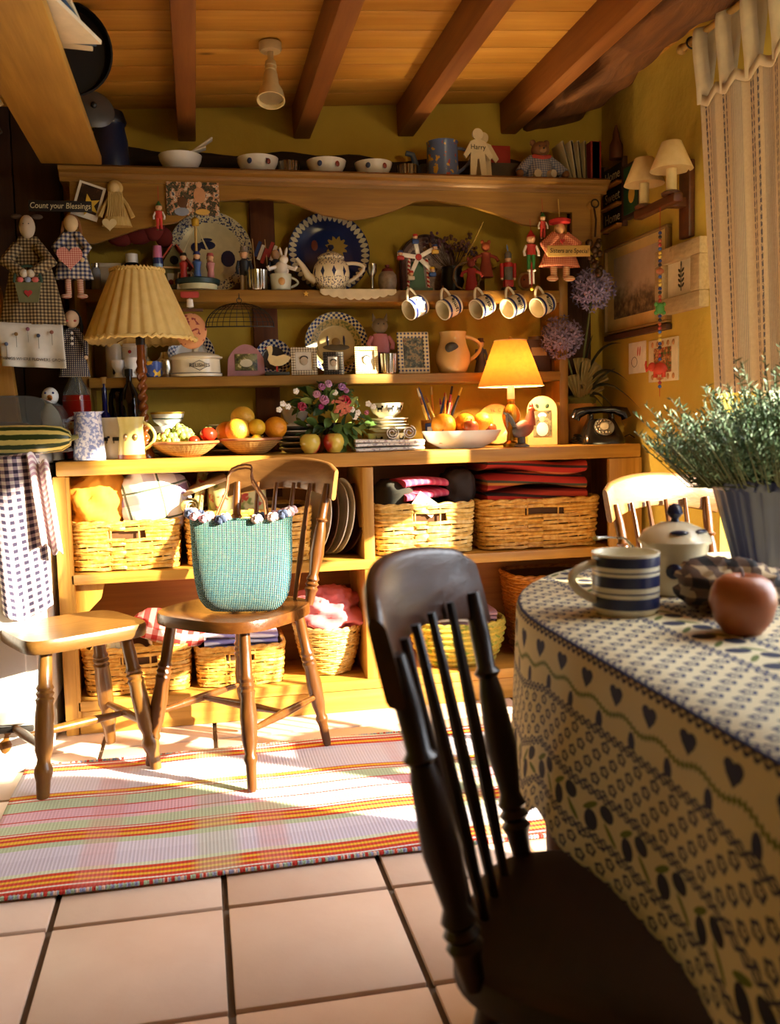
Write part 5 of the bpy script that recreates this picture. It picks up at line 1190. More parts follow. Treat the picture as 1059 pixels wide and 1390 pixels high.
# ------------------------------------------------------------------ upper shelf of the plate rack
t = thing('white_card_box', 'small white card box behind the checked-dress doll', 'box', on1(150, 3.33)); M().box((0, 0, .045), (.10, .06, .09), .002).obj('carton', C('#b9a88a', .7), t); M().box((0, 0, .092), (.104, .064, .014), .002).obj('lid', C('#d6c8aa', .7), t)
for px, lab, y in ((117, 'small dark glass jar with steel lid beside the doll legs', 3.26), (130, 'slim clear glass vial beside the dark jar', 3.25)):
    t = thing('glass_jar', lab, 'jar', on1(px, y)); M().lathe([(0, 0), (.016 if px > 120 else .022, 0), (.016 if px > 120 else .022, .065), (.010, .075), (0, .075)], 18).obj('glass', C('#3a3d40', .1) if px < 120 else C('#8a9096', .1), t); M().lathe([(0, .074), (.013, .074), (.013, .088), (0, .088)], 14).obj('lid', silver, t)
t = thing('pill_jar', 'dark brown jar with tall white cap behind the pleated shade', 'jar', on1(180, 3.28)); M().lathe([(0, 0), (.030, 0), (.030, .085), (.022, .095), (0, .095)], 20).obj('glass', dkg, t); M().lathe([(0, .094), (.021, .094), (.021, .125), (0, .126)], 20, fn=lambda r, a, z: r*(1+.01*math.sin(a*20))).obj('cap', white, t)
t = thing('bubble_tube', 'clear blue tube with pink cap in front of the birdhouse', 'tube', on1(215, 3.235)); M().lathe([(0, 0), (.016, 0), (.016, .105), (0, .105)], 18).obj('tube', C('#8fb0c9', .08), t); M().lathe([(.0165, .085), (.0168, .095), (.0165, .105)], 18, cap=False).obj('blue_ring', blue, t); M().lathe([(0, .105), (.016, .105), (.014, .145), (0, .147)], 18).obj('cap', C('#d07aa8', .3), t)
bh = thing('birdhouse', 'weathered wooden birdhouse with red roof edges', 'birdhouse', on1(236, 3.30), R(8))
M().prism([(-.036, 0), (.036, 0), (.036, .10), (0, .155), (-.036, .10)], -.03, .04).obj('house', MAT('weathered_sage', lambda: mixc(noise(ocv(), 40, 3), '#5a5630', '#7d7848'), .8), bh)
M().lathe([(0, 0), (.015, 0), (.015, .0015), (0, .0015)], 20, (0, -.0305, .105), RX(R(90))).obj('entrance_hole', C('#0c0805', .9), bh)
for s in (-1, 1): M().box((s*.034, 0, .118), (.095, .095, .006), .001, rot=RY(R(s*54))).obj('roof_panel', C('#a8442a', .7), bh)
M().box((0, -.036, .078), (.09, .02, .006), .001).obj('ledge', tan, bh); M().box((0, -.032, .035), (.05, .003, .05)).obj('tin_panel', C('#8a8a84', .4, .6), bh)
for x, m_ in ((-.014, dred), (0, yellow), (.014, dred)): M().sph((x, -.036, .03), .009, 8, 6).obj('rosette', m_, bh)
frame('tiny leaning snapshot in a pale frame beside the carousel', 250, Z1, .050, .062, .006, paper, photo('snap', ['#2a1f18', '#8a6a4a', '#4a4a5a'], 70), 3.225, tilt=18, rz=R(-16))
def housep(t):
    for x, z, rx, rz in ((-.012, .028, .030, .016), (-.050, .020, .018, .018), (-.05, -.01, .004, .03), (.06, -.02, .025, .03), (-.012, .048, .02, .006)): M().sph((x, z, .0055), (rx, rz, .001), 14, 6).obj('painted_motif', navy, t)
def scroll(): return MAT('navy_scroll_rim', lambda: mixc(sstep(noise(ocv(), 150, 3), .5, .57), '#cfc5a2', '#3a4064'), .25)
housep(lean_plate('large cream plate with a navy house and trees behind the carousel', 286, Z1, .146, 9, C('#d3c79c', .25), [(.74, .99, scroll())], y=3.36))
cs = thing('toy_carousel', 'painted wooden carousel of little figures under a yellow knob', 'carousel', on1(268, 3.255))
M().lathe([(0, 0), (.066, 0), (.066, .018), (0, .018)], 30).obj('base', C('#cfd0a8', .5), cs); M().lathe([(0, .018), (.075, .020), (.077, .034), (.070, .038), (0, .038)], 30).obj('platform', C('#1f3a3a', .4), cs); M().turn((0, 0, .036), (0, 0, .235), [(0, .004), (1, .004)], 8).obj('pole', yellow, cs); M().lathe([(0, .215), (.012, .218), (.014, .240), (0, .25)], 14).obj('knob', yellow, cs)
for k, (cc_, cl_) in enumerate((('#b3302a', '#1f1a18'), ('#3a62a8', '#2a3a78'), ('#c98a8a', '#b35a5a'), ('#2f6b38', '#222222'), ('#d9b04a', '#7a3a2a'))):
    a = R(-150+k*60); x, y = .052*math.cos(a), .052*math.sin(a)
    fg = M().lathe([(0, .038), (.013, .038), (.010, .065), (.015, .088), (.006, .096), (0, .097)], 12, (x, y, 0)).obj('rider', C(cc_, .5), cs); M().sph((x, y, .107), .011, 10, 7).obj('head', skin, fg); M().lathe([(.013, .112), (.010, .122), (0, .124)], 10, (x, y, 0)).obj('cap', C(cl_, .5), fg)
    M().tube([(x, y, .12), (0, 0, .225)], .0014, 4).obj('ribbon', C('#d9cfa0', .6), cs)
figure('grey-haired gentleman figurine in a navy coat', on1(332, 3.26), .15, C('#20242e', .5), C('#b8a58a', .5), C('#8a8478', .6))
for px, mm_, lab, y in ((349, ('#2a3a6a', '#d9d2c0', '#a8342c'), 'small blue, white and red paper flag on a stick', 3.32), (366, ('#a8342c', '#e0d8c4', '#3a3a5a'), 'small red and white paper flag on a stick', 3.33)):
    t = thing('paper_flag', lab, 'flag', on1(px, y)); M().turn((0, 0, 0), (-.012, 0, .19), [(0, .0018), (1, .0018)], 6).obj('stick', tan, t)
    for k in range(3): M().box((.006+k*.011, 0, .155-k*.012), (.012, .0015, .055), rot=RY(R(22))).obj('flag_stripe', C(mm_[k], .7), t)
t = thing('silver_mug', 'chased silver mug in front of the paper flags', 'mug', on1(349, 3.245)); M().lathe(cupp(.034, .068, .036), 84, fn=ribbed).obj('body', silver, t)
t = thing('picture_cup', 'pale blue cup with a painted child and jointed handle', 'cup', on1(381, 3.25)); M().lathe(cupp(.034, .055, .038), 26).obj('body', C('#c9ccb8', .25), t); M().sph((0, -.035, .028), (.012, .004, .014), 12, 7).obj('child_print', C('#c99a5a', .5), t); handle(t, (.036, 0, .045), (.034, 0, .012), (.024, 0, 0), .004, C('#c9ccb8', .25))
rb = thing('china_rabbit', 'white china rabbit leaning out of the picture cup', 'figurine', (X(382, 3.25, Z1+.1), 3.25, Z1+.050)); M().sph((0, 0, .022), (.026, .02, .03), 14, 9).obj('body', white, rb); hd = M().sph((.008, -.006, .055), (.016, .015, .016), 12, 8).obj('head', white, rb)
for s in (-1, 1): M().sph((.008+s*.009, 0, .082), (.005, .004, .018), 8, 6, rot=RY(R(12*s))).obj('ear', white, hd); M().tube([(s*.02, -.01, .03), (s*.045, -.015, .022), (s*.05, -.018, .032)], .007, 6).obj('paw', white, rb)
figure('china lady figurine in a dark blue dress behind the rabbit', on1(375, 3.33), .165, C('#27324e', .4), navy, None, dress=True)
bp = lean_plate('large blue plate with a gold sun and white chain rim behind the teapot', 446, Z1, .148, 9, C('#1f2f66', .2), [(.80, .99, MAT('white_chain_rim', lambda: mixc(sstep(ab(sn(mt('ARCTAN2', coord()[1], coord()[0])*22))-ab((sq(coord()[0]*coord()[0]+coord()[1]*coord()[1])-.132)*70), -.1, .1), '#2a3560', '#cfc9b0'), .25))], y=3.36)
g = M(); g.lathe([(0, .0052), (.035, .0052), (.035, .0065), (0, .0065)], 40, fn=lambda r, a, z: r*(1+.22*math.sin(a*11))); g.v = [(v[0]+.03, v[1]+.025, v[2]) for v in g.v]; g.obj('gold_sun', C('#a88a3a', .4), bp)
M().sph((-.05, .03, .0055), (.012, .02, .001), 12, 6).obj('painted_bird', C('#7a3a2a', .4), bp)
tp_ = thing('patterned_teapot', 'round cream teapot painted with navy stars and scrolls', 'teapot', on1(450, 3.255))
def tpm():
    x, y, z = coord(); a = mt('ARCTAN2', y, x); u = fr(a*5/PI)-.5; v = (z-.062)*16
    star = (ab(u)*1.6+ab(v)) < .30; sc_ = sstep(noise(vec(a*9, z*120, 0), 1.2, 2), .52, .58)*((z < .045)+(z > .085))
    return mixc(mn(star+sc_*.9, 1.0), '#e6dcbb', '#283058')
tpp = MAT('navy_painted_earthenware', tpm, .15)
M().lathe([(0, .002), (.042, 0), (.045, .008), (.060, .03), (.066, .06), (.060, .088), (.046, .105), (.040, .112), (.037, .112), (0, .108)], 40).obj('body', tpp, tp_)
ld = M().lathe([(.046, .108), (.047, .116), (.036, .126), (.016, .134), (.008, .138), (0, .138)], 30).obj('lid', tpp, tp_); M().lathe([(.006, .136), (.005, .142), (.012, .150), (.010, .158), (0, .161)], 16).obj('knob', navy, ld)
M().tube([(-.055, 0, .035), (-.082, 0, .052), (-.100, 0, .085), (-.122, 0, .112)], [.017, .014, .010, .007], 12).obj('spout', cream, tp_); handle(tp_, (.052, 0, .095), (.055, 0, .028), (.062, 0, .02), .0065, cream)
dy = thing('lace_doily', 'scalloped cream lace doily hanging over the upper shelf edge', 'doily', (X(487, 3.2, Z1), 3.21, Z1))
def doi(u, v):
    x = -.135+.27*u; sc_ = abs(math.sin(u*PI*9)); drop = .012+.020*math.sin(PI*u)+.006*sc_
    return (x, .03 if v < .4 else -.0055, .0008) if v < .5 else (x, -.006-.001*math.sin(u*40), -drop*(v-.5)/.5)
M().grid(doi, 72, 8).obj('lace', C('#d9cba8', .9), dy, solid=.0008)
g = M(); g.prism([(.010*math.cos(R(90+36*k))*(1 if k % 2 == 0 else .45), .010*math.sin(R(90+36*k))*(1 if k % 2 == 0 else .45)) for k in range(10)], -.002, .002); g.obj('gold_star', C('#d9a845', .4, .3), loc=(X(416, 3.2, Z1-.02), 3.207, Z1-.016), label='small gold star pinned to the upper shelf edge', cat='star')
t = thing('silver_goblet', 'slender silver goblet beside the teapot handle', 'goblet', on1(505, 3.27)); M().lathe([(0, 0), (.020, 0), (.018, .005), (.005, .012), (.0045, .045), (.010, .055), (.018, .070), (.019, .097), (.017, .097), (.015, .070), (0, .06)], 22).obj('body', silver, t)
t = thing('patterned_jar', 'squat grey patterned jar with knob lid beside the goblet', 'jar', on1(526, 3.27)); M().lathe([(0, 0), (.026, 0), (.034, .03), (.032, .058), (.022, .07), (0, .07)], 24).obj('body', MAT('grey_speckle', lambda: mixc(noise(ocv(), 80, 2), '#6a5a4a', '#a8988a'), .3), t); M().lathe([(.022, .07), (.018, .08), (.006, .085), (.008, .094), (0, .096)], 18).obj('lid', dred, t)
ar = thing('arched_tray', 'dark arched tray painted with pale flowers behind the ferris wheel', 'tray', (X(582, 3.37, Z1+.1), 3.375, Z1), rot=(R(-6), 0, 0))
M().prism([(-.105, 0), (.105, 0), (.105, .12)]+arc(0, .12, .105, 0, PI, 18)[1:], -.005, .005).obj('panel', C('#7a6268', .5), ar); M().tube([(-.105, -.006, .002), (-.105, -.006, .12)]+[(x, -.006, z) for x, z in arc(0, .12, .105, PI, 0, 18)]+[(.105, -.006, .002)], .005, 6).obj('rim', C('#3a1a16', .5), ar)
M().prism([(-.085, .01), (.085, .01), (.085, .12)]+arc(0, .12, .085, 0, PI, 16)[1:], -.0075, -.005).obj('painting', photo('floral', ['#a8949a', '#8d7f88', '#b0a2a4', '#5a4a5a', '#9a8a90'], 26), ar)
fw = thing('toy_ferris_wheel', 'white toy ferris wheel with figures on a red striped green tower', 'ferris wheel', on1(568, 3.25))
M().prism([(-.032, .0), (.032, 0), (.020, .105), (-.020, .105)], .012, .022).obj('tower', C('#3a6a4a', .5), fw); M().box((0, .01, .005), (.10, .05, .010), .002).obj('base', C('#3a5a44', .5), fw)
candy = MAT('candy_stripe', lambda: mixc(fr(coord()[2]*70+coord()[0]*40) > .5, '#e6dcc8', '#b3242a'), .4)
for s in (-1, 1): M().turn((s*.038, .0, .01), (s*.032, .0, .115), [(0, .005), (1, .005)], 8).obj('striped_post', candy, fw)
for k in range(5):
    a = R(100+72*k); x, z = .068*math.cos(a), .118+.068*math.sin(a)
    M().box((x*.55, -.006, .118+(z-.118)*.55), (.080, .006, .015), .001, rot=RY(-a)).obj('spoke', white, fw)
    c_ = M().box((x, -.014, z-.014), (.024, .018, .014), .003).obj('gondola', C(['#2f4a8a', '#b3302a', '#e6dcc8', '#3a62a8', '#d9b04a'][k], .5), fw); M().sph((x, -.014, z+.002), .009, 10, 7).obj('rider', skin, c_); M().lathe([(.010, z+.004), (.008, z+.012), (0, z+.013)], 10, (x, -.014, 0)).obj('cap', C(['#b3302a', '#2f4a8a', '#b3302a', '#e0b02c', '#2f4a8a'][k], .5), c_)
M().lathe([(0, 0), (.012, 0), (.010, .004), (0, .005)], 16, (0, -.010, .118), RX(R(90))).obj('hub', red, fw)
vz_ = thing('dried_flower_vase', 'black pot of dried dusky flowers and seed heads', 'vase', on1(614, 3.31)); M().lathe([(0, 0), (.03, 0), (.045, .04), (.036, .085), (.04, .095), (.034, .095), (0, .05)], 22).obj('pot', C('#0f0c0e', .3), vz_); random.seed(14)
for k in range(26):
    a = random.uniform(-1.1, 1.1); L = random.uniform(.10, .20); e = Vector((L*math.sin(a)*.7, random.uniform(-.03, .05), .09+L*math.cos(a)*.72))
    M().tube([(0, 0, .08), e*.5+Vector((0, 0, .03)), e], .0012, 4).obj('dried_stem', C('#4a3a2a', .8), vz_)
    g = M()
    for q in range(6): g.sph(e+Vector((random.uniform(-.012, .012), random.uniform(-.01, .01), random.uniform(-.012, .012))), .006, 5, 4)
    g.obj('dried_bloom', C(['#5a3a4a', '#6a4a3a', '#4a3a4a', '#7a5a3a'][k % 4], .9), vz_)
M().tube([(.02, -.02, .09), (.07, -.02, .17), (.115, -.02, .255)], [.002, .004, .002], 5).obj('wheat_stalk', C('#a88a3a', .8), vz_)
t = thing('twig_hoop', 'round twig hoop leaning on the black pot', 'hoop', (X(634, 3.25, Z1+.06), 3.25, Z1+.053)); M().tube([(.05*math.cos(2*PI*k/30), .004*math.sin(k*2.1), .05*math.sin(2*PI*k/30)) for k in range(30)], .0035, 6, closed=True).obj('twigs', C('#6a5030', .9), t)
def felt(label, px, y, h, m1, m2, seated=False):
    t = thing('felt_toy', label, 'toy', on1(px, y)); M().lathe([(0, 0), (h*.20, 0), (h*.17, h*.2), (h*.12, h*.45), (h*.14, h*.62), (0, h*.66)], 14, sy=.8).obj('body', m1, t); hd = M().sph((0, 0, h*.78), (h*.12, h*.11, h*.12), 12, 8).obj('head', m2, t)
    for s in (-1, 1): M().tube([(s*h*.12, 0, h*.56), (s*h*.27, -h*.03, h*.50), (s*h*.32, -h*.05, h*.40)], h*.045, 7).obj('arm', m1, t); M().sph((s*h*.09, 0, h*.90), (h*.05, h*.03, h*.06), 8, 6).obj('ear', m2, hd)
    return t
felt('dark red felt bird-like toy leaning beside the twig hoop', 640, 3.235, .125, C('#8a1f1a', .8), C('#7a2a1e', .8)); t = thing('yellow_block', 'mustard yellow wedge under the red monkey toy', 'block', on1(672, 3.33)); M().prism([(-.05, 0), (.05, 0), (.05, .11), (.0, .10), (-.05, .05)], -.03, .03).obj('wedge', C('#a88a2a', .8), t)
mk = felt('red-brown monkey toy sitting on the mustard wedge', 660, 3.28, .14, C('#8a3a24', .85), C('#a8542c', .85)); mk.location.z += .055
nc = thing('nutcracker_soldier', 'wooden nutcracker soldier in red coat and grey helmet', 'nutcracker', on1(690, 3.24))
M().box((0, 0, .006), (.046, .035, .012), .002).obj('base', black, nc); M().box((0, 0, .026), (.034, .026, .026), .003).obj('boots', red, nc); M().lathe([(0, .038), (.016, .038), (.017, .085), (.014, .09), (0, .09)], 16).obj('body', grey, nc); M().lathe([(.0165, .083), (.019, .09), (.017, .10), (0, .102)], 16).obj('collar', red, nc)
for s in (-1, 1): a_ = M().turn((s*.024, 0, .045), (s*.024, 0, .098), [(0, .005), (.15, .007), (1, .007)], 10).obj('arm', red, nc); M().sph((s*.024, 0, .044), .006, 8, 6).obj('hand', skin, a_)
hd = M().sph((0, 0, .112), (.012, .012, .013), 12, 8).obj('head', skin, nc); M().lathe([(.013, .116), (.013, .132), (.008, .140), (0, .142)], 14).obj('helmet', grey, hd); M().turn((0, 0, .14), (-.004, 0, .166), [(0, .002), (.6, .004), (1, .001)], 8).obj('plume', lblue, hd)
t = thing('round_face_toy', 'round brown face cushion edged in cream', 'toy', (X(713, 3.25, Z1+.04), 3.25, Z1+.036), 0); M().sph((0, 0, 0), (.030, .014, .034), 18, 10).obj('rim', C('#a88a5a', .8), t); M().sph((.001, -.006, -.001), (.025, .012, .027), 16, 10).obj('face', C('#8a4a22', .7), t)
for s in (-1, 1): M().sph((s*.009, -.017, .004), .003, 6, 5).obj('eye', black, t)
# ------------------------------------------------------------------ on top of the plate rack
ZT = ZC+.0015
def ont(px, y=3.24): return (X(px, y, ZT+.03), y, ZT)
def motif(t, r, h):
    for a, m_ in ((-118, C('#3a4a7a', .4)), (-62, C('#8a3a2a', .4))):
        q = R(a); M().sph((r*.95*math.cos(q), r*.95*math.sin(q), h*.6), (.009, .003, .010), 8, 6, rot=RZ(q+PI/2)).obj('painted_motif', m_, t)
def letters(s): return lambda t, r, h: (motif(t, r, h), text(s, .016, navy, t, (r*.38, -r*.945, h*.62), rot=(R(80), 0, R(22)), ext=.001))
b1 = bowl('white_bowl', 'plain white bowl holding rolled papers on top of the rack', ont(245), .072, .056, white)
for k, (a, L) in enumerate(((20, .13), (35, .12))):
    M().box((.03+.03*k, .01*k, .065+.02*k), (.12, .035, .006), .002, rot=RY(R(-a))).obj('folded_leaflet', paper, loc=(b1.location.x, b1.location.y, ZT), label=['folded cream leaflet lying in the plain white bowl', 'steeper cream leaflet sticking out of the plain white bowl'][k], cat='leaflet')
bowl('white_bowl', 'white bowl with blue motif and yellow packet on top of the rack', ont(350), .071, .054, white, deco=letters('Z'))
M().box((0, 0, 0), (.05, .02, .012), .002).obj('yellow_packet', yellow, loc=(X(352, 3.24, ZT+.05), 3.24, ZT+.055), label='yellow packet edge showing above the white bowl rim', cat='packet')
bowl('white_bowl', 'white bowl with red motif standing between beaker and plainer red-motif bowl', ont(443), .069, .052, white, deco=motif)
bowl('white_bowl', 'white red-motif bowl standing closest to the floral jug', ont(507), .066, .050, white, deco=motif)
for px, lab in ((392, 'chased dark silver beaker between two white bowls on the rack'), (553, 'chased dark silver beaker beside the floral jug')):
    t = thing('chased_beaker', lab, 'beaker', ont(px, 3.25)); M().lathe(cupp(.036, .048, .037), 84, fn=ribbed).obj('body', C('#8a8070', .25, 1.0), t)
t = thing('blue_pipe_spout', 'blue-grey enamel can with curved spout behind the beaker', 'watering can', ont(577, 3.33)); M().lathe([(0, 0), (.035, 0), (.035, .06), (.02, .075), (0, .075)], 18).obj('body', C('#3a4a66', .4), t); M().tube([(-.03, 0, .03), (-.035, 0, .08), (-.045, 0, .11), (-.07, 0, .115)], [.013, .012, .011, .010], 10).obj('spout', C('#4a5f80', .4), t)
fj = thing('floral_jug', 'blue enamel jug painted with yellow and red flowers', 'jug', ont(601, 3.25)); fjm = MAT('blue_flowered_enamel', lambda: mixc(sstep(noise(ocv(), 38, 2), .60, .64), mixc(sstep(noise(ocv(), 55, 2), .62, .66), '#5a6c98', '#a8402c'), '#c9a03a'), .3)
M().lathe([(0, 0), (.057, 0), (.058, .01), (.054, .125), (.057, .132), (.053, .132), (.050, .12), (0, .02)], 28).obj('body', fjm, fj); handle(fj, (.054, 0, .115), (.056, 0, .03), (.052, 0, .015), .006, C('#5a6c98', .35))
def paperman(px, lab, y, name=None, rz=0):
    t = thing('cutout_figure', lab, 'cut-out', ont(px, y), rz)
    o = [(-.030, 0), (-.010, 0), (-.002, .065), (.004, .065), (.012, 0), (.032, 0), (.026, .085), (.045, .062), (.056, .075), (.028, .125), (.012, .132), (-.012, .132), (-.028, .125), (-.054, .078), (-.044, .066), (-.027, .088)]
    M().prism(o, -.004, .004).obj('body', C('#d9cba6', .7), t); hd = M().lathe([(0, -.004), (.020, -.004), (.020, .004), (0, .004)], 20, (0, 0, .150), RX(R(90))).obj('head', C('#d9cba6', .7), t)
    if name: text(name, .024, black, t, (0, -.0048, .105))
paperman(649, 'cream cut-out paper figure lettered with a name', 3.20, 'Harry', R(4)); paperman(656, 'plain cream cut-out figure standing behind the lettered one', 3.24, None, R(-14))
t = thing('stacked_box', 'grey storage box on top of the rack behind the cut-out figures', 'box', ont(680, 3.30)); M().box((0, 0, .035), (.105, .10, .07), .003).obj('carton', C('#4a4036', .8), t)
t = thing('stacked_box', 'red box standing on the grey storage box', 'box', (X(674, 3.32, ZT+.1), 3.32, ZT+.0705)); M().box((0, 0, .035), (.085, .07, .07), .003).obj('carton', C('#9a2618', .7), t)
td = thing('teddy_bear', 'brown teddy bear in a blue checked coat with red scarf', 'teddy bear', ont(733, 3.22)); fur = C('#7a5232', .95); coat = gingham('pale_blue_check', '#a8a4a8', '#7d8298', '#5a6080', 120, 'Object')
M().lathe([(0, 0), (.055, 0), (.058, .02), (.045, .06), (.030, .088), (0, .092)], 18, sy=.75).obj('coat', coat, td)
for s in (-1, 1): M().tube([(s*.03, 0, .078), (s*.062, -.01, .05), (s*.082, -.025, .022)], [.016, .018, .020], 9).obj('sleeve', coat, td); M().sph((s*.086, -.03, .018), .014, 9, 7).obj('paw', fur, td); M().tube([(s*.02, -.03, .014), (s*.03, -.06, .013)], [.016, .014], 8).obj('leg', C('#b0a08a', .9), td)
hd = M().sph((0, -.004, .108), (.033, .030, .030), 16, 10).obj('head', fur, td); M().sph((0, -.030, .102), (.014, .012, .011), 10, 7).obj('muzzle', C('#a87f55', .95), hd); M().sph((0, -.041, .105), .004, 6, 5).obj('nose', black, hd)
for s in (-1, 1): M().sph((s*.026, .0, .133), (.012, .007, .012), 10, 7).obj('ear', fur, hd); M().sph((s*.012, -.030, .115), .003, 6, 5).obj('eye', black, hd)
M().tube([(-.03, -.02, .082), (0, -.034, .074), (.03, -.02, .082), (.0, .026, .086)], .007, 7, closed=True).obj('scarf', C('#b3443a', .8), td)
for k, (px, tl, w, lab, cc_) in enumerate(((765, -16, .006, 'thin cream booklet leaning at the teddy end of the row', '#d9cfae'), (774, -9, .010, 'cream booklet with curled pages beside the leaning one', '#e3d9ba'), (782, -6, .008, 'cream booklet in the middle of the row on the rack', '#cfc4a2'), (789, -2, .007, 'tan booklet next to the red book', '#c2b48e'), (803, 0, .040, 'red hardback book ending the row on the rack', '#8a2018'))):
    t = thing('booklet', lab, 'book', (X(px, 3.24, ZT+.06), 3.25, ZT+.002)); M().box((0, 0, .07), (w, .10, .14), .001, rot=RY(R(tl))).obj('cover', C(cc_, .7), t); M().box((0, -.001, .07), (w*.7, .098, .136), rot=RY(R(tl))).obj('pages', paper, t)
ej = thing('blue_enamel_jug', 'tall dark blue enamel jug at the plank end of the rack', 'jug', (X(150, 3.24, 1.93), 3.24, ZT)); ejm = C('#1c2440', .3)
M().lathe([(0, 0), (.058, 0), (.060, .02), (.056, .10), (.048, .14), (.050, .15), (.044, .15), (0, .13)], 26).obj('body', ejm, ej); M().lathe([(.052, .15), (.055, .158), (.045, .19), (.02, .20), (0, .202)], 22).obj('lid', C('#15131a', .4), ej); handle(ej, (-.05, 0, .135), (-.058, 0, .03), (-.04, 0, 0), .006, C('#6a705a', .4))
# ------------------------------------------------------------------ pinned and hung along the valance
def hang(name, label, cat, px, py, y=3.172, rz=0, rot=None):
    p = at(px, py, y=y); return thing(name, label, cat, (p.x, p.y, p.z), rz, rot=rot)
KH = .00248
sp_ = hang('snapshot', 'colour snapshot of two children pinned to the valance', 'photo', 262, 270, 3.178, rot=(0, R(0), 0)); M().box((0, 0, 0), (.172, .0015, .108)).obj('print_sheet', photo('garden', ['#1c1814', '#5a4a3a', '#2a3a2a', '#b58a68', '#cfc4b0', '#3a4a5a', '#6a2f22'], 42), sp_)
for x, z, rx, rz, m_ in ((-.035, -.012, .016, .019, C('#5a3a22', .5)), (.022, .012, .020, .026, C('#c9966a', .5)), (.022, .046, .009, .010, C('#d9aa80', .5)), (-.038, -.042, .024, .014, C('#8d9ab0', .5)), (.03, -.042, .024, .010, C('#d9b45a', .5))): M().sph((x, -.001, z), (rx, .001, rz), 14, 7).obj('figure_print', m_, sp_)
def puppet(label, px, py, s, coat, legs, hat, y=3.165, strg=.05, boots=None):
    t = hang('hanging_puppet', label, 'puppet', px, py, y)
    M().tube([(0, 0, s*.62), (0, .008, s*.62+strg)], .0008, 4).obj('string', red, t)
    M().lathe([(0, -.02*s), (s*.13, -.02*s), (s*.12, s*.14), (s*.14, s*.24), (s*.04, s*.28), (0, s*.28)], 12, sy=.7).obj('body', coat, t)
    for q in (-1, 1): l_ = M().turn((q*s*.07, 0, -s*.42), (q*s*.06, 0, 0), [(0, s*.035), (.12, s*.045), (1, s*.055)], 8).obj('leg', legs, t); M().sph((q*s*.07, -s*.03, -s*.43), (s*.05, s*.08, s*.035), 8, 6).obj('shoe', boots or brownm, l_); a_ = M().tube([(q*s*.13, 0, s*.22), (q*s*.20, -s*.02, s*.06), (q*s*.19, -s*.05, -s*.05)], s*.035, 7).obj('arm', white, t)
    hd = M().sph((0, 0, s*.38), (s*.12, s*.11, s*.12), 12, 9).obj('head', skin, t); M().turn((0, -s*.10, s*.37), (0, -s*.19, s*.38), [(0, s*.02), (1, s*.012)], 6).obj('nose', skin, hd); M().lathe([(s*.125, s*.44), (s*.09, s*.50), (s*.03, s*.60), (0, s*.63)], 12).obj('hat', hat, hd)
    return t
puppet('wooden puppet in red shorts and green hat hanging by the snapshot', 216, 296, .088, C('#c9342a', .6), C('#c9342a', .6), green)
puppet('small wooden puppet with green hat hanging beside the red beret doll', 737, 309, .085, C('#b3342a', .6), C('#b3342a', .6), green, 3.16)
pz = puppet('long-legged red soldier puppet with green trousers hanging from the valance', 721, 345, .135, C('#a8281e', .6), C('#2f7a3a', .6), red, 3.165, .04, C('#d9d2c0', .5))
for k, dx in ((0, -.006), (1, .008)): M().tube([(dx, 0, -.06), (dx, -.004, -.105)], .004, 6).obj('stocking', white, pz)
M().tube([(0, -.004, -.03), (0, -.004, -.118)], .0022, 5).obj('pull_string', C('#b3342a', .6), pz); M().sph((0, -.004, -.122), .007, 8, 6).obj('pull_bead', yellow, pz)
ra = hang('raffia_angel', 'straw-coloured raffia angel holding a heart card', 'ornament', 158, 283); straw = MAT('raffia', lambda: mixc(noise(vec(coord()[0]*6, coord()[1]*6, coord()[2]), 30, 3), '#a8863e', '#dcc07a'), .8)
M().lathe([(0, -.06), (.048, -.058), (.030, .0), (.012, .045), (0, .05)], 30, sy=.5, fn=lambda r, a, z: r*(1+.06*math.sin(a*13))).obj('dress', straw, ra); hd = M().sph((-.004, -.004, .062), (.018, .016, .020), 12, 8).obj('head', C('#d6bd84', .8), ra); M().sph((-.002, .006, .066), (.026, .014, .026), 14, 9).obj('hair', straw, hd)
for s in (-1, 1): M().tube([(s*.014, 0, .04), (s*.035, -.008, .01), (s*.052, -.012, -.03)], [.007, .006, .008], 7).obj('arm', straw, ra)
for k in range(9): M().tube([(-.02+.005*k, -.014, .05), (-.024+.006*k, -.02, .0), (-.03+.007*k, -.022, -.03)], .0022, 5).obj('raffia_strand', straw, ra)
def heart(w, h, n=28):
    o = []
    for k in range(n):
        t = 2*PI*k/n; o.append((w/32*16*math.sin(t)**3, h/30*(13*math.cos(t)-5*math.cos(2*t)-2*math.cos(3*t)-math.cos(4*t))))
    return o
M().prism(heart(.046, .042), -.026, -.023, (-.022, 0, -.055)).obj('heart_card', C('#d9c690', .7), ra)
pd = hang('instant_photo', 'tilted white-bordered photo with a yellow star stuck on it', 'photo', 120, 273, rot=(0, R(18), 0)); M().box((0, 0, 0), (.085, .0015, .112)).obj('border', paper, pd); M().box((0, -.0012, .006), (.068, .001, .086)).obj('print', photo('dim', ['#120c08', '#2a1a10', '#4a2e1c', '#1a120c'], 30), pd)
M().prism([(.036*math.cos(R(90+36*k))*(1 if k % 2 == 0 else .42), .036*math.sin(R(90+36*k))*(1 if k % 2 == 0 else .42)) for k in range(10)], -.006, -.002, (.006, 0, -.012), RY(R(-25))).obj('yellow_star', C('#d9b43a', .7), pd)
sb = hang('blessings_sign', 'narrow dark board lettered in cream script below the cornice', 'sign', 82, 280, 3.13); M().box((0, 0, 0), (.192, .008, .034), .002).obj('board', C('#120e10', .6), sb); text('Count your Blessings', .0255, C('#d9cda0', .6), sb, (0, -.0048, 0), shear=.15, sx=.85)
mz = hang('felt_moose', 'dark red stuffed felt moose hanging behind the raffia angel', 'toy', 188, 318, 3.30); fm_ = C('#6a1a12', .9)
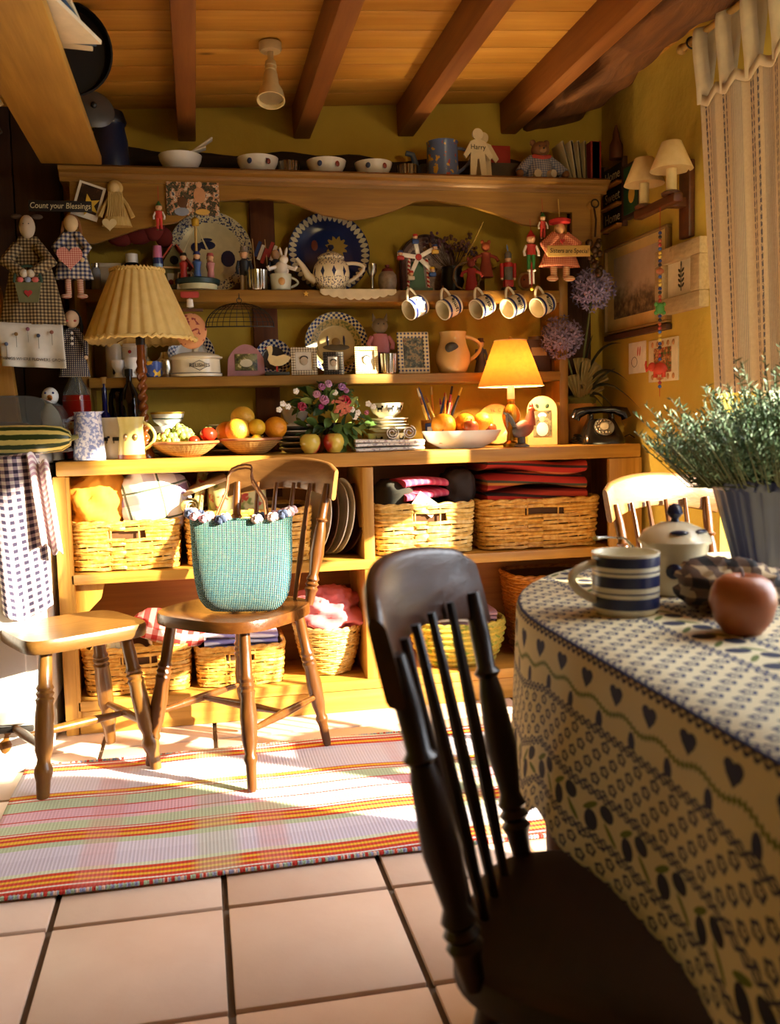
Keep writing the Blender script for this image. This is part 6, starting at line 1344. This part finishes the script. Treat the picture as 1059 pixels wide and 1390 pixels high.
for c, r in (((0, 0, 0), (.05, .03, .035)), ((-.06, 0, -.012), (.045, .025, .03)), ((.05, -.01, .02), (.04, .025, .045)), ((-.04, 0, .035), (.04, .02, .022)), ((.085, 0, -.01), (.03, .02, .035)), ((.02, 0, .055), (.02, .012, .035))): M().sph(c, r, 14, 9).obj('felt_part', fm_, mz)
# dolls hanging at the cooker end
def cloth_doll(label, px, py, H, wid, dress, head, hair, y, legs=None, arms=None, zhead=None, name='cloth_doll', hem=None):
    t = hang(name, label, 'doll', px, py, y)
    def dr(u, v):
        a = 2*PI*u; w = wid*(.28+.72*v**.8); return (w*math.cos(a)*(1+.05*math.sin(a*9)*v), w*.34*math.sin(a)*(1+.12*math.sin(a*7+1)*v), -H*v)
    g = M().grid(dr, 40, 14, cu=True); g.f.append(tuple(range(40))); g.obj('dress', dress, t, solid=.002, sharp=70)
    hd = M().sph((0, -.004, H*.17), (H*.15, H*.13, H*.18), 14, 10).obj('head', head, t)
    if hair:
        M().sph((0, H*.05, H*.21), (H*.17, H*.13, H*.18), 14, 9).obj('hair', hair, hd)
        for s in (-1, 1): M().tube([(s*H*.15, 0, H*.22), (s*H*.19, 0, H*.02), (s*H*.18, -.004, -H*.10)], H*.035, 6).obj('lock', hair, hd)
    for s in (-1, 1):
        l_ = M().tube([(s*wid*.25, 0, -H*.06), (s*wid*.85, -.015, -H*.35), (s*wid*(.80 if arms is None else arms), -.03, -H*.58)], [wid*.26, wid*.22, wid*.14], 9).obj('sleeve', dress, t); M().sph((s*wid*(.80 if arms is None else arms), -.034, -H*.62), wid*.14, 8, 6).obj('hand', head, l_)
        if legs: q = M().tube([(s*wid*.32, 0, -H*.95), (s*wid*.32, 0, -H*1.32)], wid*.17, 9).obj('leg', legs, t); M().sph((s*wid*.42, -.008, -H*1.36), (wid*.30, wid*.2, wid*.14), 10, 7).obj('foot', legs, q)
    return t
pk_st = MAT('pink_striped_stocking', lambda: mixc(fr(coord()[2]*170) > .5, '#e0c4a4', '#b5604a'), .85)
d1 = cloth_doll('rag doll in navy checked dress holding a pink gingham heart', 97, 315, .148, .058, gingham('navy_cream_check', '#d8cba8', '#7d7a86', '#262c4a', 75, 'Object'), C('#d2b888', .85), C('#8a5a30', .9), 3.10, pk_st, .55)
M().prism(heart(.078, .075), -.048, -.038, (-.004, 0, -.085)).obj('heart', gingham('pink_gingham', '#e6b8a4', '#d08a7a', '#b85a4e', 150, 'Object'), d1)
d2 = cloth_doll('small rag doll in navy dotted dress with three white buttons', 98, 445, .155, .046, MAT('navy_dots', lambda: mixc((fr(coord()[0]*160)-.5)*(fr(coord()[0]*160)-.5)+(fr(coord()[2]*160)-.5)*(fr(coord()[2]*160)-.5) < .06, '#1d1d34', '#cfc4a8'), .85), C('#d6b896', .8), C('#14100e', .9), 3.09, None, .9)
for k in range(3): M().sph((0, -.0165-.0035*k, -.018-.017*k), (.005, .002, .005), 10, 6).obj('button', white, d2)
for s in (-1, 1): M().sph((s*.012, -.021, .020), (.005, .002, .004), 8, 5).obj('cheek', C('#b5564a', .8), d2)
# bag holder doll
d3 = hang('bag_holder_doll', 'large cat-faced bag holder doll in brown checked dress over white cloth', 'doll', 38, 322, 3.06); brc = gingham('brown_fine_check', '#a8946a', '#6a5636', '#2c2014', 95, 'Object')
def dd(u, v):
    a = 2*PI*u; w = .028+.072*v**.75; return (w*math.cos(a)+.004*math.sin(v*3), w*.28*math.sin(a)*(1+.15*math.sin(a*8)*v), -.27*v)
g = M().grid(dd, 44, 16, cu=True); g.f.append(tuple(range(44))); g.obj('dress', brc, d3, solid=.002, sharp=70)
hd = M().sph((0, -.006, .030), (.024, .022, .036), 14, 10).obj('head', C('#b8a890', .9), d3)
for s in (-1, 1): M().sph((s*.03, .0, .062), (.018, .006, .008), 10, 6).obj('ear', C('#4a3a2c', .9), hd); M().sph((s*.008, -.027, .036), .002, 6, 4).obj('eye', black, hd); l_ = M().tube([(s*.03, -.01, -.03), (s*.065, -.03, -.08), (s*.018, -.045, -.115)], [.018, .022, .016], 9).obj('sleeve', brc, d3); M().sph((s*.010, -.05, -.118), .013, 8, 6).obj('hand', C('#c9bda6', .9), l_)
def wc(u, v): return (-.098+.19*u+.006*v, -.028-.008*math.sin(u*14)*v, -.262-.135*v-.01*u)
ws_ = M().grid(wc, 40, 8).obj('white_cloth', C('#d6d2c4', .9), d3, solid=.0015)
for x, z, c_ in ((-.075, -.33, '#5a6a8a'), (-.045, -.30, '#8a6a3a'), (-.01, -.285, '#7a4a5a'), (.02, -.305, '#3a4256'), (.06, -.295, '#8a5a4a')): M().sph((x, -.037, z), (.006, .002, .006), 10, 6).obj('embroidered_flower', C(c_, .8), ws_); M().tube([(x, -.036, z), (x, -.036, z-.04)], .0008, 4).obj('stitched_stem', C('#6a6a5a', .8), ws_)
text('THINGS WHERE FLOWERS GROW', .0125, C('#2c2a28', .8), d3, (0, -.0385, -.378), rot=(PI/2, R(3), 0))
bk_ = M().prism([(-.038, -.145), (.038, -.145), (.028, -.205), (-.028, -.205)], -.052, -.044).obj('felt_basket', C('#6a6a44', .9), d3); M().tube([(.04*math.cos(R(180-15*k)), -.048, -.145+.05*math.sin(R(15*k))) for k in range(13)], .0045, 6).obj('basket_handle', C('#2c4434', .9), bk_); M().prism(heart(.024, .022), -.055, -.052, (0, 0, -.178)).obj('red_heart', C('#a8302a', .9), bk_)
for x, c_ in ((-.022, '#c9645a'), (0, '#8a94a8'), (.022, '#c9645a')): M().sph((x, -.05, -.137), (.010, .006, .009), 9, 6).obj('felt_flower', C(c_, .9), bk_)
# beret doll with sign
d4 = cloth_doll('rag doll in red beret and pink checked dress hanging above the agapanthus', 760, 318, .115, .075, gingham('rose_gingham', '#dba07a', '#c9785a', '#a84a3a', 150, 'Object'), C('#d9a878', .85), C('#b5823e', .9), 3.155, MAT('rose_stocking', lambda: mixc(fr(coord()[2]*150) > .5, '#e3c29a', '#c9845a'), .85), .75)
M().lathe([(.02, .034), (.038, .038), (.040, .048), (.02, .056), (0, .057)], 22).obj('beret', C('#b3201e', .8), d4); M().tube([(0, 0, .05), (0, .012, .125)], .002, 5).obj('cord', C('#c9a85a', .8), d4)
M().prism(heart(.018, .018), -.036, -.032, (-.004, 0, -.03)).obj('red_heart', red, d4)
sg = M().box((.012, -.052, -.068), (.158, .005, .038), .001, rot=RY(R(-1))).obj('sign', C('#d0a85a', .7), d4); text('Sisters are Special', .023, C('#2a2418', .7), sg, (.012, -.0552, -.068), sx=.86, shear=.1)
og = hang('hanging_ornament', 'dark metal ladle and bell cluster hanging beside the valance end', 'ornament', 808, 322, 3.14); M().tube([(0, .01, .11), (.004, 0, .06), (0, 0, 0)], .004, 6).obj('handle', C('#3a2a1c', .4, .6), og); M().tube([(.014*math.cos(2*PI*k/16), 0, .118+.014*math.sin(2*PI*k/16)) for k in range(16)], .003, 6, closed=True).obj('ring', C('#3a2a1c', .4, .6), og); random.seed(2)
for k in range(14): M().sph((random.uniform(-.022, .022), random.uniform(-.015, .015), -.01-.009*k), random.uniform(.010, .016), 9, 7).obj('bell', C('#4a3520', .35, .5), og)
# ------------------------------------------------------------------ right wall
RW = R(-90)
def onw(name, label, cat, y, z, x=XR): return thing(name, label, cat, (x, y, z), RW)
def hs(t):
    for k, w in enumerate(('Home', 'Sweet', 'Home')):
        zc = .075-.077*k; b_ = M().box((0, -.012, zc), (.145, .016, .066), .002).obj('panel', C('#151010', .6), t); text(w, .050, C('#f4e8c4', .6), b_, (0, -.0208, zc-.002)); M().box((0, -.022, zc-.038), (.155, .040, .009), .002).obj('ledge', C('#9a6220', .5), t)
    for s in (-1, 1): M().box((s*.078, -.010, 0), (.012, .020, .25), .002).obj('side_strip', C('#4a2a14', .6), t)
hs(onw('home_sign', 'three-tier dark wooden sign lettered in cream script', 'sign', 3.285, 1.815))
t = onw('tapered_bottle', 'brown tapering ornament standing on the lettered sign', 'ornament', 3.25, 1.941, XR-.022); M().lathe([(0, 0), (.026, 0), (.024, .05), (.014, .07), (.012, .09), (.004, .12), (0, .121)], 16).obj('body', C('#5a2f16', .5), t)
t = onw('green_box_picture', 'small green picture box with yellow flower beside the lettered sign', 'picture', 3.12, 1.80); M().box((0, -.014, 0), (.13, .028, .19), .002).obj('box', C('#3a2414', .6), t); M().box((0, -.029, 0), (.105, .003, .165)).obj('panel', C('#1f4a2c', .6), t); M().sph((.01, -.031, -.02), (.025, .002, .03), 12, 7).obj('flower_print', C('#c9a03a', .6), t)
def land():
    x, y, z = coord(); n = noise(ocv(), 12, 5, .65); n2 = noise(ocv(), 45, 3)
    return mixc(sstep(z+.06+n*.16-.10, -.02, .06), ramp(n2, [(.3, '#33291f'), (.5, '#5f4d33'), (.7, '#8f7a52')]), mixc(n, '#9a8468', '#c2ae90'))
t = onw('watercolour', 'wide framed watercolour of a misty landscape with dark shrubs', 'picture', 3.118, 1.468)
for c, d in (((0, -.011, .157), (.48, .022, .010)), ((0, -.011, -.157), (.48, .022, .010)), ((-.235, -.011, 0), (.010, .022, .304)), ((.235, -.011, 0), (.010, .022, .304))): M().box(c, d, .002).obj('moulding', C('#8a6a34', .5), t)
M().box((0, -.006, 0), (.462, .008, .306)).obj('mount', C('#cdb06a', .8), t); M().box((0, -.011, .004), (.345, .003, .225)).obj('painting', MAT('misty_watercolour', land, .7), t)
M().box((0, -.012, 0), (.48, .024, .020), .003).obj('picture_rail', C('#4a2a12', .6), loc=(XR, 3.115, 1.292), rz=RW, label='narrow dark wooden rail below the watercolour', cat='rail')
wz = MAT('weathered_grey_wood', lambda: mixc(noise(vec(coord()[0]*4, coord()[1]*20, coord()[2]*16), 6, 4), '#8a744e', '#c2a878'), .8, bump=lambda: noise(ocv(), 60, 4), bs=.4)
t = onw('leaf_picture', 'thick weathered wooden frame around a single leaf print', 'picture', 2.79, 1.437)
for c, d in (((0, -.018, .082), (.285, .036, .052)), ((0, -.018, -.082), (.285, .036, .052)), ((-.115, -.018, 0), (.055, .036, .112)), ((.115, -.018, 0), (.055, .036, .112))): M().box(c, d, .004).obj('moulding', wz, t)
M().box((0, -.010, 0), (.176, .012, .114)).obj('mount', C('#d6c9a4', .8), t)
g = M().tube([(0, -.0172, -.04), (0, -.0172, .04)], .0012, 4)
for k in range(4):
    for s in (-1, 1): g.sph((s*.011, -.0172, -.022+.016*k), (.010, .001, .0045), 10, 5, rot=RY(R(-35*s)))
g.sph((0, -.0172, .046), (.004, .001, .010), 10, 5).obj('leaf_print', C('#2c2a18', .7), t)
t = onw('rabbit_sketch', 'small card with a rabbit sketch taped below the watercolour', 'card', 3.125, 1.205); M().box((0, -.001, 0), (.13, .002, .112)).obj('sheet', paper, t); g = M()
g.tube([(-.02+.022*math.cos(2*PI*k/16), -.0025, -.015+.018*math.sin(2*PI*k/16)) for k in range(16)], .0009, 4, closed=True).obj('ink_line', black, t)
for s in (0, 1): M().sph((.006+.016*s, -.002, .022), (.005, .001, .018), 10, 6, rot=RY(R(8))).obj('ear_print', C('#c9685e', .7), t)
t = onw('shell_photo_card', 'cream card with shell border around a crowded photo', 'card', 2.93, 1.183); M().box((0, -.003, 0), (.20, .006, .145), .001).obj('card', C('#d9cba4', .8), t); M().box((0, -.007, .0), (.118, .002, .085)).obj('print', photo('crowd', ['#1f1a12', '#5a6a3a', '#8a3a22', '#c99a5a', '#2a3a4a', '#b5a878'], 60), t)
for k in range(5):
    for s in (-1, 1): M().sph((-.072+.036*k, -.006, s*.056), (.009, .003, .010), 9, 6).obj('shell', C('#b5824a', .5), t)
sc = onw('wall_sconce', 'two-armed wooden wall sconce with cream shades on candle sleeves', 'sconce', 2.80, 1.68); scw = wood('sconce_walnut', '#3a1c0c', '#6a3a18', 0, .4)
M().box((.035, -.012, 0), (.065, .022, .24), .004).obj('back_plate', scw, sc); M().box((.035, -.045, -.01), (.035, .06, .03), .004).obj('bracket', scw, sc); M().box((-.02, -.085, -.01), (.27, .034, .030), .006).obj('arm', scw, sc)
shc = MAT('cream_shade', lambda: mixc(noise(ocv(), 50, 2), '#cfae6e', '#e0c48a'), .7)
for x, z0 in ((.07, .012), (-.11, .012)):
    cu_ = M().lathe([(0, z0-.008), (.030, z0-.008), (.032, z0), (.022, z0+.006), (0, z0+.006)], 18, (x, -.085, 0)).obj('drip_cup', scw, sc); M().lathe([(0, z0+.004), (.0165, z0+.004), (.0165, z0+.074), (0, z0+.075)], 16, (x, -.085, 0)).obj('candle_sleeve', C('#d9c690', .6), cu_)
    g = M().lathe([(.066, z0+.070), (.030, z0+.155), (.0295, z0+.155), (.0655, z0+.070)], 30, (x, -.085, 0), cap=False); g.f = g.f[:90]; g.obj('shade', shc, sc, solid=.0015)
bd = thing('bead_string', 'string of coloured beads with green turtle and red elephant', 'bead string', (XR-.105, 2.765, 1.655)); M().tube([(0, 0, 0), (0, 0, -.60)], .0009, 4).obj('cord', red, bd)
bcol = ['#2c3a7a', '#c9a02a', '#a8342a', '#1c1c24', '#d9b84a', '#3a5a9a', '#b5562a']
for k in range(40):
    z = -.08-.0125*k
    if .30 < -z < .335 or .19 < -z < .21 or .485 < -z < .535: continue
    M().sph((0, 0, z), (.006, .006, .0058), 9, 6).obj('bead', C(bcol[(k*3) % 7], .3), bd)
g = M().sph((0, 0, -.318), (.016, .010, .018), 12, 8)
for a in (45, 135, 225, 315): g.sph((.019*math.cos(R(a)), 0, -.318+.019*math.sin(R(a))), .007, 8, 6)
g.obj('turtle', C('#4a8a3a', .5), bd); M().sph((0, 0, -.20), (.014, .010, .010), 10, 7).obj('fish', C('#b5663a', .5), bd)
rl = RZ(R(-60))
el_ = M().sph((0, 0, -.51), (.026, .014, .020), 14, 9)
for x in (-.016, .014): el_.tube([(x, 0, -.515), (x, 0, -.538)], .007, 7)
el_.sph((-.028, 0, -.503), (.014, .012, .015), 10, 8).tube([(-.038, 0, -.503), (-.048, 0, -.515), (-.052, 0, -.495), (-.050, 0, -.482)], [.006, .005, .004, .003], 6).sph((-.022, -.011, -.502), (.010, .003, .012), 9, 6)
el_.v = [tuple(rl @ Vector(v)) for v in el_.v]; el_.obj('elephant', C('#c23a1c', .6), bd)
# curtain
ctn = thing('tab_curtain', 'cream tab-top curtain with woven blue stripes beside the window', 'curtain', (1.50, 2.30, 1.0))
def curm():
    u, v, w = coord('UV'); x, y, z = coord(); n = noise(vec(u*30, v*70, 0), 3, 2)
    base = mixc(noise(ocv(), 120, 2), '#cbb896', '#e0d2b2'); s1 = 0
    for c0 in (.055, .10, .31, .355, .63, .665, .725, .90, .94): s1 = (ab(u-c0) < .0095)*(fr(z*48+n*1.5) > .25)+s1
    s2 = ((ab(u-.185) < .035)+(ab(u-.49) < .05)+(ab(u-.81) < .045))*(fr(u*90) > .45)
    return mixc(mn(s2, 1.0)*.55, mixc(mn(s1, 1.0)*.85, base, '#2f3a5c'), '#565d78')
curmat = MAT('striped_muslin', curm, .9)
def cur(u, v):
    y = .255-.40*u; ff = .009*math.sin(u*24)+.008*math.sin(u*9+1); sag = .02*abs(math.sin(u*PI*4))
    top = .93-sag; hem = .055; z = top+(hem-top)*v
    return (ff*(.55+.45*v)-.01+.03*v, y-.035*v*(1-u)+.0, z)
M().grid(cur, 90, 24).obj('fabric', curmat, ctn, solid=.002, sharp=70)
for k in range(4):
    u = .035+.30*k; p = Vector(cur(u, 0)); tb_ = .022
    M().grid(lambda a, v: (.017*(1 if v > .5 else -1)*math.sin(PI*min(1, 2*abs(v-.5)+.05))-.0-(a-.5)*.030, p.y+(a-.5)*.030, p.z-.02+(1.119-p.z+.02)*(1-(2*abs(v-.5))**2.2)), 3, 18).obj('tab', C('#d6c6a4', .9), ctn, solid=.002, sharp=70)
M().grid(lambda u, v: (cur(u, 0)[0]-.003, cur(u, 0)[1], cur(u, 0)[2]+.004-.03*v), 90, 2).obj('heading_band', C('#dccdac', .9), ctn, solid=.002, sharp=70)
rd_ = thing('curtain_rod', 'thin pale wooden curtain rod fixed below the rough beam', 'curtain rod', (1.50, 2.66, 2.105)); M().tube([(0, 0, 0), (0, -2.05, 0)], .010, 10).obj('pole', C('#a8823e', .5), rd_); M().sph((0, .012, 0), .016, 10, 8).obj('finial', C('#a8823e', .5), rd_)
for y in (-.03, -2.0): M().tube([(.09, y, 0), (.0, y, 0)], .006, 8).obj('bracket', black, rd_)
M().tube([(.016*math.cos(2*PI*k/16), -.045, .016*math.sin(2*PI*k/16)-.003) for k in range(16)], .003, 6, closed=True).obj('ring', black, rd_)
# ------------------------------------------------------------------ on the table
mg = thing('striped_mug', 'cream mug with broad dark blue stripes on the tablecloth', 'mug', (.585, 1.19, TZ+.0022)); M().lathe([(0, .002), (.040, 0), (.046, .008), (.046, .082), (.047, .086), (.044, .086), (.042, .080), (.042, .010), (0, .008)], 40).obj('body', cream, mg)
for z0, h_ in ((.010, .016), (.031, .0025), (.040, .016), (.060, .0025), (.068, .0145)): band(mg, .046, z0, h_, navy, 'blue_stripe', 40)
handle(mg, (-.045, 0, .072), (-.045, 0, .020), (-.036, 0, .006), .006, cream)
sg_ = thing('sugar_bowl', 'cream lidded sugar bowl painted with dark birds', 'sugar bowl', (X(916, 1.30, .78), 1.30, TZ+.0022)); M().lathe([(0, .002), (.036, 0), (.040, .006), (.050, .075), (.052, .08), (.047, .08), (.036, .010), (0, .008)], 36).obj('body', cream, sg_)
ld = M().lathe([(.055, .079), (.056, .083), (.046, .098), (.022, .109), (.010, .111), (0, .111)], 36).obj('lid', cream, sg_); M().lathe([(.007, .110), (.006, .116), (.013, .124), (.010, .134), (.003, .139), (0, .139)], 18).obj('knob', navy, ld)
for a, z, m_ in ((-120, .040, navy), (-80, .035, navy), (-45, .045, navy)): M().sph((.0465*math.cos(R(a)), .0465*math.sin(R(a)), z), (.012, .004, .012), 10, 6, rot=RZ(R(a+90))).obj('bird_print', m_, sg_)
for a in (-110, -60): M().sph((.044*math.cos(R(a)), .044*math.sin(R(a)), .0985), (.014, .006, .004), 10, 6, rot=RZ(R(a+90))).obj('bird_print', navy, ld)
M().tube([(.035, .02, -.03), (.0, .0, .0), (-.045, -.02, .006), (-.06, -.026, .006)], [.004, .003, .003, .006], 8, flat=.5).obj('teaspoon', silver, loc=(X(852, 1.30, .8), 1.31, TZ+.090), label='silver teaspoon propped between mug and sugar bowl', cat='spoon')
apple('large dull red apple on the patterned tablecloth', (.668, 1.035, TZ+.002), .041, MAT('dusky_apple', lambda: mixc(noise(ocv(), 18, 3), '#8a3a22', '#b5703a'), .35), 2)
cn_ = lump('checked_napkin', gingham('brown_black_check', '#a8906a', '#5a4434', '#17100e', 38, 'Object'), (.728, 1.165, TZ+.001), (.13, .12, .07), 5.2, 'brown and black checked napkin bundled behind the apple', 'napkin', amp=.4, fq=4, p=2.2, ridge=.08)
PX, PY = .985, 1.40
pt = thing('rosemary_pot', 'bushy grey-green rosemary in a ribbed dark blue pot', 'potted plant', (PX, PY, TZ+.0022)); potm = C('#1b2248', .35)
M().lathe([(0, .002), (.080, 0), (.082, .006), (.118, .145), (.126, .150), (.126, .165), (.119, .166), (.112, .15), (0, .13)], 120, fn=lambda r, a, z: r*(1+(.018*math.sin(a*30) if .005 < z < .147 else 0))).obj('pot', potm, pt, sharp=60)
M().lathe([(0, .140), (.113, .145), (0, .150)], 24).obj('soil', C('#2a1c12', .95), pt)
random.seed(31); stg, lfg, lfg2 = M(), M(), M()
for k in range(760):
    a = random.random()*2*PI; sprd = random.random()**.6; L = random.uniform(.11, .19)+(.05 if k % 17 == 0 else 0)
    if k % 61 == 0: L += .07
    b = Vector((.07*sprd*math.cos(a), .07*sprd*math.sin(a), .148)); out_ = sprd*1.42
    d = Vector((math.sin(out_)*math.cos(a), math.sin(out_)*math.sin(a), math.cos(out_))); tip = b+d*L+Vector((0, 0, .05*sprd)); mid = b+d*L*.55+Vector((0, 0, -.012*sprd))
    stg.tube([b, mid, tip], [.0018, .0013, .0006], 3, caps=False)
    nl = 40
    for q in range(nl):
        s = .18+.82*q/nl; p = b*(1-s)**2+mid*2*s*(1-s)+tip*s*s; e = Vector((random.uniform(-1, 1), random.uniform(-1, 1), random.uniform(.1, 1.1))).normalized()
        w = e.cross(Vector((random.uniform(-1, 1), random.uniform(-1, 1), .3))).normalized()*.0010; l = random.uniform(.009, .015)
        (lfg if (k+q) % 3 else lfg2).add([p-w, p+e*l*.5-w*1.2, p+e*l, p+e*l*.5+w*1.2, p+w], [(0, 1, 2, 3, 4)])
stg.obj('stems', C('#4a4a2c', .8), pt, kind='stuff'); lfg.obj('needles', C('#3c5a3a', .6), pt, kind='stuff'); lfg2.obj('pale_needles', C('#7f9a7c', .6), pt, kind='stuff')
# ------------------------------------------------------------------ high plank shelf and ceiling spotlight
M().box((-.357, 2.10, 1.856), (.188, 2.10, .030), .004).obj('high_plank', plankw, label='long honey-coloured plank shelf hung high above the cooker', cat='shelf')
zp = 1.8725
for k, (y, tl, c_, lab) in enumerate(((2.16, 22, '#e3d6b4', 'cream paper sheaf lying over the plank edge'), (2.19, 28, '#2f4a62', 'blue folder lying in the cream sheaf'), (2.26, 16, '#d6c8a2', 'long cream brochure lying on the plank'))):
    M().box((0, 0, 0), (.14, .26, .010), .002, rot=RY(R(tl*.3)) @ RZ(R(-20+k*8))).obj('folder', C(c_, .6), loc=(-.285, y, zp+.016+.013*k), label=lab, cat='folder')
t = thing('black_pan', 'round black iron pan standing on edge on the plank', 'pan', (-.30, 2.62, zp+.118), R(12)); M().lathe([(0, 0), (.115, 0), (.120, .03), (.115, .03), (.108, .006), (0, .006)], 36, rot=RX(R(96))).obj('bowl', C('#0e0b0a', .5, .4), t); M().box((-.04, .0, -.11), (.03, .16, .010), .004).obj('handle', C('#0e0b0a', .5), t)
t = thing('grey_lid', 'grey enamel lid leaning at the plank end', 'lid', (-.262, 2.90, zp+.062), R(18)); M().lathe([(0, .012), (.05, .010), (.062, 0), (.064, .003), (.05, .015), (0, .018)], 30, rot=RX(R(70))).obj('disc', C('#4a4640', .4), t); M().sph((0, -.02, .006), .010, 9, 7).obj('knob', black, t)
t = thing('hanging_papers', 'white and blue paper sheets hanging beside the plank', 'papers', (-.53, 2.66, 1.90)); M().box((0, 0, 0), (.075, .003, .13), rot=RY(R(-28))).obj('white_sheet', paper, t); M().box((-.01, .006, .03), (.08, .003, .09), rot=RY(R(-28))).obj('blue_sheet', C('#5a6a82', .7), t); M().tube([(.02, 0, -.05), (.05, 0, -.115)], .008, 8).obj('black_clip', black, t)
so_ = thing('ceiling_spotlight', 'cream swivel spotlight fixed to the ceiling boards', 'spotlight', (.262, 2.84, ceil_z(.262)-.003)); spm = C('#d6bf8a', .4)
M().lathe([(0, -.026), (.030, -.026), (.034, -.020), (.034, -.002), (0, 0)], 24).obj('ceiling_rose', spm, so_); M().tube([(0, 0, -.02), (0, 0, -.058)], .009, 10).obj('arm', spm, so_)
ax = Vector((-.05, -.30, -.95)).normalized(); rt = ax.to_track_quat('Z', 'Y').to_matrix(); o_ = Vector((0, .004, -.055))
M().lathe([(0, 0), (.016, 0), (.018, .015), (.016, .018), (.018, .030), (.016, .033), (.020, .040), (.024, .075), (.036, .100), (.042, .130), (.039, .130), (.030, .10), (0, .095)], 26, o_, rt).obj('head', spm, so_); M().lathe([(0, .112), (.034, .116), (.034, .121), (0, .118)], 22, o_, rt).obj('lamp_glass', C('#c9b88a', .12, .7), so_)
